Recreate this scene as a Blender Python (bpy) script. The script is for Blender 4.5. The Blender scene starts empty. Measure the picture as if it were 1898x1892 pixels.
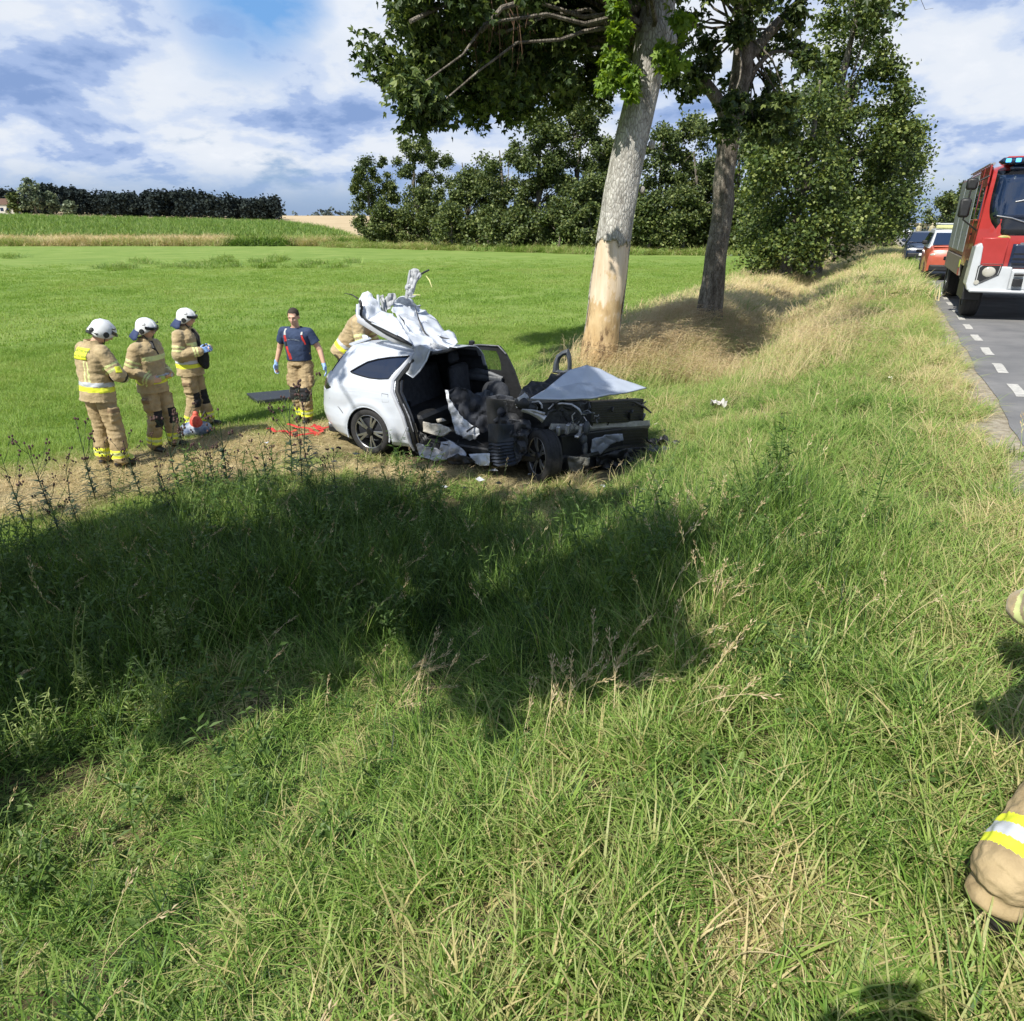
import bpy, bmesh, math, random
import numpy as np
from mathutils import Vector, Matrix, Euler, noise, Quaternion
from mathutils.bvhtree import BVHTree
scene=bpy.context.scene
R=math.radians
rng=np.random.default_rng(7); random.seed(7)
# ---------------------------------------------------------------- camera
CAMH=1.85; TILT=R(22.33); FPX=1300.; PCX=949.; PCY=946.
cam_d=bpy.data.cameras.new("camera"); cam=bpy.data.objects.new("camera",cam_d)
scene.collection.objects.link(cam); scene.camera=cam
cam.location=(0,0,CAMH); cam.rotation_euler=(R(90)-TILT,0,0)
cam_d.sensor_fit='HORIZONTAL'; cam_d.sensor_width=36; cam_d.lens=36*FPX/1898; cam_d.clip_end=6000; cam_d.clip_start=.02
# ---------------------------------------------------------------- sun and sky
SUN_EL=R(49.5); SUND=(.616,.788)            # horizontal direction in which shadows fall
sl=bpy.data.lights.new("sun",'SUN'); sl.energy=5.; sl.angle=R(.53); sl.color=(1,.95,.85)
so=bpy.data.objects.new("sun",sl); scene.collection.objects.link(so)
so.rotation_euler=Vector((SUND[0]*math.cos(SUN_EL),SUND[1]*math.cos(SUN_EL),-math.sin(SUN_EL))).to_track_quat('-Z','Y').to_euler()
world=bpy.data.worlds.new("World"); scene.world=world; world.use_nodes=True
def build_world():
    nt=world.node_tree; nt.nodes.clear(); N=nt.nodes.new; L=nt.links.new
    out=N('ShaderNodeOutputWorld'); bg=N('ShaderNodeBackground'); L(bg.outputs[0],out.inputs[0])
    sky=N('ShaderNodeTexSky'); sky.sky_type='NISHITA'; sky.sun_disc=False; sky.sun_elevation=SUN_EL; sky.sun_rotation=math.atan2(-SUND[0],-SUND[1])
    sky.air_density=1.2; sky.dust_density=.6; sky.ozone_density=2.5
    sc=N('ShaderNodeVectorMath'); sc.operation='SCALE'; sc.inputs['Scale'].default_value=.10; L(sky.outputs[0],sc.inputs[0])
    tc=N('ShaderNodeTexCoord'); sep=N('ShaderNodeSeparateXYZ'); L(tc.outputs['Generated'],sep.inputs[0])
    def m(op,a,b=None,c=None):
        n=N('ShaderNodeMath'); n.operation=op
        for i,v in enumerate((a,b,c)):
            if v is None: continue
            if isinstance(v,(int,float)): n.inputs[i].default_value=v
            else: L(v,n.inputs[i])
        return n.outputs[0]
    zz=m('ADD',m('MAXIMUM',sep.outputs[2],0.),.34)
    qx=m('DIVIDE',sep.outputs[0],zz); qy=m('DIVIDE',sep.outputs[1],zz)
    cb=N('ShaderNodeCombineXYZ'); L(qx,cb.inputs[0]); L(qy,cb.inputs[1])
    def noi(scale,det,off,rough=.55,dist=.0,sy=1.):
        mp=N('ShaderNodeMapping'); mp.inputs['Location'].default_value=off; mp.inputs['Scale'].default_value=(1,sy,1); L(cb.outputs[0],mp.inputs[0])
        n=N('ShaderNodeTexNoise'); n.inputs['Scale'].default_value=scale; n.inputs['Detail'].default_value=det; n.inputs['Roughness'].default_value=rough; n.inputs['Distortion'].default_value=dist
        L(mp.outputs[0],n.inputs['Vector']); return n.outputs[0]
    def ramp(v,stops,interp='EASE'):
        r=N('ShaderNodeValToRGB'); e=r.color_ramp; e.interpolation=interp
        while len(e.elements)<len(stops): e.elements.new(.5)
        for k,(p,c) in enumerate(stops): e.elements[k].position=p; e.elements[k].color=(*c,1) if len(c)==3 else c
        L(v,r.inputs[0]); return r.outputs[0]
    # overcast-like broken sheet: cover, then light and grey-blue bodies inside it
    cover=ramp(noi(1.9,9,(3.1,7.7,0),.57,.05,1.),[(.31,(0,0,0)),(.41,(1,1,1))])
    body=noi(3.0,11,(11.3,2.4,0),.57,.12,1.)
    cloud=ramp(body,[(.34,(.24,.36,.64)),(.42,(.38,.50,.77)),(.48,(.62,.71,.88)),(.56,(.78,.83,.91)),(.74,(.88,.91,.96))])
    # the low sky near the horizon is a blue-grey shelf
    low=ramp(m('MULTIPLY',m('ADD',sep.outputs[2],0),6.),[(.0,(.24,.40,.69)),(.5,(.19,.36,.70)),(1.,(.17,.42,.86))],'LINEAR')
    mixn=N('ShaderNodeMix'); mixn.data_type='RGBA'; L(ramp(sep.outputs[2],[(.25,(.75,.75,.75)),(.6,(.15,.15,.15))]),mixn.inputs[0]); L(sc.outputs[0],mixn.inputs[6]); L(low,mixn.inputs[7])
    fade=ramp(m('MULTIPLY',sep.outputs[2],10.),[(.12,(0,0,0)),(.75,(1,1,1))])
    thin=ramp(sep.outputs[2],[(.26,(1,1,1)),(.75,(.28,.28,.28))])   # seen edge-on near the horizon the broken cloud closes up; overhead the gaps open
    dt=N('ShaderNodeVectorMath'); dt.operation='DOT_PRODUCT'; L(tc.outputs['Generated'],dt.inputs[0]); dt.inputs[1].default_value=(-.297,.926,.232)   # a clear gap between two banks
    gap=ramp(m('ADD',dt.outputs['Value'],m('MULTIPLY',m('SUBTRACT',body,.5),.012)),[(.9955,(1,1,1)),(.9985,(0,0,0))]); cover=m('MULTIPLY',cover,gap)
    cv=m('MULTIPLY',m('MULTIPLY',cover,fade),thin)
    mx=N('ShaderNodeMix'); mx.data_type='RGBA'; L(cv,mx.inputs[0]); L(mixn.outputs[2],mx.inputs[6]); L(cloud,mx.inputs[7])
    L(mx.outputs[2],bg.inputs[0]); bg.inputs[1].default_value=.78
build_world()
scene.view_settings.view_transform='Standard'; scene.view_settings.look='None'; scene.view_settings.exposure=.42; scene.view_settings.gamma=1; scene.view_settings.use_curve_mapping=False
try:
    scene.render.engine='CYCLES'; c=scene.cycles; c.max_bounces=6; c.diffuse_bounces=3; c.glossy_bounces=3; c.transmission_bounces=4; c.transparent_max_bounces=8; c.use_denoising=True; c.caustics_reflective=False; c.caustics_refractive=False
except Exception: pass
# ---------------------------------------------------------------- frames of reference
AZ=R(26.3); SA,CA=math.sin(AZ),math.cos(AZ)    # road direction; p = metres right of the camera across the road, t = metres along it
def PT(p,t): return (p*CA+t*SA,-p*SA+t*CA)
def toPT(X,Y): return (X*CA-Y*SA,X*SA+Y*CA)
def ray(px,py):
    x=(px-PCX)/FPX;y=(py-PCY)/FPX
    return (x,math.cos(TILT)-y*math.sin(TILT),-(y*math.cos(TILT)+math.sin(TILT)))
def at(px,py,Y):                                # measured point of the photograph at ground distance Y
    d=ray(px,py); s=Y/d[1]; return Vector((d[0]*s,Y,CAMH+d[2]*s))
def gnd(px,py,z=-1.1):
    d=ray(px,py); s=(z-CAMH)/d[2]; return (d[0]*s,d[1]*s)
def proj(X,Y,Z):
    d=CAMH-Z; zc=Y*math.cos(TILT)+d*math.sin(TILT); yc=d*math.cos(TILT)-Y*math.sin(TILT)
    return PCX+FPX*X/np.maximum(zc,1e-3),PCY+FPX*yc/np.maximum(zc,1e-3),zc
def tag(o,label=None,cat=None,group=None,kind=None):
    if label: o['label']=label
    if cat: o['category']=cat
    if group: o['group']=group
    if kind: o['kind']=kind
    return o
def link(o,parent=None):
    scene.collection.objects.link(o)
    if parent is not None: o.parent=parent
    return o
def thing(name,label,cat,loc=(0,0,0),rz=0,group=None,s=1):
    o=bpy.data.objects.new(name,None); link(o); o.location=loc; o.rotation_euler=(0,0,rz); o.scale=(s,s,s); o.empty_display_size=.2
    return tag(o,label,cat,group)
# ---------------------------------------------------------------- materials
MATS={}
def mat(name,col,rough=.6,metal=0.,var=.12,scale=6.,bump=0.,bscale=40.,spec=.5,coat=0.,col2=None,trans=0.,emit=None,c2amt=.5,sheen=0.):
    if name in MATS: return MATS[name]
    m=bpy.data.materials.new(name); m.use_nodes=True; nt=m.node_tree; b=nt.nodes['Principled BSDF']; N=nt.nodes.new; L=nt.links.new
    b.inputs['Roughness'].default_value=rough; b.inputs['Metallic'].default_value=metal; b.inputs['Specular IOR Level'].default_value=spec
    if coat: b.inputs['Coat Weight'].default_value=coat; b.inputs['Coat Roughness'].default_value=.06
    if sheen: b.inputs['Sheen Weight'].default_value=sheen
    tc=N('ShaderNodeTexCoord')
    if var>0 or col2:
        n=N('ShaderNodeTexNoise'); n.inputs['Scale'].default_value=scale; n.inputs['Detail'].default_value=6; n.inputs['Roughness'].default_value=.6; L(tc.outputs['Object'],n.inputs['Vector'])
        r=N('ShaderNodeValToRGB'); e=r.color_ramp.elements
        c2=col2 or tuple(min(1,c*(1+var)) for c in col); c1=col if col2 else tuple(c*(1-var) for c in col)
        e[0].position=.35; e[1].position=.35+.6*c2amt; e[0].color=(*c1,1); e[1].color=(*c2,1)
        L(n.outputs[0],r.inputs[0]); L(r.outputs[0],b.inputs['Base Color'])
    else: b.inputs['Base Color'].default_value=(*col,1)
    if bump>0:
        n2=N('ShaderNodeTexNoise'); n2.inputs['Scale'].default_value=bscale; n2.inputs['Detail'].default_value=5; L(tc.outputs['Object'],n2.inputs['Vector'])
        bp=N('ShaderNodeBump'); bp.inputs['Strength'].default_value=1.; bp.inputs['Distance'].default_value=bump; L(n2.outputs[0],bp.inputs['Height']); L(bp.outputs[0],b.inputs['Normal'])
    if emit: b.inputs['Emission Color'].default_value=(*emit[:3],1); b.inputs['Emission Strength'].default_value=emit[3]
    MATS[name]=m; return m
def glassmat(name,tint,alpha=.5,rough=.03):     # tinted pane: mix of clear and glossy dark
    if name in MATS: return MATS[name]
    m=bpy.data.materials.new(name); m.use_nodes=True; nt=m.node_tree; b=nt.nodes['Principled BSDF']; N=nt.nodes.new; L=nt.links.new
    b.inputs['Base Color'].default_value=(*tint,1); b.inputs['Roughness'].default_value=rough; b.inputs['Coat Weight'].default_value=1; b.inputs['Coat Roughness'].default_value=.02
    t=N('ShaderNodeBsdfTransparent'); t.inputs[0].default_value=(.75,.8,.8,1); mx=N('ShaderNodeMixShader'); mx.inputs[0].default_value=1-alpha
    L(t.outputs[0],mx.inputs[2]); L(b.outputs[0],mx.inputs[1]); L(mx.outputs[0],nt.nodes['Material Output'].inputs[0])
    MATS[name]=m; return m
def leafmat(name,stops,attr='br',trans=.35,rough=.5,spec=.35,inst=None,brk=.50,wobble=.0,wscale=.6):
    """foliage: colour from a per-leaf number (and a per-clump one), diffuse + light coming through"""
    if name in MATS: return MATS[name]
    m=bpy.data.materials.new(name); m.use_nodes=True; nt=m.node_tree; b=nt.nodes['Principled BSDF']; N=nt.nodes.new; L=nt.links.new
    a=N('ShaderNodeAttribute'); a.attribute_name=attr; v=a.outputs['Fac']
    def add(x,y,k):
        q=N('ShaderNodeMath'); q.operation='MULTIPLY_ADD'; L(y,q.inputs[0]); q.inputs[1].default_value=k; L(x,q.inputs[2]); return q.outputs[0]
    if inst:
        i=N('ShaderNodeAttribute'); i.attribute_type='INSTANCER'; i.attribute_name=inst
        z=N('ShaderNodeMath'); z.operation='MULTIPLY'; L(v,z.inputs[0]); z.inputs[1].default_value=brk; v=add(z.outputs[0],i.outputs['Fac'],1.)
    if wobble:
        tc=N('ShaderNodeTexCoord'); n=N('ShaderNodeTexNoise'); n.inputs['Scale'].default_value=wscale; n.inputs['Detail'].default_value=3; L(tc.outputs['Object'],n.inputs['Vector'])
        s=N('ShaderNodeMath'); s.operation='SUBTRACT'; L(n.outputs[0],s.inputs[0]); s.inputs[1].default_value=.5; v=add(v,s.outputs[0],wobble)
    r=N('ShaderNodeValToRGB'); e=r.color_ramp
    while len(e.elements)<len(stops): e.elements.new(.5)
    for k,(p,c) in enumerate(stops): e.elements[k].position=p; e.elements[k].color=(*c,1)
    L(v,r.inputs[0]); L(r.outputs[0],b.inputs['Base Color']); b.inputs['Roughness'].default_value=rough; b.inputs['Specular IOR Level'].default_value=spec
    t=N('ShaderNodeBsdfTranslucent'); hs=N('ShaderNodeHueSaturation'); hs.inputs['Hue'].default_value=.485; hs.inputs['Saturation'].default_value=1.15; hs.inputs['Value'].default_value=1.5; L(r.outputs[0],hs.inputs['Color']); L(hs.outputs[0],t.inputs[0])
    mx=N('ShaderNodeMixShader'); mx.inputs[0].default_value=trans; L(b.outputs[0],mx.inputs[1]); L(t.outputs[0],mx.inputs[2]); L(mx.outputs[0],nt.nodes['Material Output'].inputs[0])
    MATS[name]=m; return m
# ---------------------------------------------------------------- meshes
def np_mesh(name,V,Fc,mats,parent=None,attrs=None,smooth=False,midx=None,loc=None):
    me=bpy.data.meshes.new(name); V=np.asarray(V,np.float32); 
    if isinstance(Fc,np.ndarray):
        k=Fc.shape[1]; me.vertices.add(len(V)); me.vertices.foreach_set('co',V.ravel()); me.loops.add(Fc.size); me.loops.foreach_set('vertex_index',Fc.astype(np.int32).ravel())
        me.polygons.add(len(Fc)); me.polygons.foreach_set('loop_start',np.arange(0,Fc.size,k,dtype=np.int32)); me.polygons.foreach_set('loop_total',np.full(len(Fc),k,np.int32)); me.update(calc_edges=True)
    else: me.from_pydata([tuple(map(float,v)) for v in V],[],Fc); me.update()
    for m in (mats if isinstance(mats,(list,tuple)) else [mats]): me.materials.append(m)
    if midx is not None: me.polygons.foreach_set('material_index',np.asarray(midx,np.int32))
    if smooth: me.polygons.foreach_set('use_smooth',np.ones(len(me.polygons),bool))
    for k,v in (attrs or {}).items(): a=me.attributes.new(k,'FLOAT','POINT'); a.data.foreach_set('value',np.asarray(v,np.float32))
    o=bpy.data.objects.new(name,me); link(o,parent)
    if loc is not None: o.location=loc
    return o
class MB:
    def __init__(s): s.v=[]; s.f=[]; s.m=[]; s.mi=0
    def add(s,vs,fs):
        b=len(s.v); s.v+= [tuple(v) for v in vs]; s.f+=[tuple(i+b for i in f) for f in fs]; s.m+=[s.mi]*len(fs); return s
    def box(s,c,d,rot=None,ch=0.):
        x,y,z=d[0]/2,d[1]/2,d[2]/2
        if ch<=0:
            vs=[Vector((a*x,b*y,e*z)) for a in(-1,1) for b in(-1,1) for e in(-1,1)]; fs=[(0,1,3,2),(4,6,7,5),(0,4,5,1),(2,3,7,6),(0,2,6,4),(1,5,7,3)]
        else:
            ch=min(ch,x*.9,y*.9,z*.9); vs=[]; 
            for a in(-1,1):
                for b in(-1,1):
                    for e in(-1,1):
                        vs+= [Vector((a*x,b*(y-ch),e*(z-ch))),Vector((a*(x-ch),b*y,e*(z-ch))),Vector((a*(x-ch),b*(y-ch),e*z))]
            bm=bmesh.new(); bv=[bm.verts.new(v) for v in vs]; r=bmesh.ops.convex_hull(bm,input=bv); bm.verts.index_update()
            bmesh.ops.join_triangles(bm,faces=bm.faces[:],angle_face_threshold=.02,angle_shape_threshold=3.1); bm.verts.index_update()
            vs=[v.co.copy() for v in bm.verts]; fs=[tuple(v.index for v in f.verts) for f in bm.faces]; bm.free()
        if rot is not None: M=Euler(rot).to_matrix(); vs=[M@v for v in vs]
        c=Vector(c); return s.add([v+c for v in vs],fs)
    def tube(s,pts,rad,n=8,cap=True):
        pts=[Vector(p) for p in pts]; rr=rad if hasattr(rad,'__len__') else [rad]*len(pts); vs=[]; up=Vector((0,0,1)); prev=None
        for i,p in enumerate(pts):
            d=(pts[min(i+1,len(pts)-1)]-pts[max(i-1,0)]); d=d.normalized() if d.length>1e-9 else Vector((0,0,1))
            a=(prev-prev.dot(d)*d) if prev is not None else d.cross(up if abs(d.z)<.9 else Vector((1,0,0)))
            if a.length<1e-6: a=d.orthogonal()
            a.normalize(); prev=a; b=d.cross(a)
            r=rr[i]; ra,rb=(r if hasattr(r,'__len__') else (r,r))
            for k in range(n): t=2*math.pi*k/n; vs.append(p+a*(math.cos(t)*ra)+b*(math.sin(t)*rb))
        fs=[(i*n+k,i*n+(k+1)%n,(i+1)*n+(k+1)%n,(i+1)*n+k) for i in range(len(pts)-1) for k in range(n)]
        if cap: fs+= [tuple(range(n-1,-1,-1)),tuple((len(pts)-1)*n+k for k in range(n))]
        return s.add(vs,fs)
    def lathe(s,prof,n=24,M=None):               # prof: (radius, axial x); axis = local X
        vs=[]; 
        for r,x in prof:
            for k in range(n): t=2*math.pi*k/n; vs.append(Vector((x,math.cos(t)*r,math.sin(t)*r)))
        m=len(prof); fs=[(i*n+k,(i+1)*n+k,(i+1)*n+(k+1)%n,i*n+(k+1)%n) for i in range(m-1) for k in range(n)]
        if M is not None: vs=[M@v for v in vs]
        return s.add(vs,fs)
    def ell(s,c,r,rot=None,n=12,m=8):
        vs=[]; Mx=Euler(rot).to_matrix() if rot is not None else None
        for i in range(1,m):
            a=math.pi*i/m
            for k in range(n): t=2*math.pi*k/n; vs.append(Vector((r[0]*math.sin(a)*math.cos(t),r[1]*math.sin(a)*math.sin(t),r[2]*math.cos(a))))
        vs+=[Vector((0,0,r[2])),Vector((0,0,-r[2]))]; T=len(vs)-2; B=T+1
        fs=[(i*n+k,(i+1)*n+k,(i+1)*n+(k+1)%n,i*n+(k+1)%n) for i in range(m-2) for k in range(n)]
        fs+=[(T,k,(k+1)%n) for k in range(n)]+[(B,(m-2)*n+(k+1)%n,(m-2)*n+k) for k in range(n)]
        if Mx: vs=[Mx@v for v in vs]
        c=Vector(c); return s.add([v+c for v in vs],fs)
    def cap(s,p0,r0,p1,r1,n=12):                 # tapered capsule
        p0=Vector(p0);p1=Vector(p1); d=(p1-p0); L=d.length; d=d/L if L>1e-6 else Vector((0,0,1)); a=d.orthogonal().normalized(); b=d.cross(a); vs=[]; rings=[]
        for j in range(1,4): t=math.pi/2*j/3.; rings.append((p0-d*(r0*math.cos(t)),r0*math.sin(t)))
        for j in range(2,-1,-1): t=math.pi/2*(j+1)/3.; rings.append((p1+d*(r1*math.cos(t)),r1*math.sin(t)))
        for c,r in rings:
            for k in range(n): t=2*math.pi*k/n; vs.append(c+a*(math.cos(t)*r)+b*(math.sin(t)*r))
        m=len(rings); T=len(vs); vs+=[p0-d*r0,p1+d*r1]
        fs=[(i*n+k,i*n+(k+1)%n,(i+1)*n+(k+1)%n,(i+1)*n+k) for i in range(m-1) for k in range(n)]
        fs+=[(T,(k+1)%n,k) for k in range(n)]+[(T+1,(m-1)*n+k,(m-1)*n+(k+1)%n) for k in range(n)]
        return s.add(vs,fs)
    def prism(s,poly,d0,d1,M=None):              # polygon in XY extruded along Z from d0 to d1
        n=len(poly); vs=[Vector((x,y,d0)) for x,y in poly]+[Vector((x,y,d1)) for x,y in poly]
        fs=[tuple(range(n-1,-1,-1)),tuple(range(n,2*n))]+[(i,(i+1)%n,n+(i+1)%n,n+i) for i in range(n)]
        if M is not None: vs=[M@v for v in vs]
        return s.add(vs,fs)
    def build(s,name,mats,parent=None,smooth=False,bevel=0.,sub=0,solid=0.,label=None,auto=True):
        me=bpy.data.meshes.new(name); me.from_pydata([tuple(v) for v in s.v],[],s.f); me.update()
        for m in (mats if isinstance(mats,(list,tuple)) else [mats]): me.materials.append(m)
        me.polygons.foreach_set('material_index',np.array(s.m,np.int32))
        bm=bmesh.new(); bm.from_mesh(me); bmesh.ops.recalc_face_normals(bm,faces=bm.faces); bm.to_mesh(me); bm.free()
        o=bpy.data.objects.new(name,me); link(o,parent)
        if smooth: me.polygons.foreach_set('use_smooth',np.ones(len(me.polygons),bool))
        if bevel: b=o.modifiers.new('b','BEVEL'); b.width=bevel; b.segments=2; b.limit_method='ANGLE'; b.angle_limit=R(40)
        if sub: b=o.modifiers.new('s','SUBSURF'); b.levels=b.render_levels=sub
        if solid: b=o.modifiers.new('w','SOLIDIFY'); b.thickness=solid; b.offset=0
        if smooth and auto and not sub:
            try: me.set_sharp_from_angle(angle=R(42))
            except Exception: pass
        if label: o['label']=label
        return o
def fbm(x,y,z=0.,o=4,s=1.):
    return noise.fractal(Vector((x*s,y*s,z*s)),1.,2.,o,noise_basis='PERLIN_ORIGINAL')
def in_poly(x,y,poly):
    x=np.asarray(x);y=np.asarray(y); r=np.zeros(x.shape,bool); n=len(poly)
    for i in range(n):
        x0,y0=poly[i];x1,y1=poly[(i+1)%n]
        c=((y0>y)!=(y1>y))&(x<(x1-x0)*(y-y0)/((y1-y0) or 1e-9)+x0); r^=c
    return r
def vnoise(x,y,seed=0,s=1.):                     # vectorised value noise 0..1
    x=np.asarray(x,float)*s+seed*17.3;y=np.asarray(y,float)*s-seed*9.1; xi=np.floor(x);yi=np.floor(y); fx=x-xi;fy=y-yi; fx=fx*fx*(3-2*fx);fy=fy*fy*(3-2*fy)
    h=lambda a,b:(np.sin(a*127.1+b*311.7+seed*74.7)*43758.5453)%1.
    return (h(xi,yi)*(1-fx)+h(xi+1,yi)*fx)*(1-fy)+(h(xi,yi+1)*(1-fx)+h(xi+1,yi+1)*fx)*fy
def segdist(x,y,pts):
    d=np.full(np.shape(x),1e9)
    for (x0,y0),(x1,y1) in zip(pts[:-1],pts[1:]):
        L=(x1-x0)**2+(y1-y0)**2+1e-9; u=np.clip(((x-x0)*(x1-x0)+(y-y0)*(y1-y0))/L,0,1); d=np.minimum(d,np.hypot(x-x0-u*(x1-x0),y-y0-u*(y1-y0)))
    return d
# ---------------------------------------------------------------- ground
def sstep(a,b,x): t=np.clip((x-a)/(b-a),0,1); return t*t*(3-2*t)
def ground(X,Y,far=True):
    X=np.asarray(X,float);Y=np.asarray(Y,float); p=X*CA-Y*SA; t=X*SA+Y*CA
    ditch=sstep(11,17,t)
    base=np.interp(p,[-60,-7.5,-6.2,-4.9,-3.6,-2.5,-1.4,-.3,.6,1.45,1.7,7.4,7.6,9.5,12,40],[-1.1,-1.1,-1.1,-1.1,-1.12,-1.08,-.62,-.16,-.085,-.048,-.07,-.07,-.04,-.25,-1.,-1.1])
    b2=np.interp(p,[-60,-7.5,-6.2,-5.2,-4.0,-2.7,-1.4,-.3,.6,1.45,1.7,7.4,7.6,9.5,12,40],[-1.1,-1.1,-.98,-.78,-.86,-1.38,-.72,-.22,-.085,-.048,-.07,-.07,-.04,-.25,-1.,-1.1])
    z=base*(1-ditch)+b2*ditch
    amp=np.where(p>1.2,0,np.where(p>-7,1.,.4))
    z=z+amp*((vnoise(X,Y,1,.9)-.5)*.13+(vnoise(X,Y,2,2.7)-.5)*.06)*sstep(1.2,.2,p)
    r=X/np.maximum(Y,1.)
    rise=np.clip(Y-118,0,480)
    slope=.0165+np.clip(-.3-r,0,.45)*.036
    slope=slope*sstep(.02,-.2,r)
    z=z+np.where(Y>118,rise*slope,0)
    z=z-np.clip(t-155,0,400)*.012*sstep(-40,-8,p)*sstep(90,30,p)
    return z
def build_ground():
    th=np.concatenate([np.linspace(-R(55),R(60),330),np.linspace(R(60),2*math.pi-R(55),70)[1:-1]]); nt=len(th)
    rr=np.concatenate([[.15],np.geomspace(.4,60,200),np.geomspace(61,5000,90)])
    TT,RR=np.meshgrid(th,rr); X=RR*np.sin(TT); Y=RR*np.cos(TT); Z=ground(X,Y)
    V=np.stack([X.ravel(),Y.ravel(),Z.ravel()],1); i=np.arange(len(rr)-1)[:,None]; j=np.arange(nt)[None,:]; j2=(j+1)%nt
    Fq=np.stack([(i*nt+j).ravel(),(i*nt+j2+0*i).ravel(),((i+1)*nt+j2).ravel(),((i+1)*nt+j).ravel()],1)[:, ::-1]
    p,t=toPT(V[:,0],V[:,1])
    dry=worn(V[:,0],V[:,1])
    m=bpy.data.materials.new('ground_soil_and_turf'); m.use_nodes=True; nt_=m.node_tree; b=nt_.nodes['Principled BSDF']; N=nt_.nodes.new; L=nt_.links.new
    b.inputs['Roughness'].default_value=.95; b.inputs['Specular IOR Level'].default_value=.15
    tc=N('ShaderNodeTexCoord')
    def noi(s,d,sc=(1,1,1)):
        mp=N('ShaderNodeMapping'); mp.inputs['Scale'].default_value=sc; L(tc.outputs['Object'],mp.inputs[0]); n=N('ShaderNodeTexNoise'); n.inputs['Scale'].default_value=s; n.inputs['Detail'].default_value=d; n.inputs['Roughness'].default_value=.65; L(mp.outputs[0],n.inputs[0]); return n.outputs[0]
    def rmp(v,st):
        r=N('ShaderNodeValToRGB'); e=r.color_ramp
        while len(e.elements)<len(st): e.elements.new(.5)
        for k,(q,c) in enumerate(st): e.elements[k].position=q; e.elements[k].color=(*c,1)
        L(v,r.inputs[0]); return r.outputs[0]
    def mix(f,a,c):
        x=N('ShaderNodeMix'); x.data_type='RGBA'; L(f,x.inputs[0]); L(a,x.inputs[6]); L(c,x.inputs[7]); return x.outputs[2]
    def att(n): a=N('ShaderNodeAttribute'); a.attribute_name=n; return a.outputs['Fac']
    near=rmp(noi(5,8),[(.3,(.04,.036,.018)),(.5,(.09,.076,.04)),(.7,(.17,.14,.08))])
    straw=rmp(noi(9,10,(1,1,1)),[(.3,(.13,.11,.05)),(.5,(.27,.22,.115)),(.7,(.42,.35,.2))])
    field=rmp(noi(.35,8,(1,1.6,1)),[(.3,(.13,.215,.045)),(.5,(.18,.265,.06)),(.66,(.235,.305,.085))])
    stub=rmp(noi(.06,6),[(.3,(.40,.31,.19)),(.7,(.52,.42,.27))])
    maize=rmp(noi(.5,6),[(.35,(.05,.11,.03)),(.65,(.10,.18,.05))])
    c=mix(att('zone_field'),near,field); c=mix(att('zone_dry'),c,straw); c=mix(att('zone_stubble'),c,stub); c=mix(att('zone_crop'),c,maize)
    L(c,b.inputs['Base Color'])
    bp=N('ShaderNodeBump'); bp.inputs['Distance'].default_value=.04; L(noi(30,6),bp.inputs['Height']); L(bp.outputs[0],b.inputs['Normal'])
    r=V[:,0]/np.maximum(V[:,1],1); Yv=V[:,1]
    fz=sstep(-6.2,-7.4,p); crop=((Yv>116)&(Yv<305)&(r<-.21-.095*(Yv-118)/182)).astype(float); stubz=((Yv>122)&(crop<.5)&(r<-.12)).astype(float)*np.where(Yv>1200,0,1)
    o=np_mesh('ground',V,Fq,m,attrs={'zone_field':fz,'zone_dry':np.clip(dry,0,1),'zone_stubble':stubz,'zone_crop':crop},smooth=True)
    tag(o,kind='structure')
# worn, flattened and dry places of the verge (metres), measured from the photograph
WORN=[([gnd(-200,960),gnd(0,925),gnd(180,890),gnd(330,860),gnd(470,825),gnd(600,805)],1.15,1.),
      ([gnd(600,870),gnd(700,870),gnd(840,868)],.5,1.),([gnd(940,900),gnd(1080,900)],.5,.8),
      ([gnd(735,1190,-.95),gnd(650,1400,-.75),gnd(540,1590,-.7),gnd(410,1760,-.65)],.10,.55),
      ([gnd(1330,1800,-.3),gnd(1420,1700,-.3)],.13,.8),([gnd(1350,1880,-.3),gnd(1560,1740,-.3)],.12,.6),([gnd(1720,1850,-.2),gnd(1898,1750,-.2)],.12,.4),
      ([gnd(300,1530,-.7),gnd(150,1400,-.8)],.18,.5),([gnd(1230,850),gnd(1330,830)],.5,.55),([gnd(960,870),gnd(1010,1010)],.35,.6),([gnd(1380,700,-.8),gnd(1300,730,-.9)],.35,.5)]
def worn(X,Y):
    X=np.asarray(X,float);Y=np.asarray(Y,float); w=np.zeros(X.shape)
    for pts,rad,a in WORN:
        d=segdist(X,Y,pts); w=np.maximum(w,a*sstep(1.25,.55,d/rad+(vnoise(X,Y,5,2.2)-.5)*.7))
    return w
build_ground()
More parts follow.
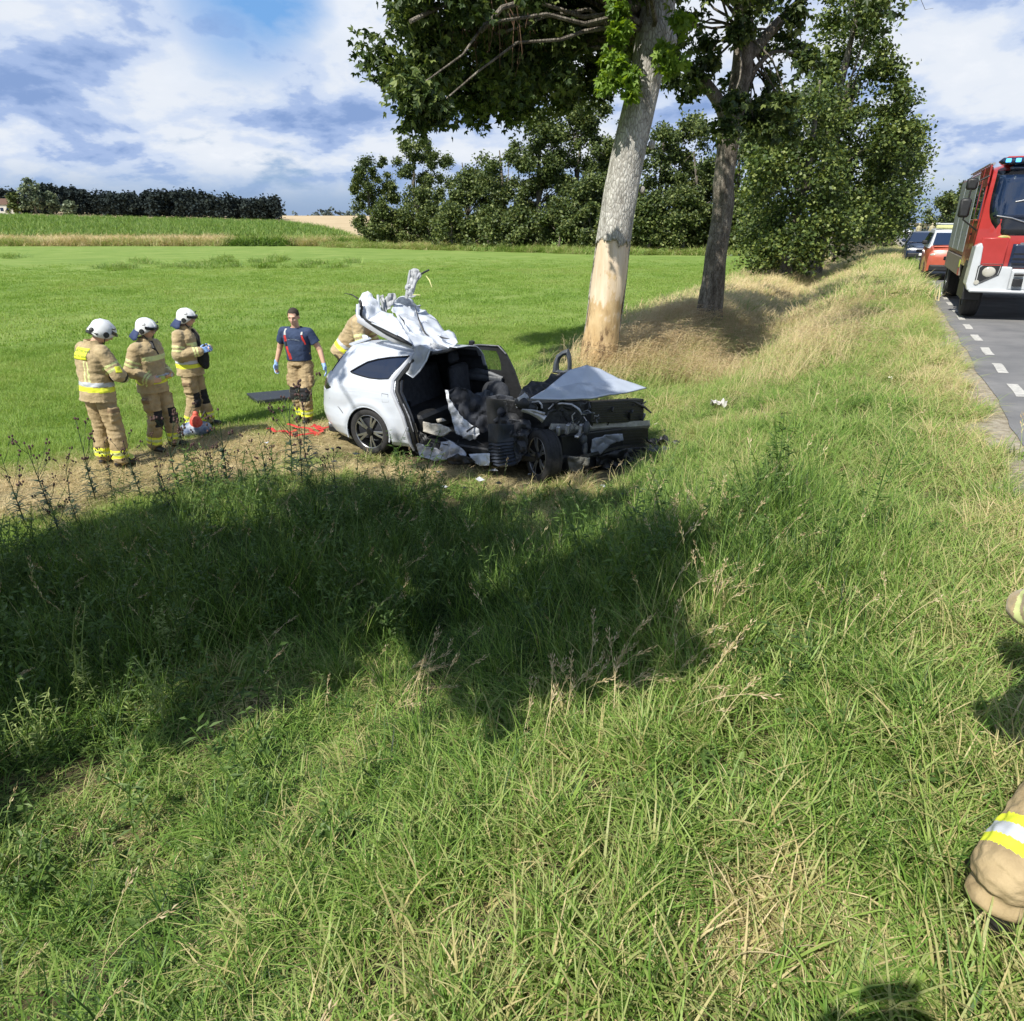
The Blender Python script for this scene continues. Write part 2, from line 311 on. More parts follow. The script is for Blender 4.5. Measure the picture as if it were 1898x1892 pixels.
# ---------------------------------------------------------------- road
def build_road():
    N=420; ts=np.concatenate([np.linspace(-40,60,600),np.linspace(61,170,80),np.linspace(172,700,80)])
    m=mat('asphalt',(.13,.132,.138),.85,col2=(.27,.265,.26),scale=1.1,bump=.008,bscale=120,c2amt=.9)
    rows=[]; ps=np.linspace(0,1,9)
    V=[];
    for t in ts:
        e=1.47+.02*math.sin(t*2.1)+.04*(float(vnoise(t,3.,4,3.))-.5)+.03*(float(vnoise(t,3.,9,.9))-.5)
        for q in ps:
            p=e+(7.35-e)*q; X,Y=PT(p,t); z=.0+.05*(1-(2*q-1)**2)-np.clip(t-155,0,400)*.012; V.append((X,Y,z-.03))
    k=len(ps); n=len(ts); Fq=np.array([(i*k+j,i*k+j+1,(i+1)*k+j+1,(i+1)*k+j) for i in range(n-1) for j in range(k-1)])
    tag(np_mesh('road',V,Fq,m,smooth=True),kind='structure')
    g=mat('gravel_shoulder',(.22,.185,.13),.95,col2=(.40,.36,.28),scale=14,bump=.02,bscale=60)
    V=[]; 
    for t in ts:
        e=1.47; w0=.98+.16*float(vnoise(t,8.,3,.8))
        for j,p in enumerate(np.linspace(w0,1.75,4)): X,Y=PT(p,t); V.append((X,Y,(-.038 if j else -.07)-np.clip(t-155,0,400)*.012))
    Fq=np.array([(i*4+j,i*4+j+1,(i+1)*4+j+1,(i+1)*4+j) for i in range(n-1) for j in range(3)])
    tag(np_mesh('road_shoulder',V,Fq,g),kind='structure')
    pm=mat('road_paint',(.55,.54,.50),.85,col2=(.26,.255,.25),scale=22,c2amt=.7)
    b=MB(); t=2.05; 
    while t<150:
        L=.78; seg=4
        for s in range(seg):
            vs=[]
            for a in (0,1):
                for q in (1.69,1.81):
                    tt=t+L*(s+a)/seg; X,Y=PT(q+.006*math.sin(tt*7),tt); Q=(q-1.47)/5.88; vs.append((X,Y,.05*(1-(2*Q-1)**2)-.03+.004))
            b.add(vs,[(0,1,3,2)])
        t+=1.55
    tag(b.build('edge_line',pm),kind='structure')
    b=MB(); t=1.
    while t<150:
        vs=[]
        for a in (0,1):
            for q in (4.35,4.47): X,Y=PT(q,t+a*3.); vs.append((X,Y,.0245))
        b.add(vs,[(0,1,3,2)]); t+=9
    tag(b.build('centre_line',pm),kind='structure')
build_road()
# ---------------------------------------------------------------- trees
BARK_G=None
def barkmat(name,c1,c2,c3,scale=5,stretch=.35,bump=.03):
    if name in MATS: return MATS[name]
    m=bpy.data.materials.new(name); m.use_nodes=True; nt=m.node_tree; b=nt.nodes['Principled BSDF']; N=nt.nodes.new; L=nt.links.new
    tc=N('ShaderNodeTexCoord'); mp=N('ShaderNodeMapping'); mp.inputs['Scale'].default_value=(1,1,stretch); L(tc.outputs['Object'],mp.inputs[0])
    n=N('ShaderNodeTexNoise'); n.inputs['Scale'].default_value=scale; n.inputs['Detail'].default_value=9; n.inputs['Roughness'].default_value=.72; L(mp.outputs[0],n.inputs[0])
    v=N('ShaderNodeTexVoronoi'); v.feature='DISTANCE_TO_EDGE'; v.inputs['Scale'].default_value=scale*3.5; L(mp.outputs[0],v.inputs[0])
    r=N('ShaderNodeValToRGB'); e=r.color_ramp; e.elements.new(.5)
    for k,(q,c) in enumerate([(.32,c1),(.5,c2),(.7,c3)]): e.elements[k].position=q; e.elements[k].color=(*c,1)
    L(n.outputs[0],r.inputs[0])
    r2=N('ShaderNodeValToRGB'); r2.color_ramp.elements[0].color=(.45,.42,.4,1); r2.color_ramp.elements[1].position=.16; L(v.outputs[0],r2.inputs[0])
    mu=N('ShaderNodeMix'); mu.data_type='RGBA'; mu.blend_type='MULTIPLY'; mu.inputs[0].default_value=.8; L(r.outputs[0],mu.inputs[6]); L(r2.outputs[0],mu.inputs[7]); L(mu.outputs[2],b.inputs['Base Color'])
    ad=N('ShaderNodeMath'); ad.operation='ADD'; L(n.outputs[0],ad.inputs[0]); L(v.outputs[0],ad.inputs[1])
    bp=N('ShaderNodeBump'); bp.inputs['Distance'].default_value=bump; L(ad.outputs[0],bp.inputs['Height']); L(bp.outputs[0],b.inputs['Normal']); b.inputs['Roughness'].default_value=.9; b.inputs['Specular IOR Level'].default_value=.2
    MATS[name]=m; return m
M_BARK=barkmat('grey_bark',(.22,.21,.19),(.44,.43,.40),(.64,.63,.59),6,.4)
M_BARKD=barkmat('brown_bark',(.07,.058,.045),(.19,.17,.14),(.38,.35,.30),7,.35)
M_LEAF=leafmat('maple_leaves',[(0,(.020,.040,.012)),(.42,(.050,.084,.024)),(.75,(.11,.155,.042)),(1,(.20,.25,.075))],trans=.26,wobble=.5,wscale=.5)
M_LEAFB=leafmat('bush_leaves',[(0,(.026,.046,.014)),(.42,(.065,.105,.026)),(.75,(.14,.19,.045)),(1,(.24,.28,.08))],trans=.22,wobble=.6,wscale=.35)
M_LEAFF=leafmat('far_leaves',[(0,(.03,.05,.02)),(.42,(.08,.115,.034)),(.75,(.145,.185,.055)),(1,(.22,.25,.085))],trans=.22,wobble=.9,wscale=.14)
M_LEAFG=leafmat('silver_leaves',[(0,(.07,.10,.06)),(.5,(.15,.19,.11)),(1,(.27,.31,.2))],trans=.22,wobble=.6,wscale=.2)
def leaf_mesh(name,P,size,mats,parent,droop=.5,lobes=1,seed=0,loc=None,var=.45):
    """P: (n,3) leaf positions; each leaf is folded along its midrib, lobes=3 gives a maple-like leaf"""
    g=np.random.default_rng(seed); n=len(P); s=size*(1-var/2+var*g.random(n))[:,None]
    a=g.random(n)*2*math.pi; tilt=g.normal(-droop,.55,n)
    d=np.stack([np.cos(a)*np.cos(tilt),np.sin(a)*np.cos(tilt),np.sin(tilt)],1)
    u=np.cross(d,g.normal(0,1,(n,3))+np.array([0,0,1.2])); u/=np.linalg.norm(u,axis=1,keepdims=True)+1e-9; w=np.cross(u,d)
    Vs=[];Fs=[];base=0; br=g.random(n)
    for k in range(lobes):
        ang=[0,.85,-.85,1.7,-1.7][k]; dd=d*math.cos(ang)+u*math.sin(ang); uu=-d*math.sin(ang)+u*math.cos(ang); ln=[1,.8,.8,.55,.55][k]; wd=(.42 if lobes==1 else .24)
        fold=w*(.10+.1*g.random((n,1)))
        v=np.stack([P,P+dd*s*ln*.5+uu*s*wd*ln+fold*s,P+dd*s*ln,P+dd*s*ln*.5-uu*s*wd*ln+fold*s],1).reshape(-1,3)
        i=np.arange(n)[:,None]*4+base; Vs.append(v); Fs.append(np.concatenate([i+np.array([[0,1,2]]),i+np.array([[0,2,3]])])); base+=4*n
    V=np.concatenate(Vs); Fq=np.concatenate(Fs)
    return np_mesh(name,V,Fq,mats,parent,attrs={'br':np.tile(np.repeat(br,4),lobes)},loc=loc)
def clump_leaves(C,Rr,n,seed=0,flat=.8,shell=.55):
    g=np.random.default_rng(seed); out=[]
    for (c,r) in zip(C,Rr):
        k=max(3,int(n*g.uniform(.7,1.3))); d=g.normal(0,1,(k,3)); d/=np.linalg.norm(d,axis=1,keepdims=True)
        rad=(shell+(1-shell)*g.random(k)**.6)*r*(1+.35*g.normal(0,1,k)*.5)
        # a handful of sub-sprays per clump make the outline uneven
        sp=g.normal(0,1,(5,3)); sp/=np.linalg.norm(sp,axis=1,keepdims=True); w=sp[g.integers(0,5,k)]
        q=(d*.62+w*.55)*rad[:,None]; q[:,2]*=flat; out.append(np.asarray(c)+q)
    return np.concatenate(out)
def limbs(mb,root,targets,r0,g,wander=.25,segs=4,r1=.012,n=6):
    root=Vector(root)
    for T in targets:
        T=Vector(T); L=(T-root).length; pts=[]; 
        for i in range(segs+1):
            f=i/segs; q=root.lerp(T,f); q.z+=math.sin(f*math.pi)*L*.10
            if 0<i<segs: q+=Vector(g.normal(0,1,3))*L*wander*.12
            pts.append(q)
        mb.tube(pts,[r0+(r1-r0)*(i/segs)**.7 for i in range(segs+1)],n)
def trunk_path(mb,pts,radii,n=20,sub=4,knob=.05,seed=0):
    P=[Vector(p) for p in pts]; q=[];rr=[]
    for i in range(len(P)-1):
        a=P[max(i-1,0)];b=P[i];c=P[i+1];d=P[min(i+2,len(P)-1)]
        for k in range(sub):
            t=k/sub; q.append(.5*((2*b)+(c-a)*t+(2*a-5*b+4*c-d)*t*t+(3*b-a-3*c+d)*t**3)); rr.append(radii[i]+(radii[i+1]-radii[i])*t)
    q.append(P[-1]); rr.append(radii[-1]); s0=len(mb.v); mb.tube(q,rr,n)
    for i in range(s0,len(mb.v)):
        k=(i-s0)//n; c=q[min(k,len(q)-1)]; v=Vector(mb.v[i]); d=v-c; f=1+knob*2*noise.noise(Vector((d.x*3/max(rr[min(k,len(rr)-1)],.02)*.4+seed,d.y*3+seed,v.z*1.3)))+knob*.6*noise.noise(Vector((v.x*9,v.y*9,v.z*3+seed)))
        mb.v[i]=tuple(c+d*f)
    return q,rr
def shades(c,line,r):
    """does a leaf clump at c stand between the sun and this stretch of trunk?"""
    s=Vector((SUND[0]*math.cos(SUN_EL),SUND[1]*math.cos(SUN_EL),-math.sin(SUN_EL)))
    for q in line:
        d=q-c; k=d.dot(s)
        if k>0 and (d-s*k).length<r: return True
    return False
def bare_wood_mat():
    m=bpy.data.materials.new('bare_wood'); m.use_nodes=True; nt=m.node_tree; b=nt.nodes['Principled BSDF']; N=nt.nodes.new; L=nt.links.new; tc=N('ShaderNodeTexCoord')
    def noi(s,sc,d=8,r=.6): mp=N('ShaderNodeMapping'); mp.inputs['Scale'].default_value=sc; L(tc.outputs['Object'],mp.inputs[0]); n=N('ShaderNodeTexNoise'); n.inputs['Scale'].default_value=s; n.inputs['Detail'].default_value=d; n.inputs['Roughness'].default_value=r; L(mp.outputs[0],n.inputs[0]); return n.outputs[0]
    def rmp(v,st):
        r=N('ShaderNodeValToRGB'); e=r.color_ramp
        while len(e.elements)<len(st): e.elements.new(.5)
        for k,(q,c) in enumerate(st): e.elements[k].position=q; e.elements[k].color=(*c,1)
        L(v,r.inputs[0]); return r.outputs[0]
    def mix(f,a,c): x=N('ShaderNodeMix'); x.data_type='RGBA'; L(f,x.inputs[0]); L(a,x.inputs[6]); L(c,x.inputs[7]); return x.outputs[2]
    grain=rmp(noi(9,(1,1,.12)),[(.3,(.52,.40,.26)),(.55,(.68,.56,.42)),(.75,(.76,.67,.55))])
    tan=rmp(noi(4,(1,1,.5)),[(.35,(.42,.28,.13)),(.65,(.58,.43,.24))])
    # the freshly stripped foot is sappy brown, with dark bruises; its edge is ragged
    sep=N('ShaderNodeSeparateXYZ'); L(tc.outputs['Object'],sep.inputs[0]); q=N('ShaderNodeMath'); q.operation='MULTIPLY_ADD'; L(noi(3,(1,1,.6)),q.inputs[0]); q.inputs[1].default_value=1.7; 
    neg=N('ShaderNodeMath'); neg.operation='MULTIPLY'; L(sep.outputs[2],neg.inputs[0]); neg.inputs[1].default_value=-.46; L(neg.outputs[0],q.inputs[2])
    st=rmp(q.outputs[0],[(.18,(0,0,0)),(.30,(1,1,1))]); c=mix(st,grain,tan)
    br=rmp(noi(7,(1,1,.35),10,.75),[(.50,(0,0,0)),(.60,(1,1,1))]); mu=N('ShaderNodeMath'); mu.operation='MULTIPLY'; L(br,mu.inputs[0]); L(rmp(q.outputs[0],[(.30,(0,0,0)),(.62,(1,1,1))]),mu.inputs[1]); c=mix(mu.outputs[0],c,rmp(noi(20,(1,1,1)),[(.3,(.06,.035,.02)),(.7,(.20,.12,.06))]))
    sp=rmp(noi(16,(1,1,.3),6),[(.60,(0,0,0)),(.70,(.65,.65,.65))]); c=mix(sp,c,rmp(noi(20,(1,1,1)),[(.3,(.12,.08,.05)),(.7,(.3,.2,.12))]))
    L(c,b.inputs['Base Color']); b.inputs['Roughness'].default_value=.75
    bp=N('ShaderNodeBump'); bp.inputs['Distance'].default_value=.012; L(noi(14,(1,1,.15)),bp.inputs['Height']); L(bp.outputs[0],b.inputs['Normal']); return m
# --- the big leaning tree with the stripped trunk
def big_tree():
    Y0=14.8; g=np.random.default_rng(3)
    pts=[at(1104,696,Y0),at(1108,660,Y0),at(1118,600,Y0),at(1128,520,Y0),at(1138,440,Y0),at(1152,350,Y0),at(1168,265,Y0),at(1182,205,Y0),at(1197,140,Y0),at(1212,60,Y0),at(1225,-40,Y0),at(1235,-180,Y0),at(1240,-330,Y0+.3)]
    rad=[.45,.37,.35,.335,.315,.295,.28,.272,.27,.29,.25,.20,.14]
    TR=[at(px,py,14.8) for px,py in ((1112,640),(1120,580),(1128,520),(1138,440),(1152,350),(1166,275),(1180,225))]
    base=Vector((pts[0].x,pts[0].y,float(ground(pts[0].x,pts[0].y)))); pts[0].z=base.z-.15
    t=thing('deciduous_tree','big leaning roadside tree with bark stripped off its lower trunk, right behind the wrecked car','tree',base)
    M=[p-base for p in pts]; wood=bare_wood_mat()
    # trunk in two meshes: bare wood low, bark above (a sleeve standing proud of the wood)
    b=MB(); q,rr=trunk_path(b,M,rad,28,8,.035,1); tr=b.build('trunk',[wood],t,smooth=True)
    # tint wood towards the bottom is a separate stain part: brown bruise near the root
    bk=MB(); n=96; Vv=[];keep=[]; q0,r0_=q,rr; q=[];rr=[]
    for i in range(len(q0)-1):
        for k in range(3): q.append(q0[i].lerp(q0[i+1],k/3)); rr.append(r0_[i]+(r0_[i+1]-r0_[i])*k/3)
    zc=at(1135,447,Y0).z-base.z
    for i,(c,r) in enumerate(zip(q,rr)):
        for k in range(n):
            a=2*math.pi*k/n; rad_=r*1.0+.014+.014*noise.noise(Vector((math.cos(a)*2.5,math.sin(a)*2.5,c.z*1.6)))+.03*max(0,noise.noise(Vector((math.cos(a)*1.3+5,math.sin(a)*1.3,c.z*.9))))
            Vv.append(c+Vector((math.cos(a)*rad_,math.sin(a)*rad_,0)))
    m=len(q); fs=[]
    for i in range(m-1):
        for k in range(n):
            a=2*math.pi*(k+.5)/n; z=(q[i].z+q[i+1].z)/2; lim=zc+.16*noise.noise(Vector((math.cos(a)*2.5,math.sin(a)*2.5,3.)))+.07*noise.noise(Vector((math.cos(a)*9,math.sin(a)*9,z*2)))
            lim-= 3.2*sstep(.86,1.0,math.cos(a-.15)+.12*noise.noise(Vector((z*3,a*2,0))))            # a strip of bark left on the right-hand side
            lim-= 3.2*sstep(.2,.6,math.sin(a))                   # and on the back
            if z>lim: fs.append((i*n+k,i*n+(k+1)%n,(i+1)*n+(k+1)%n,(i+1)*n+k))
    bk.add(Vv,fs); bo=bk.build('bark',M_BARK,t,smooth=True,solid=.02,auto=False)
    # bruised, darker wood low on the trunk
    # knots
    for (px,py,r) in [(1208,268,.07),(1190,352,.06),(1243,75,.12),(1200,60,.13),(1222,95,.12),(1215,30,.12)]:
        c=at(px,py,Y0-.05)-base; kb=MB(); kb.ell(c,(r,r*.9,r*1.2),n=10,m=7); kb.build('knot',M_BARK,t,smooth=True)
    # crown: leaf clumps all round; the left side hangs low over the car
    poly=[(735,-260),(722,20),(700,90),(702,150),(722,195),(750,222),(790,262),(835,235),(872,262),(900,232),(960,240),(1000,215),(1060,220),(1130,180),(1180,150),(1225,120),(1265,60),(1280,-260)]
    C=[];Rr=[]
    while len(C)<150:
        px=g.uniform(640,1290);py=g.uniform(-260,285)
        if in_poly([px],[py+38],poly)[0] and in_poly([px],[py],poly)[0]:
            c=at(px,py,g.uniform(15.3,17.4) if (px>1135 and py>-40) else g.uniform(11.8,16.6)); r_=g.uniform(.34,.62)
            if shades(c,TR,r_+.42): c=at(px,py,g.uniform(15.6,17.6))
            if shades(c,TR,r_+.3): continue
            C.append(c-base); Rr.append(r_)
    for _ in range(34):
        px,py=g.uniform(880,1140),g.uniform(-60,205); C.append(at(px,py,g.uniform(16.4,18.4))-base); Rr.append(g.uniform(.38,.6))
    Cr=[Vector((g.uniform(-4.6,4.2),g.uniform(-4,4),g.uniform(6.5,10.5))) for _ in range(22)]
    Cr=[c for c in Cr if not shades(c+base,TR,1.2)]
    vis=list(C); C+= Cr; Rr+= [g.uniform(.6,.95) for _ in Cr]
    near=[at(px,py,14.1)-base for px,py in [(1150,60),(1135,105),(1158,135),(1248,120),(1150,20),(1240,95),(1125,150),(1262,40),(1170,165)]]
    br=MB()
    limbs(br,at(1205,60,Y0)-base,[c for c in vis[::6]],.055,g,segs=6,n=6)
    limbs(br,at(1225,-60,Y0)-base,[c for c in Cr[::2]],.07,g,segs=5,n=6)
    for tg in [at(960,10,13.6)-base,at(890,60,12.8)-base,at(760,40,12.6)-base]: limbs(br,at(1215,-30,Y0)-base,[tg],.10,g,wander=.3,segs=7,r1=.03,n=8)
    br.build('branch',M_BARKD,t,smooth=True)
    # hanging brown twigs
    tw=MB()
    for _ in range(70):
        p=at(g.uniform(830,980),g.uniform(-20,50),g.uniform(13,15.5))-base; L=g.uniform(.25,.9); d=Vector((g.normal(0,.25),g.normal(0,.2),-1))
        tw.tube([p,p+d*L*.5+Vector((g.normal(0,.06),0,0)),p+d*L],[.007,.005,.003],4,cap=False)
    tw.build('dead_twig',mat('dead_twigs',(.17,.10,.06),.9),t)
    for _ in range(16): C.append(at(g.uniform(770,1060),g.uniform(-60,40),g.uniform(11.6,12.8))-base); Rr.append(g.uniform(.25,.42))
    C,Rr=zip(*[(c,r) for c,r in zip(C,Rr) if not shades(c+base,TR,r+.2)])
    P=clump_leaves(C,Rr,290,5,.85)
    leaf_mesh('crown',P,.118,M_LEAF,t,droop=.55,lobes=3,seed=2)
    P2=clump_leaves(near,[.22]*len(near),80,9,.9); leaf_mesh('trunk_sprouts',P2,.14,leafmat('sunlit_toned_leaves',[(0,(.10,.19,.03)),(1,(.24,.36,.06))],trans=.4),t,droop=.4,lobes=5,seed=4)  # sunlit look of the leaves by the trunk painted as a brighter green
    return t
big_tree()
# --- second tree of the row: slimmer, forked
def second_tree():
    Y0=20.6; g=np.random.default_rng(11); p0=at(1314,606,Y0); base=Vector((p0.x,Y0,float(ground(p0.x,Y0))))
    t=thing('deciduous_tree','slimmer forked roadside tree standing in the blond grass to the right of the stripped trunk','tree',base)
    L=lambda px,py,Y=Y0: at(px,py,Y)-base
    b=MB(); a=L(1312,600); a.z=-.2
    trunk_path(b,[a,L(1316,565),L(1322,520),L(1331,450),L(1341,380),L(1342,330),L(1352,250),L(1362,200)],[.44,.36,.31,.295,.275,.26,.27,.21],22,6,.06,5)
    trunk_path(b,[L(1350,250),L(1364,190),L(1376,120),L(1378,40),L(1374,-60),L(1368,-200),L(1370,-330)],[.26,.27,.25,.23,.20,.14,.06],16,5,.05,6)
    b.build('trunk',M_BARKD,t,smooth=True)
    b=MB()
    trunk_path(b,[L(1352,245),L(1338,200),L(1316,165),L(1285,133),L(1260,112),L(1210,60),L(1180,0)],[.18,.17,.15,.14,.12,.08,.03],12,4,.05,7)
    trunk_path(b,[L(1372,120),L(1400,90),L(1430,55),L(1470,15),L(1530,-40),L(1600,-120)],[.15,.14,.13,.11,.08,.04],12,4,.05,8)
    trunk_path(b,[L(1385,150),L(1415,110),L(1440,95),L(1480,100)],[.08,.06,.04,.02],8,4,.05,9)
    C=[];Rr=[]
    poly=[(1215,-300),(1225,120),(1240,190),(1275,230),(1330,235),(1420,240),(1470,190),(1500,110),(1510,-300)]
    while len(C)<58:
        px=g.uniform(1200,1520);py=g.uniform(-300,250)
        c=L(px,py,g.uniform(18.6,22.8))
        if shades(c+base,[at(1326,480,20.6),at(1338,400,20.6),at(1344,330,20.6)],.75) and g.random()<.75: continue
        if in_poly([px],[py],poly)[0]: C.append(c); Rr.append(g.uniform(.28,.58))
    for _ in range(16): C.append(L(g.uniform(1395,1470),g.uniform(190,250),g.uniform(20,23))); Rr.append(.45)
    n0=len(C)
    for _ in range(12): C.append(Vector((g.uniform(-4,4),g.uniform(-4,4),g.uniform(7,12)))); Rr.append(g.uniform(.7,1.))
    limbs(b,L(1376,60),[c for c in C[:n0:2]],.045,g,segs=5); limbs(b,L(1370,-150),[c for c in C[n0::2]],.06,g,segs=5)
    for (x,y) in [(1690,5),(1730,15),(1655,30),(1610,20),(1590,60)]: limbs(b,L(1560,-70,22),[L(x,y,22)],.018,g,wander=.8,segs=7,r1=.004)
    b.build('branch',M_BARKD,t,smooth=True)
    P=clump_leaves(C,Rr,125,15,.85,.4); leaf_mesh('crown',P,.17,M_LEAF,t,droop=.5,lobes=3,seed=12)
second_tree()
def tree(name,label,x,y,h,r,nc,nl,leaf,leafm,seed,group=None,low=.15,bark=None,zg=None,parts=True,lobes=1,top=1.,poly=None,flat=.85,cr=None):
    g=np.random.default_rng(seed); z=float(ground(x,y)) if zg is None else zg; base=Vector((x,y,z))
    t=thing(name,label,'tree',base,0,group); C=[];Rr=[]
    for i in range(nc):
        f=g.random()**.9; zz=h*(low+(1-low)*f); k=math.sin(math.pi*min(1,(.12+.88*f))**.75)**.6 if top else 1
        a=g.random()*2*math.pi; q=r*k*math.sqrt(g.random())*.9; C.append(Vector((q*math.cos(a),q*math.sin(a),min(zz,h*.95)))); Rr.append((cr or r*.33)*g.uniform(.65,1.25))
    if poly is not None:
        C=[];Rr=[]; xs=[q[0] for q in poly];ys=[q[1] for q in poly]
        while len(C)<nc:
            px=g.uniform(min(xs),max(xs));py=g.uniform(min(ys),max(ys))
            if in_poly([px],[py],poly)[0]: C.append(at(px,py,y+g.uniform(-r,r)*.8)-base); Rr.append((cr or r*.3)*g.uniform(.6,1.2))
    b=MB(); tr=h*.018+.06; pts=[Vector((0,0,-.2)),Vector((g.normal(0,.1),0,h*.2)),Vector((g.normal(0,.2),g.normal(0,.2),h*.45)),Vector((g.normal(0,.3),g.normal(0,.3),h*.8))]
    trunk_path(b,pts,[tr*1.4,tr,tr*.7,tr*.2],9,3,.04,seed); limbs(b,pts[1].lerp(pts[2],.4),C[::max(1,nc//10)],tr*.35,g,segs=3,n=5,r1=.02)
    b.build('trunk',bark or M_BARKD,t,smooth=True)
    P=clump_leaves(C,Rr,nl,seed+1,flat,.35); P[:,2]=np.maximum(P[:,2],.05)
    leaf_mesh('crown',P,leaf,leafm,t,droop=.3,lobes=lobes,seed=seed+2); return t
# --- the row goes on along the road
x,y=PT(-4.2,40)
tree('deciduous_tree','bushy broad tree right of the forked tree, its leaves reaching down to the blond grass',x,y,11,4.2,78,360,.175,M_LEAFB,31,lobes=1,cr=1.25,poly=[(1400,520),(1385,470),(1392,340),(1405,250),(1450,185),(1490,165),(1530,175),(1560,250),(1580,420),(1560,480),(1500,520)])
x,y=PT(-3.4,47)
tree('deciduous_tree','tall pointed tree whose thin top rises highest at the right end of the row',x,y,17,4,86,330,.20,M_LEAFB,37,lobes=1,cr=1.08,poly=[(1535,60),(1560,-40),(1600,-60),(1640,60),(1668,110),(1690,200),(1700,290),(1705,340),(1680,380),(1660,420),(1600,450),(1540,430),(1530,300),(1520,180)])
x,y=PT(-3.6,66)
tree('deciduous_tree','tree at the far end of the row leaning out above the parked dark car',x,y,11,3.6,40,280,.24,M_LEAFB,41,cr=1.5,poly=[(1620,250),(1680,230),(1705,290),(1712,350),(1690,395),(1668,440),(1610,450)])
k=0
for t_ in (88,112,140):
    x,y=PT(-4.5,t_); k+=1; tree('deciduous_tree',['nearest of the low trees half hidden past the end of the row','middle of the low trees half hidden past the end of the row','farthest of the low trees half hidden past the end of the row'][k-1],x,y,7.5,2.8,14,110,.5,M_LEAFF,50+k,'low trees past the end of the row')
k=0
for (t_,p_,h_) in ((74,11.5,6.),(88,11.5,7.2),(104,12,8.6),(124,11.5,8.5),(150,11,8.5),(180,10,8.)):
    x,y=PT(p_,t_); k+=1
    tree('roadside_tree',['first and nearest','second','third','fourth','fifth','last and farthest'][k-1]+' of the dark trees across the road behind the fire engine',x,y,h_,3.6,26,170,.42,M_LEAFF,60+k,'dark trees across the road')
# --- the grove across the meadow
GR=[ # px of the base, distance, height, radius, kind, label
 (690,108,11.,3.0,0,[(655,430),(650,360),(655,310),(680,298),(712,292),(728,330),(735,380),(722,432)],'leftmost tree of the grove, loose crown with a gap of sky in it'),
 (775,104,14.5,4.0,0,[(742,430),(748,390),(742,330),(735,275),(760,262),(800,262),(835,300),(840,340),(812,380),(818,432)],'tall airy tree second from the left in the grove'),
 (712,98,5.,3.,1,None,'low round bush at the foot of the leftmost grove tree'),
 (795,97,7.,3.4,1,None,'bright green bush below the tall airy tree'),
 (865,94,12.,4.3,1,[(815,455),(820,400),(835,360),(862,320),(890,300),(905,285),(925,300),(930,400),(920,455)],'dense pointed tree in the left half of the grove'),
 (935,92,13.5,4.2,1,[(880,455),(890,330),(920,290),(955,268),(985,275),(990,360),(985,455)],'pale green dense tree left of the grove middle'),
 (1000,90,16.,4.2,2,[(960,455),(965,300),(975,225),(1010,205),(1040,225),(1050,340),(1045,455)],'dark tall tree in the middle of the grove'),
 (1070,92,15.5,4.5,3,[(1005,335),(1010,250),(1030,205),(1080,185),(1150,200),(1170,270),(1150,345),(1060,350)],'spreading pine whose bare stems show sky at the grove middle'),
 (1035,82,5.,3.2,1,None,'bush in front of the dark tall grove tree'),
 (1095,80,4.6,3.,1,None,'low bush at the grove edge just left of the stripped trunk'),
 (1215,84,15.,4.6,3,[(1160,430),(1180,330),(1200,245),(1250,205),(1300,215),(1320,300),(1310,430)],'broad grove tree seen between the stripped trunk and the forked tree'),
 (1285,80,12.,4.,2,[(1230,450),(1240,330),(1280,290),(1330,280),(1345,350),(1340,460)],'dark grove tree just left of the forked trunk'),
 (1205,76,5.2,3.4,1,None,'wide low bush behind the stripped trunk on its right'),
 (1265,76,5.6,3.2,1,None,'pale bush at the grove edge between the two near trunks'),
 (1120,86,12.,4.4,2,[(1050,460),(1060,360),(1100,330),(1150,340),(1165,460)],'dark grove tree half hidden just left of the stripped trunk'),
 (1350,80,13.,4.4,2,[(1330,460),(1340,300),(1370,240),(1420,240),(1440,330),(1440,460)],'grove tree showing just right of the forked trunk'),
 (1375,76,5.,3.4,1,None,'low dark bush right of the forked trunk at the far meadow edge'),
]
for i,(px,Y,h,r,k,poly,lab) in enumerate(GR):
    x=at(px,440,Y).x; bush=poly is None
    if bush: poly=None
    tree('bush' if bush else ('pine_tree' if k==3 and 'pine' in lab else 'grove_tree'),lab,x,float(Y),h,r,(30 if bush else 62),(240 if bush else 300),.30 if k!=0 else .27,M_LEAFF,80+i*3,'bushes along the grove edge' if bush else 'trees of the grove',low=.1,cr=r*.36 if bush else (1.0 if k==0 else 1.35),poly=poly)
# understorey so the grove's foot stays closed
for i,(px,Y) in enumerate([(840,88),(905,86),(965,84),(1145,82),(1320,82),(1430,82),(750,99)]):
    tree('bush',['dark hedge-like bush under the dense pointed tree','dark bush below the pale green dense tree','dark bush under the grove left of the middle','dark bush hidden behind the stripped trunk','dark bush behind the foot of the forked trunk','dark bush past the forked tree, partly behind the bushy tree','small bush between the two leftmost grove trees'][i],at(px,450,Y).x,float(Y),4.2,3.4,20,230,.3,M_LEAFF,140+i*3,'bushes along the grove edge',low=.05,cr=1.3)
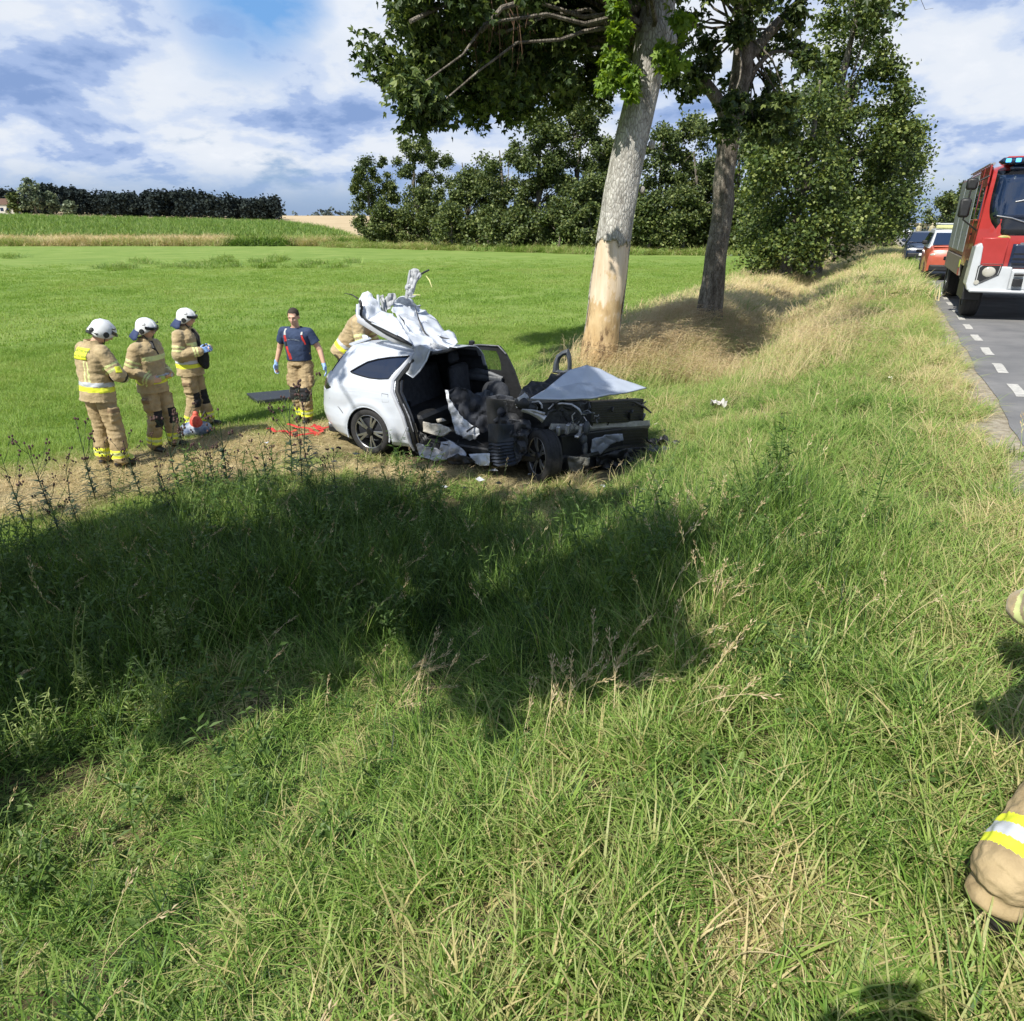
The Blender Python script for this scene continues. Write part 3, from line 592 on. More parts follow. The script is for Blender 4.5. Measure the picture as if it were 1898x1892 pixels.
# --- far wood on the left, one dark mass with an uneven top, and single trees before it
def far_wood():
    g=np.random.default_rng(99); C=[];Rr=[]
    for k in range(330):
        r=g.uniform(-.80,-.305); Y=g.uniform(335,400); x=r*Y; gz=float(ground(x,Y))
        h=9.6+1.5*math.sin(r*40)+g.normal(0,.9); h*=(1 if r<-.36 else .9); 
        for zf in (.25,.55,.85): C.append(Vector((x+g.normal(0,1.5),Y,gz+h*zf))); Rr.append(g.uniform(2.,3.4)*(1.15-zf*.3))
    P=clump_leaves(C,Rr,60,101,1.05,.3); o=leaf_mesh('far_wood',P,1.35,leafmat('hazed_wood_leaves',[(0,(.024,.034,.036)),(.6,(.030,.040,.038)),(1,(.038,.048,.040))],trans=.05,rough=.9,spec=.05,wobble=.4,wscale=.05),None,droop=.2,seed=102)  # distance haze is put into the dark leaf colours as a slight blue
    tag(o,'dark wood on the skyline beyond the maize field','wood',kind='stuff')
    C=[];Rr=[]
    for k in range(260):
        r=g.uniform(-.36,.9); Y=g.uniform(620,700); x=r*Y; gz=float(ground(x,Y)); C.append(Vector((x,Y,gz+g.uniform(0,3)*(1 if g.random()<.8 else 2)))); Rr.append(g.uniform(2,5))
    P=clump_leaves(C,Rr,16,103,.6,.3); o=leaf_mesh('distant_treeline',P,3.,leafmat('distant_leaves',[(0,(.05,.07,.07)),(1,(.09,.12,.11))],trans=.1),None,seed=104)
    tag(o,'thin bluish line of far trees on the horizon','treeline',kind='stuff')
far_wood()
for i,(px,Y,h,r,m_) in enumerate([(68,318,13.5,5.,M_LEAFG),(100,322,9.,3.6,M_LEAFG),(30,322,8.,4.,M_LEAFF),(132,320,5.5,3.,M_LEAFG)]):
    p=at(px,395,Y); tree('field_tree',['tall pale round-topped tree before the dark wood at the far left','lower pale tree right of the tall pale one before the dark wood','dark green tree beside the white house at the far left','small pale bush before the dark wood right of the pale trees'][i],p.x,float(Y),h,r,24,60,1.1,m_,170+i,'single trees before the far wood')
# --- the tree whose shade lies over the foreground; it stands to the left, outside the picture
SHADE=[(-420,1600),(0,1580),(150,1500),(300,1430),(420,1330),(600,1285),(700,1170),(790,1235),(900,1285),(1020,1345),(1180,1340),(1340,1370),(1450,1320),(1400,1200),(1320,1100),(1255,1000),(1195,915),(1040,905),(880,890),(640,885),(520,905),(400,925),(230,935),(80,975),(0,1000),(-420,1060)]
def shade_tree():
    g=np.random.default_rng(23); poly=[gnd(a,b,-.95) for a,b in SHADE]; xs=[p[0] for p in poly];ys=[p[1] for p in poly]; x,y=PT(-5,.4); base=Vector((x,y,float(ground(x,y))))
    t=thing('deciduous_tree','roadside tree outside the left edge of the picture whose shade covers the foreground weeds','tree',base); C=[];Rr=[]
    cot=1/math.tan(SUN_EL)
    while len(C)<190:
        X=g.uniform(min(xs),max(xs));Y=g.uniform(min(ys),max(ys)); 
        if not in_poly([X],[Y],poly)[0]: continue
        sd=float(segdist(X,Y,poly+[poly[0]]))
        if sd<.2 or vnoise(X,Y,19,1.5)<.30+.22*(sd<.9)+.12*(X<-2.5): continue
        h=g.uniform(5.2,8.5); C.append(Vector((X-SUND[0]*h*cot,Y-SUND[1]*h*cot,-.95+h))-base); Rr.append(g.uniform(.28,.58))
    # a looser fringe dapples the wreck
    for (px,py,z0) in [(1000,700,0),(1080,720,0),(1150,740,0),(900,740,0),(1120,830,-.6),(1020,820,-.6),(760,720,0),(940,800,-.6),(1180,870,-1),(720,780,-.4),(640,700,-.2),(860,860,-1),(1060,640,0),(40,1250,-.9),(1000,760,-.2),(1090,780,-.4),(1040,712,-.1),(1120,712,0),(1062,700,0),(1100,738,-.1),(1145,722,-.1),(1012,735,-.1),(1165,715,0),(1080,695,0),(1060,735,-.1),(870,700,0),(820,690,0)]:
        X,Y=gnd(px,py,z0); h=g.uniform(6,8.5); C.append(Vector((X-SUND[0]*h*cot,Y-SUND[1]*h*cot,z0+h))-base); Rr.append(.34)
    b=MB(); pts=[Vector((0,0,-.2)),Vector((.05,0,2)),Vector((-.1,-.3,4.5)),Vector((-.5,-.8,7)),Vector((-.8,-1.2,9.5))]
    trunk_path(b,pts,[.45,.36,.3,.22,.08],16,5,.05,3); b.build('trunk',M_BARKD,t,smooth=True)
    b=MB(); limbs(b,pts[2],[c for c in C[::4]],.07,g,segs=5); b.build('branch',M_BARKD,t,smooth=True)
    P=clump_leaves(C,Rr,165,24,.8,.25); leaf_mesh('crown',P,.17,M_LEAF,t,droop=.4,lobes=1,seed=25)
shade_tree()
# ---------------------------------------------------------------- the wrecked white estate car (u forward, v to its left, w up)
CARYAW=R(-26.43); CO=Vector((-1.592,10.076,-1.1)); CH=Vector((math.cos(CARYAW),math.sin(CARYAW),0)); CL=Vector((-CH.y,CH.x,0))
def cw(cx,cy,v):                                 # measured point of the photo on the lengthwise plane at v
    d=Vector(ray(590+cx/2.876,480+cy/2.876)); o=Vector((0,0,CAMH)); c=CO+CL*v; s=((c-o).dot(CL))/d.dot(CL); P=o+d*s-CO; return Vector((P.dot(CH),v,P.z))
M_WHITE=mat('white_car_paint',(.52,.56,.63),.34,var=.05,scale=3,coat=.35,bump=.0025,bscale=7)
M_WHITED=mat('scraped_white_paint',(.42,.44,.49),.42,col2=(.34,.35,.38),scale=6,bump=.006,bscale=16,c2amt=.9)
M_INNER=mat('bare_panel_inside',(.40,.42,.45),.5,col2=(.27,.28,.30),scale=9,bump=.006,bscale=22,c2amt=.7)
M_BLK=mat('black_plastic',(.014,.015,.017),.5,var=.3,scale=12,bump=.003,bscale=40)
M_BLKG=mat('glossy_black_trim',(.012,.013,.016),.15,var=.1,coat=.5)
M_DARK=mat('dark_interior_cloth',(.014,.016,.022),.9,col2=(.03,.034,.042),scale=14,bump=.006,bscale=30)
M_GREYP=mat('grey_plastic',(.03,.036,.045),.5,col2=(.075,.085,.10),scale=10,bump=.004,bscale=30)
M_ALU=mat('torn_aluminium',(.55,.56,.58),.38,metal=.7,col2=(.30,.30,.31),scale=10,bump=.004,bscale=25)
M_RUB=mat('tyre_rubber',(.022,.022,.023),.82,var=.25,scale=30)
M_RIM=mat('dark_alloy',(.02,.021,.024),.35,metal=.4,var=.1)
M_RIMB=mat('bright_alloy',(.36,.37,.38),.28,metal=.85,var=.08)
M_PANE=glassmat('dark_privacy_glass',(.008,.014,.035),.97,.04)
M_TINT=glassmat('tinted_glass',(.012,.02,.014),.55,.04)
wreck=thing('wrecked_car','wrecked white estate car with its side cut open, roof peeled back and front torn off','car',CO,CARYAW)
def HW(w): return float(np.interp(w,[.15,.22,.35,.55,.70,.80,.90,.97,1.02,1.10,1.2,1.3,1.37,1.41,1.44,1.46],[.80,.86,.895,.905,.90,.895,.88,.85,.81,.775,.725,.66,.60,.50,.30,.0]))
def tailu(w): return float(np.interp(w,[.1,.2,.33,.45,.55,.75,.86,.95,1.0,1.06,1.16,1.28,1.34,1.40,1.46],[-.74,-.80,-.89,-.93,-.93,-.90,-.88,-.84,-.80,-.76,-.69,-.60,-.55,-.50,-.36]))
WPROF=np.concatenate([np.linspace(.15,1.36,96),1.36+.10*np.sin(np.linspace(0,math.pi/2,26)[1:])])
def shell_pt(a,w,side=-1,u1=.95):
    ut=tailu(w); u=ut+(1-a)*(u1-ut); d=u-ut; v=HW(w)*(1-.30*max(0,1-d/.50)**2.2)
    # wheel-arch flare, shoulder crease and dents
    du=math.hypot(u-.04,w-.30); v+=.022*math.exp(-((du-.40)/.06)**2)*(1 if w<.8 else 0); v-=.018*math.exp(-((w-.60)/.10)**2)*math.exp(-((u+.35)/.5)**2)
    if side<0 and u>.25: v+= .018*noise.noise(Vector((u*6,w*5,2)))*(u-.25)*2+ -.05*max(0,.45-w)*(u-.3)
    if w>1.15: w-=.085*min(1,max(0,(side*v+.72)/.75))*min(1,(w-1.15)/.2)
    return Vector((u,side*v,w))
def pip(x,y,poly): return bool(in_poly([x],[y],poly)[0])
WINPOLY=[(-.27,1.085),(-.16,1.15),(-.03,1.22),(.12,1.265),(.30,1.30),(.60,1.335),(.50,1.21),(.36,1.045),(.22,1.03),(.05,1.03),(-.12,1.05),(-.24,1.07)]
LAMPPOLY=[(-1.1,.79),(-.70,.80),(-.56,.85),(-.66,.885),(-.78,.93),(-1.1,.94)]
def build_shell():
    NA=128; aa=np.linspace(0,1,NA)
    body=MB(); glass=MB(); lamp=MB(); seal=MB(); idx={}
    for side in (-1,1):
        G=[[shell_pt(a,w,side) for w in WPROF] for a in aa]
        vs=[G[i][j] for i in range(NA) for j in range(len(WPROF))]; nw=len(WPROF); fb=[];fg=[];fl=[];fs=[]
        for i in range(NA-1):
            for j in range(nw-1):
                c=(G[i][j]+G[i+1][j+1])/2; u,w=c.x,c.z
                cut=float(np.interp(w,[.1,.44,.68,.92,1.06,1.2,1.36,1.44,1.47],[.71,.70,.60,.51,.48,.56,.66,.67,.30])) if side<0 else .95
                if u>cut: continue
                if w>1.425 and u>-.05: continue
                if math.hypot(u-.04,w-.30)<.355 or (abs(u-.04)<.355 and w<.30): continue
                f=(i*nw+j,i*nw+j+1,(i+1)*nw+j+1,(i+1)*nw+j) 
                if pip(u,w,WINPOLY): fg.append(f); continue
                if pip(u,w,LAMPPOLY): fl.append(f); continue
                if 1.01<w<1.27+.0*u and u-tailu(w)<.085: fg.append(f); continue
                fb.append(f)
        body.add(vs,fb); glass.add([v+Vector((0,-side*.006,0)) for v in vs],fg); lamp.add([v+Vector((0,side*.003,0)) for v in vs],fl)
    # tail: from the near rear corner across to the far one
    NV=60; rows=[]; gl=[]
    nw=len(WPROF)
    vs=[];
    for j,w in enumerate(WPROF):
        hv=abs(shell_pt(1,w).y)
        for k in range(NV+1):
            v=-hv+2*hv*k/NV; x=v/max(hv,1e-3); vs.append(Vector((tailu(w)-.09*(1-x*x)*min(1,hv/.3),v,w-(.085*min(1,max(0,(v+.72)/.75))*min(1,(w-1.15)/.2) if w>1.15 else 0))))
    fb=[];fg=[];fl=[]
    for j in range(nw-1):
        for k in range(NV):
            f=(j*(NV+1)+k,j*(NV+1)+k+1,(j+1)*(NV+1)+k+1,(j+1)*(NV+1)+k); w=(WPROF[j]+WPROF[j+1])/2; v=abs(vs[f[0]].y)
            if 1.0<w<1.31 and v<HW(w)*.83-.02: fg.append(f)
            elif .80<w<.91 and v>.35: fl.append(f)
            else: fb.append(f)
    body.add(vs,fb); glass.add([v+Vector((.004,0,0)) for v in vs],fg); lamp.add([v-Vector((.003,0,0)) for v in vs],fl)
    body.build('rear_body',M_WHITE,wreck,smooth=True,solid=.012,auto=False)
    glass.build('rear_side_window',M_PANE,wreck,smooth=True,auto=False); lamp.build('tail_lamp',mat('tail_lamp_glass',(.010,.007,.014),.25,var=.1,spec=.3),wreck,smooth=True,auto=False)
    # chrome/black seal round the side window
    tb=MB(); pts=[]
    for (u,w) in WINPOLY+WINPOLY[:1]:
        hv=HW(w); d=u-tailu(w); v=hv*(1-.30*max(0,1-d/.50)**2.2); pts.append(Vector((u,-v-.004,w)))
    tb.tube(pts,.010,6); tb.build('window_seal',M_BLKG,wreck,smooth=True)
    # roof rail, spoiler lip, bumper crease
    b=MB(); b.tube([shell_pt(1,1.38)+Vector((-.05,.05,.02)),shell_pt(1,1.40)+Vector((-.06,.4,.035)),Vector((tailu(1.4)-.1,0,1.435)),shell_pt(1,1.40,1)+Vector((-.06,-.4,.035)),shell_pt(1,1.38,1)+Vector((-.05,-.05,.02))],[(.05,.018)]*5,8); b.build('roof_spoiler',M_WHITE,wreck,smooth=True)
    # torn rear pillar: ridge from the window's front corner down along the cut
    b=MB(); P=[(.66,1.37),(.60,1.27),(.50,1.12),(.44,1.03),(.47,.90),(.545,.76),(.63,.60),(.685,.40),(.70,.22),(.71,.12)]
    b.tube([Vector((u,-HW(w)-.008,w)) for u,w in P],[.022,.03,.032,.034,.03,.026,.026,.024,.024,.02],8); b.build('door_opening_edge',M_WHITED,wreck,smooth=True)
    b=MB(); b.tube([Vector((u+.055,-HW(w)+.02,w)) for u,w in P],[.03]*10,8); b.build('door_seal',M_BLK,wreck,smooth=True)
    b=MB(); b.tube([Vector((u+.10,-HW(w)+.05,w)) for u,w in P[3:]],[.022]*7,8); b.build('door_seal',M_BLKG,wreck,smooth=True)
    b=MB(); b.tube([Vector((u+.085,-HW(w)+.01,w)) for u,w in P[5:8]],[.008,.012,.006],6); b.build('torn_edge_strip',M_ALU,wreck,smooth=True)
    b=MB(); b.tube([Vector((.04+.357*math.cos(a),-.9*(1-.30*max(0,1-(.97+.357*math.cos(a))/.5)**2.2)-.012,.30+.357*math.sin(a))) for a in np.linspace(-.25,math.pi+.3,22)],[(.009,.010)]*22,6); b.build('wheel_arch_lip',M_WHITE,wreck,smooth=True)
    for nm,pts in (('fuel_flap_gap',[(.30,.86),(.40,.86),(.41,.76),(.31,.75),(.30,.86)]),('bumper_seam',[(-.36,.52),(-.45,.60),(-.62,.70),(-.80,.78)]),('shoulder_crease',[(-.62,.79),(-.30,.84),(.05,.86),(.40,.84)])):
        b=MB(); q=[]
        for (u,w) in pts:
            d=u-tailu(w); v=HW(w)*(1-.30*max(0,1-d/.50)**2.2); du=math.hypot(u-.04,w-.30); v+=.022*math.exp(-((du-.40)/.06)**2)*(1 if w<.8 else 0)-.018*math.exp(-((w-.60)/.10)**2)*math.exp(-((u+.35)/.5)**2); q.append(Vector((u,-v-.004,w)))
        b.tube(q,.0045,5); b.build(nm,M_BLK if nm!='shoulder_crease' else M_WHITE,wreck,smooth=True)
    # wheel-arch lining
    b=MB(); n=20
    for k in range(n): 
        a0=math.pi*k/n; a1=math.pi*(k+1)/n; r=.352
        q=[(.04+r*math.cos(a),.30+r*math.sin(a)) for a in (a0,a1)]; b.add([(q[0][0],-.895,q[0][1]),(q[1][0],-.895,q[1][1]),(q[1][0],-.45,q[1][1]),(q[0][0],-.45,q[0][1])],[(0,1,2,3)])
    b.add([(-.35,-.46,.05),(.45,-.46,.05),(.45,-.46,.68),(-.35,-.46,.68)],[(0,1,2,3)]); b.build('wheel_arch_liner',M_BLK,wreck)
build_shell()
def make_wheel(loc,rot,name='wheel'):
    w=bpy.data.objects.new(name,None); link(w,wreck); w.location=loc; w.rotation_euler=rot; w.empty_display_size=.1
    b=MB(); RR=.322; Wd=.105
    prof=[(.232,-Wd*.9),(.25,-Wd),(.285,-Wd*1.03),(.308,-Wd*.93),(RR,-Wd*.75),(RR+.003,-Wd*.3),(RR+.003,Wd*.3),(RR,Wd*.75),(.308,Wd*.93),(.285,Wd*1.03),(.25,Wd),(.232,Wd*.9)]
    Mx=Matrix.Rotation(math.pi/2,4,'Z')          # axis local X -> Y
    b.lathe(prof,40,Mx)
    for r_ in (-.055,-.02,.02,.055): b.lathe([(RR+.0045,r_-.004),(RR-.004,r_),(RR+.0045,r_+.004)],40,Mx)
    b.build('tyre',M_RUB,w,smooth=True)
    b=MB(); b.lathe([(.236,-.09),(.226,-.092),(.218,-.085),(.212,-.05),(.212,.08),(.0,.08)],36,Mx); b.build('rim',M_RIM,w,smooth=True)
    b=MB(); b.lathe([(.238,-.093),(.229,-.097),(.222,-.090)],36,Mx); b.build('rim_edge',M_RIMB,w,smooth=True)
    for k in range(5):
        s=MB(); a=2*math.pi*k/5+.3
        for da,wd in ((-.13,.0065),(.13,.0065)):
            p0=(math.cos(a+da*.55)*.05,math.sin(a+da*.55)*.05); p1=(math.cos(a+da*1.25)*.222,math.sin(a+da*1.25)*.222)
            s.tube([(p0[0],-.072,p0[1]),((p0[0]+p1[0])/2,-.088,(p0[1]+p1[1])/2),(p1[0],-.086,p1[1])],[(wd,.018)]*3,6)
        s.build('spoke',M_RIMB,w,smooth=True)
    b=MB(); b.lathe([(.0,-.10),(.045,-.098),(.06,-.08),(.06,0)],20,Mx); b.build('hub_cap',M_RIM,w,smooth=True)
    b=MB(); b.lathe([(.15,.0),(.15,.02),(0,.02)],24,Mx); b.build('brake_disc',M_ALU,w,smooth=True)
    return w
make_wheel((.04,-.79,.305),(0,.4,0))
make_wheel((.04,.79,.305),(0,.4,math.pi))
make_wheel((2.60,-.78,.30),(R(-6),.9,R(-44)))
make_wheel((2.62,.78,.30),(0,.2,math.pi+.1))
def sheet(name,pts,m,amp=.02,cuts=3,thick=.004,seed=0,fs=5.,parent=None,smooth=True,faces=None,label=None,fold=0.,bend=None):
    """torn sheet-metal or cloth piece: pts (cx,cy,v) measured on the photo, or Vectors, triangulated, subdivided, crumpled, with thickness"""
    P=[cw(*p) if not isinstance(p,Vector) else p for p in pts]; bm=bmesh.new(); vs=[bm.verts.new(p) for p in P]
    if faces: [bm.faces.new([vs[i] for i in f]) for f in faces]
    else: f=bm.faces.new(vs); bmesh.ops.triangulate(bm,faces=[f])
    for _ in range(cuts): bmesh.ops.subdivide_edges(bm,edges=[e for e in bm.edges if e.calc_length()>.03],cuts=1,use_grid_fill=True); bmesh.ops.triangulate(bm,faces=[f for f in bm.faces if len(f.verts)>4])
    bm.normal_update()
    for v in bm.verts:
        q=v.co*fs+Vector((seed*3.1,seed,0)); n=noise.noise(q)+.5*noise.noise(q*2.3)+ (fold*math.sin(q.x*3.5+q.z*1.7+2*noise.noise(q*.5)) if fold else 0)
        v.co+=v.normal*n*amp+Vector((noise.noise(q*1.3+Vector((9,0,0))),0,noise.noise(q*1.3+Vector((0,9,0)))))*amp*.35
    if amp>=.015:
        bm.normal_update()
        for v in bm.verts:
            q=v.co*fs*1.7+Vector((seed*1.3,0,seed)); r=1-abs(noise.noise(q))*3.2; v.co+=v.normal*amp*.8*(max(-.6,r)-.3)
    me=bpy.data.meshes.new(name); bm.to_mesh(me); bm.free(); me.materials.append(m); o=bpy.data.objects.new(name,me); link(o,parent or wreck)
    if smooth: me.polygons.foreach_set('use_smooth',np.ones(len(me.polygons),bool))
    try: me.set_sharp_from_angle(angle=R(26))
    except Exception: pass
    s=o.modifiers.new('w','SOLIDIFY'); s.thickness=thick; s.offset=0
    if label: o['label']=label
    return o
def wreck_inside():
    # floor, sills, far side
    b=MB(); b.box((1.0,0,.22),(3.6,1.5,.10),ch=.02); b.box((.55,0,.42),(.5,1.45,.3),ch=.04); b.build('floor_pan',M_BLK,wreck)
    b=MB(); b.box((-.35,0,.62),(.9,1.5,.35),ch=.05); b.build('boot_floor',M_DARK,wreck)
    # inner trim of the rear quarter (black from inside)
    b=MB(); vs=[];nw=20; ww=np.linspace(.2,1.36,nw); uu=np.linspace(-.5,.93,24)
    for side in (-1,1):
        vs=[Vector((max(u,tailu(w)+.16),side*(HW(w)-.05)*(1-.30*max(0,1-(u-tailu(w))/.5)**2.2),w-.02-(.085 if side>0 and w>1.2 else 0))) for u in uu for w in ww]; fs=[]
        for i in range(23):
            for j in range(nw-1):
                c=(vs[i*nw+j]+vs[(i+1)*nw+j+1])/2
                if pip(c.x,c.z,WINPOLY) and side<0: continue
                if side<0 and c.x>float(np.interp(c.z,[.1,.44,.68,.92,1.06,1.2,1.36],[.71,.70,.60,.51,.48,.56,.66])): continue
                fs.append((i*nw+j,i*nw+j+1,(i+1)*nw+j+1,(i+1)*nw+j))
        b.add(vs,fs)
    b.build('inner_trim',M_DARK,wreck,smooth=True,auto=False)
    b=MB(); b.box((.22,0.02,1.29),(.9,1.0,.02),ch=.005); b.build('headliner',M_DARK,wreck)
    def seat(u,v,wd,back,name,tilt=-.25):
        s=bpy.data.objects.new(name,None); link(s,wreck); s.location=(u,v,.36)
        b=MB(); b.box((0,0,.07),(.50,wd,.16),ch=.05); b.build('seat_cushion',M_DARK,s,smooth=True,bevel=.02)
        b=MB(); b.box((-.30,0,.40),(.14,wd*.95,.62),rot=(0,tilt,0),ch=.05); b.build('seat_back',M_DARK,s,smooth=True,bevel=.02)
        for q in ([0] if wd<.7 else [-.4,.4]): b=MB(); b.box((-.40,q,.80),(.09,.26,.17),rot=(0,tilt,0),ch=.04); b.build('headrest',M_DARK,s,smooth=True,bevel=.02)
    seat(.55,0,1.3,1,'rear_seat'); seat(1.02,.42,.5,1,'front_seat',-.1); 
    # far side doors, seen from inside; window openings with tinted panes
    def framed(name,outer,inner,v0,m,pane=True):
        o=[cw(x,y,v0) for x,y in outer]; i=[cw(x,y,v0) for x,y in inner]; n=len(o); b=MB()
        for s in (0,.05): pass
        fr=[Vector((p.x,p.y+.0,p.z)) for p in o]; fi=i
        vs=fr+fi+[p+Vector((0,.045,0)) for p in fr]+[p+Vector((0,.045,0)) for p in fi]
        fs=[(k,(k+1)%n,n+(k+1)%n,n+k) for k in range(n)]+[(2*n+k,3*n+k,3*n+(k+1)%n,2*n+(k+1)%n) for k in range(n)]+[(n+k,n+(k+1)%n,3*n+(k+1)%n,3*n+k) for k in range(n)]+[(k,2*n+k,2*n+(k+1)%n,(k+1)%n) for k in range(n)]
        b.add(vs,fs); d=b.build(name,M_BLK,wreck)
        if pane: g=MB(); g.add([p+Vector((0,.02,0)) for p in fi],[tuple(range(n))]); g.build('door_glass',M_TINT,d)
        return d
    d=framed('far_front_door',[(752,462),(860,458),(965,465),(1000,508),(1040,590),(1078,700),(1090,800),(760,800)],[(775,484),(860,482),(948,490),(962,520),(973,560),(975,595),(880,588),(785,575)],.80,M_BLK)
    b=MB(); b.tube([cw(760,462,.79),cw(860,457,.79),cw(960,463,.79),cw(1000,506,.79)],.013,6); b.build('door_frame_trim',M_GREYP,d,smooth=True)
    b=MB(); b.tube([cw(800,605,.76),cw(850,598,.76),cw(905,612,.76),cw(982,640,.76)],[(.03,.05),(.035,.05),(.035,.05),(.02,.04)],8); b.tube([cw(800,625,.74),cw(880,632,.74),cw(978,648,.74)],[(.02,.05)]*3,8); b.build('armrest',M_GREYP,d,smooth=True)
    b=MB(); b.tube([cw(925,668,.74),cw(945,660,.74),cw(955,672,.74),cw(940,688,.74)],.012,6); b.build('door_handle',M_ALU,d,smooth=True)
    framed('far_rear_door',[(585,492),(660,488),(752,478),(762,600),(765,800),(560,800),(565,640),(570,540)],[(610,520),(670,508),(732,504),(736,540),(722,562),(690,566),(640,562),(612,552)],.80,M_BLK)
    # B pillar on the far side, far quarter
    b=MB(); b.tube([Vector((.72,.80,1.34)),Vector((.70,.84,.9)),Vector((.68,.84,.3))],[.045,.05,.05],8); b.build('centre_pillar',M_BLK,wreck,smooth=True)
    # dashboard, crushed inwards, with drooping grey-black trim and air bag
    b=MB(); b.tube([cw(900,720,.7),cw(930,730,.3),cw(960,735,-.1),cw(1000,745,-.5)],[(.12,.2),(.14,.22),(.15,.24),(.10,.2)],12); b.build('dashboard',M_DARK,wreck,smooth=True,sub=1)
    sheet('drooping_air_bag',[(690,705,-.45),(740,680,-.40),(790,690,-.38),(830,715,-.45),(880,735,-.5),(960,725,-.55),(1030,735,-.6),(1010,800,-.62),(985,850,-.66),(940,880,-.62),(880,930,-.58),(830,905,-.55),(780,870,-.52),(735,800,-.48)],mat('dark_grey_fabric',(.012,.014,.02),.85,col2=(.04,.046,.06),scale=5,bump=.01,bscale=18,c2amt=.7),amp=.05,cuts=5,fold=.7,seed=1,fs=4.)  # dark grey cloth with random paler blotches
    sheet('crushed_dash_panel',[(830,720,-.3),(905,700,-.3),(1000,725,-.35),(1040,735,-.4),(1020,800,-.5),(980,860,-.55),(930,830,-.5),(880,760,-.4)],M_GREYP,amp=.05,cuts=4,seed=4)
    sheet('bent_door_pillar',[(675,698,-.62),(690,702,-.62),(700,745,-.62),(735,800,-.60),(770,848,-.60),(830,885,-.62),(858,905,-.64),(856,935,-.66),(815,960,-.66),(772,952,-.64),(735,930,-.62),(715,870,-.62),(695,790,-.62)],mat('white_torn_trim',(.60,.63,.68),.6,col2=(.36,.38,.42),scale=8,bump=.01,bscale=25,c2amt=.8),amp=.025,cuts=4,seed=2)
    sheet('bent_door_pillar',[(770,952,-.70),(800,930,-.72),(850,940,-.70),(845,955,-.68),(800,965,-.66)],M_INNER,amp=.02,cuts=3,seed=3)
    # pale foam and panel scraps on the sill
    for k,(pp,mm) in enumerate([([(560,865,-.72),(600,875,-.7),(640,880,-.7),(690,895,-.7),(708,915,-.72),(660,945,-.74),(610,935,-.74),(560,920,-.74)],'foam_scrap'),([(630,855,-.5),(665,850,-.5),(680,862,-.5),(640,872,-.5)],'foam_scrap')]):
        sheet(mm,pp,mat('dirty_foam',(.56,.54,.47),.9,col2=(.36,.34,.30),scale=12,bump=.01,bscale=40),amp=.02,cuts=4,thick=.03,seed=5+k)
    sheet('crumpled_sill',[(520,990,-.90),(535,980,-.88),(600,1005,-.88),(650,1020,-.90),(655,975,-.86),(700,965,-.86),(760,1000,-.88),(790,1040,-.90),(800,1070,-.92),(700,1065,-.93),(620,1075,-.93),(540,1055,-.92)],M_WHITED,amp=.03,cuts=4,thick=.006,seed=6,fs=6)
    sheet('crumpled_sill',[(805,1040,-.90),(860,1036,-.90),(918,1035,-.9),(915,1070,-.92),(908,1102,-.94),(860,1104,-.94),(835,1090,-.93),(815,1060,-.92)],M_WHITE,amp=.02,cuts=4,thick=.006,seed=7)
    sheet('torn_trim_strip',[(690,1060,-.97),(740,1040,-.98),(820,1060,-.98),(835,1085,-.98),(760,1095,-.98),(690,1090,-.97)],M_BLK,amp=.03,cuts=3,thick=.01,seed=8)
    sheet('torn_trim_strip',[(500,900,-.80),(545,920,-.78),(600,960,-.80),(655,990,-.82),(650,1020,-.84),(590,1010,-.84),(530,970,-.84),(505,940,-.82)],M_BLK,amp=.04,cuts=3,thick=.01,seed=18)
    g=np.random.default_rng(5)
    for k in range(16):
        b=MB(); c=cw(g.uniform(540,900),g.uniform(920,1030),g.uniform(-.8,-.3)); pts=[c]
        for _ in range(4): pts.append(pts[-1]+Vector((g.normal(0,.07),g.normal(0,.05),g.normal(0,.05))))
        b.tube(pts,g.uniform(.005,.014),6); b.build('loose_cable',[M_BLK,M_GREYP,M_ALU][int(k%7==0)*2 or k%2],wreck,smooth=True)
wreck_inside()
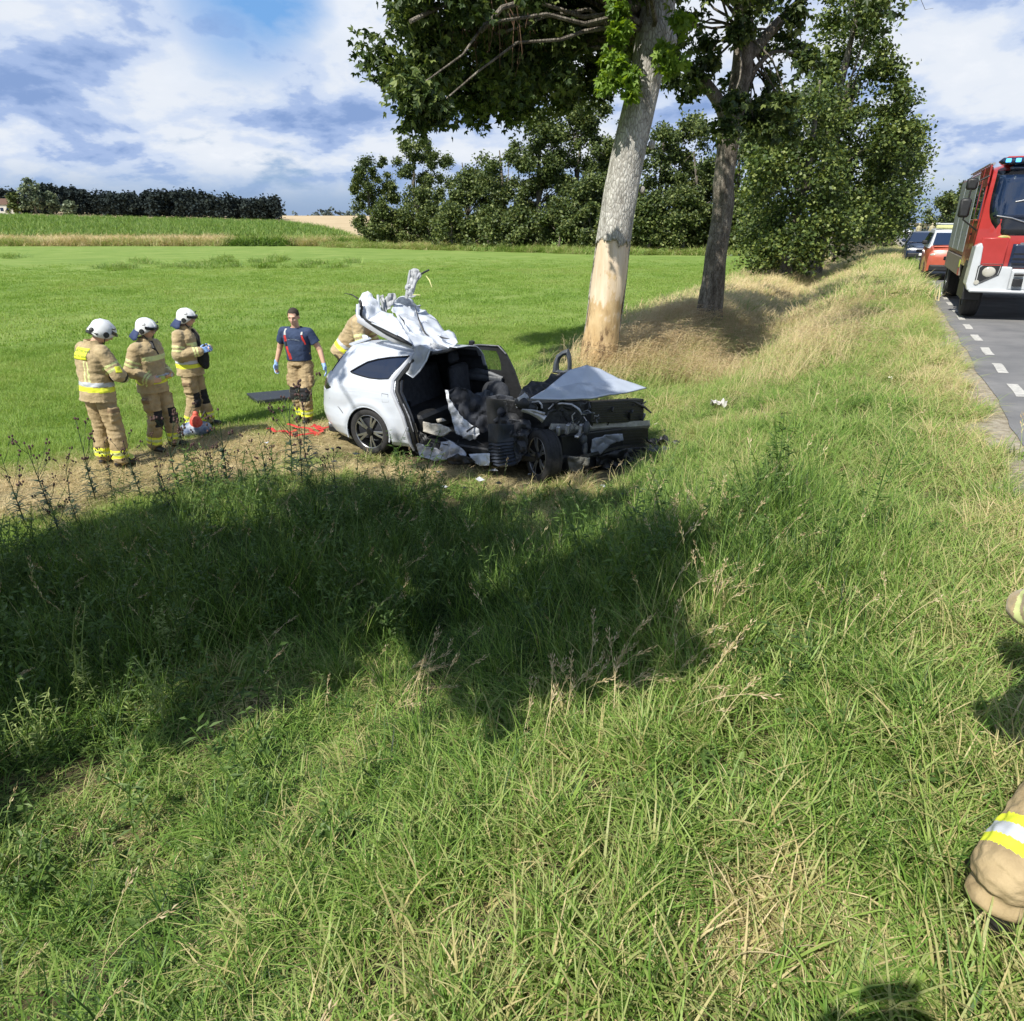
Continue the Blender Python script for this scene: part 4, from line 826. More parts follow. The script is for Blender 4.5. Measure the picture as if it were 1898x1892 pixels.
def wreck_front():
    # hood (bonnet): bent into a tent
    o=sheet('bonnet',[cw(1130,745,-.78),cw(1205,700,-.45),cw(1335,592,.15),cw(1430,565,.45),cw(1500,588,.62),cw(1600,640,.85),cw(1748,690,.95),cw(1640,712,.55),cw(1560,722,.30),cw(1450,744,-.15),cw(1300,747,-.5),cw(1400,660,.10)],mat('sky_tinted_white_paint',(.42,.47,.56),.20,var=.06,scale=4,coat=.7),amp=.012,cuts=4,thick=.02,seed=11,fs=2.5,faces=[(0,1,11),(1,2,11),(2,3,11),(3,4,11),(4,5,11),(5,6,7),(5,7,8),(5,8,11),(8,9,11),(9,10,11),(10,0,11)])  # sky reflection and shade are mixed into the white paint's colour
    # scuttle and windscreen remains behind it
    sheet('torn_scuttle',[(1090,690,-.3),(1135,650,-.1),(1180,655,.0),(1225,635,.2),(1240,610,.3),(1300,600,.4),(1330,600,.45),(1260,660,.2),(1200,700,-.1),(1140,740,-.4),(1060,740,-.6)],M_BLK,amp=.03,cuts=3,thick=.01,seed=12)
    # mirror housing left standing on the far side
    o=[cw(x,y,.95) for x,y in [(1246,606),(1252,560),(1268,512),(1300,490),(1328,478),(1341,512),(1346,560),(1344,600),(1300,612)]]; i_=[cw(x,y,.95) for x,y in [(1278,592),(1277,560),(1288,530),(1305,514),(1320,514),(1326,535),(1328,562),(1326,588),(1300,598)]]
    n=len(o); b=MB(); D=Vector((0,.05,0)); D2=Vector((.01,-.03,0)); vs=o+[p+D2 for p in [a.lerp(c,.5) for a,c in zip(o,i_)]]+i_+[p+D for p in i_]+[p+D for p in o]
    b.add(vs,[(r*n+k,r*n+(k+1)%n,((r+1)%5)*n+(k+1)%n,((r+1)%5)*n+k) for r in range(5) for k in range(n)]); b.build('mirror_housing',M_GREYP,wreck,smooth=True,bevel=.006)
    # engine bay: slabs whose front faces are measured on the photo, each with real depth
    def slab(name,c,depth,m,ch=.012,slats=0):
        P=[cw(*q) for q in c]; D=Vector((-depth,0,0)); b=MB(); vs=P+[p+D for p in P]; b.add(vs,[(0,1,2,3),(7,6,5,4),(0,4,5,1),(1,5,6,2),(2,6,7,3),(3,7,4,0)])
        for k in range(slats):
            f=(k+.5)/slats; A=P[0].lerp(P[3],f); B=P[1].lerp(P[2],f); b.tube([A+Vector((.004,0,0)),B+Vector((.004,0,0))],.006,4)
        return b.build(name,m,wreck,bevel=ch)
    oily=mat('oily_metal',(.016,.017,.02),.5,metal=.2,col2=(.05,.052,.056),scale=9,bump=.012,bscale=24)
    slab('engine_block',[(1190,770,-.62),(1470,752,-.1),(1470,900,-.1),(1200,900,-.62)],.55,oily,.03)
    slab('engine_block',[(1080,760,-.6),(1200,770,-.62),(1210,960,-.62),(1090,960,-.6)],.5,M_BLK,.03)
    slab('radiator',[(1455,760,-.2),(1735,745,.86),(1735,870,.84),(1455,872,-.2)],.12,M_BLK,.01,9)
    slab('radiator',[(1618,905,.35),(1758,898,.88),(1760,992,.88),(1622,1004,.35)],.16,M_BLK,.01,6)
    slab('lower_cross_member',[(1300,940,-.55),(1620,900,.35),(1620,1010,.35),(1310,1075,-.55)],.25,M_BLK,.02)
    # crash beam
    b=MB(); P=[cw(1236,905,-.66),cw(1330,906,-.40),cw(1440,902,-.10),cw(1560,893,.25),cw(1660,890,.55),cw(1762,884,.90)]
    b.tube(P,[(.028,.066)]*6,4); b.build('crash_beam',mat('dirty_beam_metal',(.36,.36,.33),.5,metal=.3,col2=(.14,.14,.13),scale=8,bump=.006,bscale=30,c2amt=.8),wreck)
    for (cx,cy,v,s) in [(1330,905,-.55,(.05,.10,.13)),(1400,905,-.40,(.05,.08,.13)),(1395,930,-.42,(.06,.34,.03)),(1280,915,-.62,(.05,.08,.12))]:
        b=MB(); b.box(cw(cx,cy,v),s,rot=(0,.1,.1),ch=.01); b.build('beam_bracket',M_ALU,wreck)
    # lower bumper remains and undertray
    sheet('bumper_remnant',[(1455,960,-.30),(1530,938,-.15),(1622,930,.1),(1622,965,.1),(1560,985,-.05),(1515,1030,-.15),(1490,1050,-.2),(1450,1035,-.3)],mat('greyed_white_bumper',(.30,.33,.40),.4,col2=(.12,.13,.16),scale=5,coat=.3,c2amt=.8),amp=.02,cuts=4,thick=.01,seed=14)  # white bumper skin greyed, with random lighter and darker blotches
    slab('undertray',[(1330,1060,-.6),(1765,1000,.86),(1770,1060,.86),(1340,1135,-.6)],.6,M_BLK,.02); b=MB(); b.tube([cw(1400,1060,-.5),cw(1600,1010,.2),cw(1790,1005,.9)],[(.02,.04)]*3,6); b.build('undertray',M_BLK,wreck)
    sheet('undertray_flap',[(1480,1060,-.2),(1600,1010,.1),(1760,1000,.6),(1800,1040,.7),(1700,1110,.3),(1560,1130,0),(1470,1100,-.2)],M_BLK,amp=.04,cuts=4,thick=.01,seed=15)
    sheet('torn_guard',[(1325,1050,-.62),(1380,1055,-.58),(1450,1060,-.5),(1440,1100,-.5),(1380,1140,-.58),(1340,1130,-.62)],mat('muddy_grey_plastic',(.09,.09,.08),.8,col2=(.2,.2,.18),scale=10,bump=.01,bscale=30),amp=.03,cuts=4,thick=.01,seed=16)
    # bashed wing panel bracket, bright struts
    def st(name,pts,r,m): b=MB(); b.tube([cw(*p) for p in pts],r,8); b.build(name,m,wreck,smooth=True)
    st('wing_bracket',[(1085,805,-.8),(1130,815,-.8),(1175,835,-.8),(1205,855,-.78)],[(.012,.02),(.016,.03),(.02,.04),(.03,.055)],M_ALU)
    st('wing_bracket',[(1088,802,-.82),(1150,808,-.82),(1208,825,-.8)],[.012,.014,.018],M_ALU)
    st('headlamp_mount',[(1140,765,-.7),(1175,758,-.7),(1190,775,-.7),(1192,795,-.7)],.013,M_ALU); st('headlamp_mount',[(1150,785,-.7),(1165,795,-.7),(1160,805,-.7)],.02,M_ALU)
    st('headlamp_bulb',[(1062,770,-.8),(1066,790,-.8)],[.03,.024],mat('lamp_glass_white',(.8,.8,.78),.2,var=.05))
    b=MB(); b.ell(cw(1085,770,-.78),(.10,.06,.08),n=12,m=8); b.ell(cw(1130,790,-.72),(.09,.07,.06),n=12,m=8); b.build('headlamp_shell',M_BLK,wreck,smooth=True)
    sheet('torn_wing_panel',[(1062,740,-.82),(1105,712,-.78),(1120,722,-.74),(1130,745,-.72),(1100,765,-.78),(1068,760,-.82)],M_WHITED,amp=.02,cuts=3,seed=17)
    st('hose',[(1225,800,-.55),(1250,775,-.5),(1300,768,-.45),(1350,775,-.4),(1390,800,-.4),(1405,830,-.42)],[.014,.016,.016,.016,.014,.01],M_ALU)
    st('hose',[(1225,820,-.5),(1240,790,-.45),(1290,780,-.4),(1350,795,-.35)],.03,M_BLK)
    st('hose',[(1520,775,.1),(1600,755,.4),(1680,760,.65),(1740,790,.84),(1775,820,.86)],[.02,.02,.02,.016,.01],M_BLK)
    g=np.random.default_rng(8)
    for k in range(26):
        f=g.random(); c=cw(1230+500*f,g.uniform(765,860),-.6+1.45*f)+Vector((.02,0,0)); pts=[c]; d=Vector((g.normal(0,.015),g.normal(0,.05),g.normal(0,.025)))
        for _ in range(5): d=d*.7+Vector((g.normal(0,.008),g.normal(0,.025),g.normal(0,.014))); pts.append(pts[-1]+d)
        b=MB(); b.tube(pts,g.uniform(.006,.02),6); b.build('hose' if k%3 else 'loose_cable',[M_BLK,M_BLK,M_GREYP,M_BLK][k%4],wreck,smooth=True)
    for k in range(14):
        c=cw(g.normal(1440,28),g.normal(835,38),-.38); pts=[c]; d=Vector((g.normal(0,.03),g.normal(0,.02),g.normal(0,.04)))
        for _ in range(3): d=d*.6+Vector((g.normal(0,.025),g.normal(0,.02),g.normal(0,.03))); pts.append(pts[-1]+d)
        b=MB(); b.tube(pts,g.uniform(.004,.009),5); b.build('loose_cable',M_ALU if k%2 else M_GREYP,wreck,smooth=True)
    b=MB(); b.ell(cw(1430,900,-.4),(.05,.05,.09),n=10,m=7); b.ell(cw(1410,960,-.4),(.06,.05,.07),n=10,m=7); b.ell(cw(1420,1010,-.4),(.04,.04,.10),n=10,m=7); b.build('washer_bottle',M_GREYP,wreck,smooth=True)
    for (x,y,v) in [(1725,800,.9),(1735,830,.9),(1715,845,.88)]: b=MB(); b.ell(cw(x,y,v),(.03,.03,.025),n=8,m=6); b.build('torn_bracket',M_ALU,wreck,smooth=True)
    # wheel-arch liner torn loose, ribbed
    b=MB(); n=26; rows=12; vs=[]
    for i in range(n+1):
        f=i/n
        for j in range(rows+1):
            q=j/rows; c=cw(935+130*q+ -25*math.sin(f*2.2),1105-225*f+ -10*q,-.86-.10*math.sin(q*math.pi)); c+=Vector((0,-.035*math.sin(q*math.pi),0)); 
            if f<.55: c+=Vector((0,-.014*(1 if i%2 else -1),0))
            c+=Vector((noise.noise(c*5),noise.noise(c*5+Vector((4,0,0))),noise.noise(c*5+Vector((0,4,0)))))*.03; vs.append(c)
    b.add(vs,[(i*(rows+1)+j,i*(rows+1)+j+1,(i+1)*(rows+1)+j+1,(i+1)*(rows+1)+j) for i in range(n) for j in range(rows)])
    b.build('ribbed_wheel_liner',mat('ribbed_liner_plastic',(.022,.028,.042),.45,col2=(.06,.07,.09),scale=6,bump=.004,bscale=30,c2amt=.9),wreck,solid=.008)
    sheet('torn_wheel_liner',[(1000,860,-.80),(1050,850,-.78),(1120,860,-.75),(1130,900,-.78),(1110,960,-.82),(1090,1060,-.86),(1060,1100,-.88),(1040,1000,-.88),(990,940,-.86)],mat('scuffed_black_plastic',(.016,.018,.023),.5,col2=(.05,.055,.066),scale=7,bump=.006,bscale=25,c2amt=.8),amp=.045,cuts=4,thick=.01,seed=19,fold=.4)
    sheet('torn_scrap',[(955,950,-.9),(965,960,-.92),(975,930,-.92),(985,905,-.9),(975,900,-.9)],M_ALU,amp=.01,cuts=2,seed=20)
    st('suspension_strut',[(1160,900,-.6),(1175,980,-.6),(1180,1050,-.62)],[.05,.04,.05],M_GREYP)
    b=MB(); b.box((2.35,-.55,.35),(.5,.3,.5),ch=.08); b.box((2.05,-.2,.45),(.35,1.,.6),ch=.08); b.build('bulkhead',M_BLK,wreck,smooth=True,bevel=.02)
wreck_front()
def wreck_roof():
    # roof skin folded back over the tail: several torn sheets
    sheet('peeled_roof',[(500,470,-.55),(590,480,-.52),(640,497,-.35),(700,470,-.05),(745,440,.15),(735,425,.20),(640,330,.45),(565,268,.55),(545,255,.55),(500,240,.30),(470,205,.25),(455,210,.2),(430,208,.15),(395,235,.05),(385,265,0.),(400,290,-.1),(430,330,-.22),(455,390,-.38)],M_WHITE,amp=.035,cuts=4,thick=.006,seed=31,fs=3.2,label='large white roof skin folded upwards')
    sheet('peeled_roof',[(215,215,-.35),(235,180,-.3),(262,170,-.28),(285,185,-.25),(295,230,-.22),(290,290,-.25),(340,282,-.20),(395,285,-.15),(430,330,-.3),(460,380,-.45),(500,450,-.52),(515,475,-.56),(470,455,-.56),(400,400,-.50),(330,355,-.46),(265,325,-.42),(225,310,-.40),(212,260,-.38)],M_WHITE,amp=.03,cuts=4,thick=.006,seed=32,fs=4)
    sheet('peeled_roof',[(500,470,-.62),(545,455,-.60),(597,480,-.60),(560,560,-.66),(505,632,-.72),(455,600,-.72),(490,540,-.68),(515,500,-.64)],M_INNER,amp=.018,cuts=4,thick=.012,seed=33,label='torn flap showing the grey inner side')
    b=MB(); b.tube([cw(597,480,-.61),cw(575,540,-.66),cw(540,595,-.70),cw(505,632,-.73)],[.010,.012,.012,.008],6); b.tube([cw(455,600,-.73),cw(505,632,-.73)],.008,6); b.build('torn_edge_strip',M_WHITE,wreck,smooth=True)
    # the folded roof frame: dark slot with white rails
    def st(name,pts,r,m): b=MB(); b.tube([cw(*p) for p in pts],r,8); return b.build(name,m,wreck,smooth=True)
    st('roof_rail',[(215,325,-.55),(260,350,-.58),(330,390,-.60),(400,425,-.62),(460,445,-.62),(505,468,-.62)],[(.03,.04),(.03,.045),(.035,.05),(.035,.05),(.03,.045),(.02,.03)],M_WHITED)
    st('roof_rail',[(212,240,-.50),(210,300,-.52),(225,325,-.54),(270,345,-.56)],[(.02,.03)]*4,M_WHITE)
    st('headliner_edge',[(245,320,-.60),(300,352,-.62),(370,392,-.64),(440,428,-.65),(500,460,-.64)],[.010,.026,.034,.032,.014],M_BLK)
    st('headliner_edge',[(222,222,-.42),(232,260,-.45),(225,300,-.46),(245,325,-.50)],.022,M_BLK)
    st('roof_rail',[(285,340,-.66),(350,368,-.68),(420,405,-.68)],[.008,.014,.008],M_WHITE)
    sheet('headliner_flap',[(240,225,-.30),(262,240,-.30),(280,260,-.28),(292,290,-.26),(250,290,-.32),(238,270,-.34)],M_GREYP,amp=.02,cuts=3,seed=35)
    sheet('headliner_flap',[(292,195,-.2),(305,210,-.2),(318,280,-.2),(300,285,-.2),(290,260,-.2)],M_BLK,amp=.01,cuts=2,seed=36)
    sheet('headliner_flap',[(330,200,-.05),(350,190,-.05),(355,240,-.06),(370,280,-.1),(330,282,-.1)],M_INNER,amp=.03,cuts=3,seed=37)
    st('roof_strut',[(318,190,-.18),(320,235,-.2),(325,282,-.24)],[.018,.022,.018],M_WHITE)
    sheet('headliner_flap',[(340,250,.0),(360,200,.0),(385,182,.0),(412,185,.02),(420,205,.04),(400,230,.02),(385,265,-.05),(350,282,-.08)],M_INNER,amp=.035,cuts=4,seed=38,label='crumpled pale lining')
    for k,(P,m) in enumerate([([(430,300,-.30),(455,330,-.36),(462,352,-.4)],M_BLK),([(515,245,.0),(535,320,-.02),(555,370,-.05),(570,395,-.1),(592,410,-.12)],M_BLK),([(630,405,.0),(665,420,-.02),(700,425,.0)],M_BLK),([(330,200,-.3),(345,232,-.3)],M_BLK)]):
        st('tear_line',P,[.003]+[.011]*(len(P)-2)+[.003],m)
    # splayed pillar sticking up
    st('torn_pillar',[(470,210,.15),(478,150,.18),(486,90,.2),(490,60,.22)],[(.02,.03),(.03,.02),(.025,.02),(.02,.012)],M_INNER)
    st('torn_pillar',[(500,185,.18),(512,130,.2),(530,95,.22),(545,75,.25)],[(.018,.02),(.026,.03),(.03,.02),(.015,.02)],M_WHITED)
    sheet('torn_pillar',[(470,200,.16),(472,140,.18),(482,58,.2),(505,50,.22),(528,52,.24),(550,80,.26),(545,100,.24),(520,140,.2),(505,190,.17),(525,192,.17),(500,205,.16)],M_INNER,amp=.03,cuts=4,thick=.006,seed=40,fold=.5,fs=8)
    for a,c in (((520,55),(500,120)),((538,66),(515,130)),((550,85),(520,110)),((495,60),(488,150))): st('torn_pillar',[(a[0],a[1],.27),((a[0]+c[0])/2+3,(a[1]+c[1])/2,.25),(c[0],c[1],.22)],[.006,.013,.008],M_WHITE)
    st('rubber_seal',[(545,82,.25),(565,70,.25),(590,58,.25)],[.012,.014,.012],M_BLK)
    st('rubber_seal',[(575,90,.25),(592,112,.22),(606,150,.2)],[.006,.009,.005],mat('yellow_strip',(.5,.5,.22),.7))
    st('rubber_seal',[(210,210,-.4),(180,190,-.4),(140,182,-.4)],[.012,.008,.004],M_BLK)
    st('rubber_seal',[(505,190,.1),(545,192,.1)],[.008,.006],mat('yellow_strip',(.5,.5,.22),.7))
    sheet('torn_lining',[(595,440,-.3),(650,455,-.25),(700,478,-.1),(640,497,-.3),(600,500,-.45)],M_INNER,amp=.03,cuts=3,seed=41)
    b=MB(); b.tube([cw(600,505,-.5),cw(680,492,-.2),cw(755,468,.3),cw(800,462,.7)],[.022,.025,.022,.02],8); b.build('roof_cross_member',M_BLK,wreck,smooth=True)
wreck_roof()
# ---------------------------------------------------------------- vehicles on the road (local: +X across to the right of the picture, +Y away from the camera, Z up)
M_FIRE=mat('fire_red_paint',(.36,.030,.026),.34,var=.06,coat=.7)
M_ORANGE=mat('signal_orange_paint',(.42,.085,.045),.35,var=.06,coat=.5)
M_VWHITE=mat('white_bumper_paint',(.50,.53,.56),.35,var=.05,coat=.3)
M_DBLUE=mat('dark_blue_paint',(.012,.022,.055),.25,var=.1,coat=.8)
M_SILV=mat('roller_shutter_metal',(.42,.45,.48),.35,metal=.6,var=.08)
M_WIND=glassmat('windscreen_glass',(.010,.022,.055),.93,.03)
M_LAMP=mat('lamp_lens',(.42,.41,.36),.12,var=.1,coat=1)
M_CHR=mat('chrome',(.6,.6,.6),.15,metal=1,var=.03)
def big_wheel(parent,loc,r,w,side=-1,name='wheel'):
    t=bpy.data.objects.new(name,None); link(t,parent); t.location=loc
    b=MB(); b.lathe([(r*.58,-w/2),(r*.66,-w/2),(r*.92,-w/2*1.02),(r,-w/2*.8),(r,w/2*.8),(r*.92,w/2*1.02),(r*.66,w/2),(r*.58,w/2)],36)
    for k in (-.3,0,.3): b.lathe([(r+.004,k*w-.012),(r-.01,k*w),(r+.004,k*w+.012)],36)
    b.build('tyre',M_RUB,t,smooth=True)
    b=MB(); b.lathe([(r*.6,side*w*.45),(r*.52,side*w*.42),(r*.5,side*w*.2),(r*.25,side*w*.2),(r*.2,side*w*.4),(0,side*w*.42)],28); b.build('rim',mat('wheel_rim_grey',(.25,.26,.27),.4,metal=.5),t,smooth=True)
    return t
def fire_engine():
    W=2.5; HWD=W/2; X0,Y0=PT(1.66+HWD,17.45); t=thing('fire_engine','red and white fire engine standing on the road at the right edge of the picture','fire engine',(X0,Y0,.0),-AZ)
    # cab: cross-section profile (y,z) swept across, with rounded corners in plan
    def cabshell():
        prof=[(.10,.98),(.06,1.20),(.04,1.50),(.06,1.75),(.12,2.2),(.20,2.62),(.30,2.80),(.55,2.90),(2.3,2.93),(2.35,1.0)]
        nx=28; vs=[];
        for (y,z) in prof:
            for k in range(nx+1):
                q=-1+2*k/nx; hw=HWD*(1-.055*max(0,(z-1.6)/1.4)); x=math.copysign(abs(q)**.9,q)*hw; rnd=.14*max(0,abs(q)-.72)/.28; vs.append((x,y+(rnd**1.0 if y<1 else 0)*(1.3),z-(.05*max(0,abs(q)-.85)/.15 if z>2.75 else 0)))
        n=len(prof); fs=[(i*(nx+1)+k,i*(nx+1)+k+1,(i+1)*(nx+1)+k+1,(i+1)*(nx+1)+k) for i in range(n-2) for k in range(nx)]
        return vs,fs,nx,n
    vs,fs,nx,n=cabshell(); b=MB(); b.add(vs,fs)
    for s in (-1,1):                                       # cab sides
        x=s*HWD
        def sx(z): return s*HWD*(1-.055*max(0,(z-1.6)/1.4))
        P=[(.24,.98),(.24,1.5),(.30,1.75),(.33,2.2),(.40,2.62),(.5,2.80),(.7,2.88),(2.3,2.90),(2.3,.98)]
        b.add([(sx(z),y,z) for y,z in P],[tuple(range(len(P)))])
    b.build('cab',M_FIRE,t,smooth=True)
    # windscreen with its black lower panel, set slightly proud of the cab
    def front(x,z,d=.012): 
        q=abs(x)/HWD; y=float(np.interp(z,[.98,1.2,1.5,1.75,2.2,2.62,2.8,2.9],[.10,.06,.04,.06,.12,.20,.30,.55])); rnd=.14*max(0,q-.72)/.28*1.3; return (x,y+rnd-d,z)
    def fpatch(name,x0,x1,z0,z1,m,d=.012,rl=.12,nx=16,nz=10,shape=None):
        vs=[];fs=[]
        for j in range(nz+1):
            z=z0+(z1-z0)*j/nz
            for i in range(nx+1):
                x=x0+(x1-x0)*i/nx
                if shape: x,z_=shape(i/nx,j/nz)
                else: z_=z
                vs.append(front(x,z_,d))
        fs=[(j*(nx+1)+i,j*(nx+1)+i+1,(j+1)*(nx+1)+i+1,(j+1)*(nx+1)+i) for j in range(nz) for i in range(nx)]
        b=MB(); b.add(vs,fs); return b.build(name,m,t,smooth=True,solid=.01)
    ws=fpatch('windscreen',-1.13,1.13,1.92,2.70,M_WIND,.016,shape=lambda a,c:((-1+2*a)*(1.13-.05*c-.10*(1-c)**6),1.92+.78*c))
    fpatch('windscreen_surround',-1.18,1.18,1.62,2.80,M_BLKG,.006,shape=lambda a,c:((-1+2*a)*(1.18-.05*c-.34*(1-c)**5),1.62+1.16*c-(.0)))
    b=MB(); b.box((0,.34,2.82),(1.9,.20,.13),ch=.05); bar=b.build('sun_visor',M_DBLUE,t,bevel=.01)
    b=MB(); b.box((-.90,.30,2.94),(.5,.30,.12),ch=.05); b.build('beacon_housing',M_DBLUE,t,smooth=True)
    for k in (-1.02,-.86): b=MB(); b.box((k,.143,2.945),(.09,.02,.07),ch=.008); b.build('beacon_light',mat('blue_beacon_lens',(.12,.45,.9),.2,emit=(.1,.5,1.,.8)),t)
    for k in (-.62,-.30): b=MB(); b.tube([(k,.2,3.02),(k,.26,3.02)],.06,12); b.tube([(k,.18,3.02),(k,.2,3.02)],.05,12); b.build('roof_lamp',M_LAMP,t,smooth=True)
    b=MB(); b.box((0,.75,2.98),(2.1,.9,.10),ch=.04); b.build('roof_fairing',M_FIRE,t,smooth=True)
    # wipers and what shows behind the glass
    b=MB(); b.tube([(-.35,.03,1.80),(-.75,.05,1.93),(-1.0,.10,1.97)],.012,6); b.tube([(.5,.0,1.78),(.1,.03,1.90),(-.25,.04,1.95)],.012,6); b.build('wiper',M_CHR,t,smooth=True)
    for p in [(-.72,.30,1.96),(.4,.30,1.96)]: b=MB(); b.box(p,(.7,.02,.05),ch=.01); b.build('dash_paper',mat('paper_white',(.7,.7,.7),.8),t)
    b=MB(); b.tube([(-.75,.09,2.22),(-.60,.08,2.25),(-.5,.08,2.16),(-.42,.08,2.24),(-.25,.075,2.20),(-.05,.07,2.08)],.009,5); b.tube([(-.6,.08,2.25),(-.58,.08,2.14)],.007,5); b.build('windscreen_sticker',mat('paper_white',(.7,.7,.7),.8),t)
    # lower front: red panels, dark grille with emblem bar, oval badge
    fpatch('grille',-.62,.62,1.02,1.46,M_DBLUE,.02)
    for k in range(4): b=MB(); b.box((0,.035,1.10+.09*k),(1.15,.02,.022)); b.build('grille_bar',M_BLKG,t)
    b=MB(); b.box((-.0,.02,1.30),(.34,.02,.045),ch=.008); b.build('grille_emblem',M_CHR,t)
    b=MB(); b.box((-.36,.02,1.47),(.30,.02,.035),ch=.008); b.build('grille_trim',M_CHR,t)
    b=MB(); b.ell((-.80,.045,1.57),(.11,.012,.05),n=20,m=8); ba=b.build('front_badge',mat('badge_gold',(.45,.33,.10),.4),t,smooth=True)
    b=MB(); b.ell((-.80,.036,1.57),(.07,.010,.028),n=20,m=8); b.build('badge_centre',mat('badge_green',(.20,.26,.05),.4),ba,smooth=True)
    for s in (-1,1):
        b=MB(); b.box((s*.93,.035,1.30),(.46,.05,.56),ch=.04); b.build('front_panel',M_FIRE,t,smooth=True,bevel=.012)
    # white bumper: high corners, head lamps, fog lamps, step
    for s in (-1,1): b=MB(); b.prism([(s*.55,.58),(s*1.23,.58),(s*1.27,.70),(s*1.25,1.42),(s*1.16,1.48),(s*1.12,1.40),(s*1.10,1.06),(s*.55,1.04)],-.10,.55,Matrix(((1,0,0,0),(0,0,1,0),(0,1,0,0),(0,0,0,1)))); b.build('bumper_corner',M_VWHITE,t,bevel=.02)
    b=MB(); b.box((0,.12,.80),(1.12,.36,.40),ch=.03); b.build('bumper_centre',M_VWHITE,t,bevel=.01)
    b=MB(); b.box((0,.10,.58),(2.40,.48,.07),ch=.02); b.build('bumper_step',M_VWHITE,t,bevel=.01)
    for s in (-1,1):
        h=bpy.data.objects.new('headlight',None); link(h,t); h.location=(s*.93,-.105,.92)
        q=[(-.17,.14),(.12,.14),(.17,.10),(.17,-.16),(.10,-.16),(-.15,-.02)]; q=[(x*-s*-1 if s<0 else -x,z) for x,z in q]
        b=MB(); b.prism(q,-.012,.02,Matrix(((1,0,0,0),(0,0,1,0),(0,1,0,0),(0,0,0,1)))); b.build('headlight_bezel',M_BLK,h)
        b=MB(); b.ell((0,-.015,.02),(.115,.03,.10),n=18,m=10); b.build('headlight_lens',M_LAMP,h,smooth=True)
        b=MB(); b.tube([(s*1.10,-.12,.74),(s*1.10,-.10,.74)],.045,16); b.build('fog_light',M_LAMP,t,smooth=True)
        b=MB(); b.tube([(s*(.93)+x*1.15,-.11,.92+z*1.2) for x,z in q+q[:1]],.010,6); b.build('headlight_frame',M_BLK,t)
    b=MB(); b.box((0,-.16,.86),(.52,.16,.34),ch=.03); b.build('winch_housing',M_VWHITE,t,bevel=.01)
    b=MB(); b.box((.0,-.25,.92),(.26,.03,.14),ch=.01); b.build('winch_plate',M_DBLUE,t)
    b=MB(); b.box((-.42,-.14,.76),(.16,.12,.14),ch=.01); b.tube([(-.5,-.13,.90),(-.34,-.13,.90)],.03,10); b.build('tow_hook',M_BLK,t,smooth=True)
    b=MB(); b.box((.2,-.12,.69),(.52,.01,.11)); b.build('number_plate',mat('plate_white',(.7,.7,.68),.5),t)
    # doors, side windows, crew cab, mirrors on the near side (image left)
    for s in (-1,1):
        x=s*HWD
        b=MB(); b.box((x*.988,.98,1.95),(.03,.92,1.9),ch=.01); d=b.build('cab_door',M_FIRE,t)
        b=MB(); b.box((x*.985+s*.004,.95,2.25),(.05,.72,.72),rot=(0,-s*.04,0),ch=.02); b.build('door_window',M_WIND,d)
        b=MB(); b.box((x*.985+s*.03,1.3,1.62),(.03,.16,.03)); b.build('door_handle',M_BLK,d)
        b=MB(); b.box((x*.99,1.85,1.95),(.03,.72,1.9),ch=.01); d=b.build('crew_door',M_FIRE,t)
        b=MB(); b.box((x*.985+s*.004,1.85,2.25),(.05,.58,.72),ch=.02); b.build('door_window',M_WIND,d)
        # wheel arch
        b=MB(); b.prism([(.82+.62*math.cos(a),.50+.62*math.sin(a)) for a in np.linspace(-.2,math.pi+.2,16)],x-s*.30,x+s*.012,Matrix(((0,0,1,0),(1,0,0,0),(0,1,0,0),(0,0,0,1)))); b.build('wheel_arch',M_BLK,t)
        b=MB(); b.tube([(x*1.0,.5,1.70),(x*1.0+s*.28,.42,1.9),(x+s*.26,.42,2.55),(x,.4,2.7)],.018,6); ar=b.build('mirror_arm',M_BLK,t,smooth=True)
        b=MB(); b.box((x+s*.30,.42,2.12),(.20,.10,.36),ch=.03); b.build('mirror',M_BLK,t,smooth=True,bevel=.015)
        b=MB(); b.box((x+s*.26,.44,2.56),(.20,.12,.22),ch=.03); b.build('mirror',M_BLK,t,smooth=True,bevel=.015)
        # body
        for k in range(3):
            y=2.95+1.5*k; b=MB(); b.box((x*.985,y,2.02),(.05,1.36,1.60),ch=.01); lk=b.build('roller_shutter',M_SILV,t)
            for j in range(18):
                b=MB(); b.box((x*1.003,y,1.28+.085*j),(.012,1.30,.074),ch=.003); b.build('shutter_slat',M_SILV,lk)
        b=MB(); b.box((x*.975,4.5,.92),(.06,4.5,.42),ch=.02); b.build('side_skirt',mat('brown_grey_side',(.20,.17,.14),.5),t)
        b=MB(); b.box((x*.98+s*.02,2.42,.98),(.03,.16,.16),ch=.01); b.build('side_marker',mat('lime_marker',(.55,.65,.08),.4),t)
        b=MB(); b.box((x*.98+s*.02,2.42,.80),(.03,.18,.16),ch=.01); b.build('side_reflector',mat('dark_red_reflector',(.25,.01,.015),.3),t)
    b=MB(); b.box((0,4.85,1.95),(W*.96,5.0,1.9),ch=.03); b.build('body',M_FIRE,t)
    b=MB(); b.box((0,4.2,.75),(W*.7,6.6,.35),ch=.03); b.build('chassis',M_BLK,t)
    b=MB()
    for k in range(9): b.tube([(-1.05,3.0+.45*k,2.92),(-1.05,3.0+.45*k,3.06)],.012,5)
    b.tube([(-1.05,2.8,3.06),(-1.05,7.2,3.06)],.018,6); b.tube([(1.05,2.8,3.06),(1.05,7.2,3.06)],.018,6); b.build('roof_rail',M_SILV,t)
    for k in (-1.0,-.72): b=MB(); b.tube([(k,2.7,3.05),(k,7.0,3.05)],.03,6); b.build('roof_ladder',M_SILV,t)
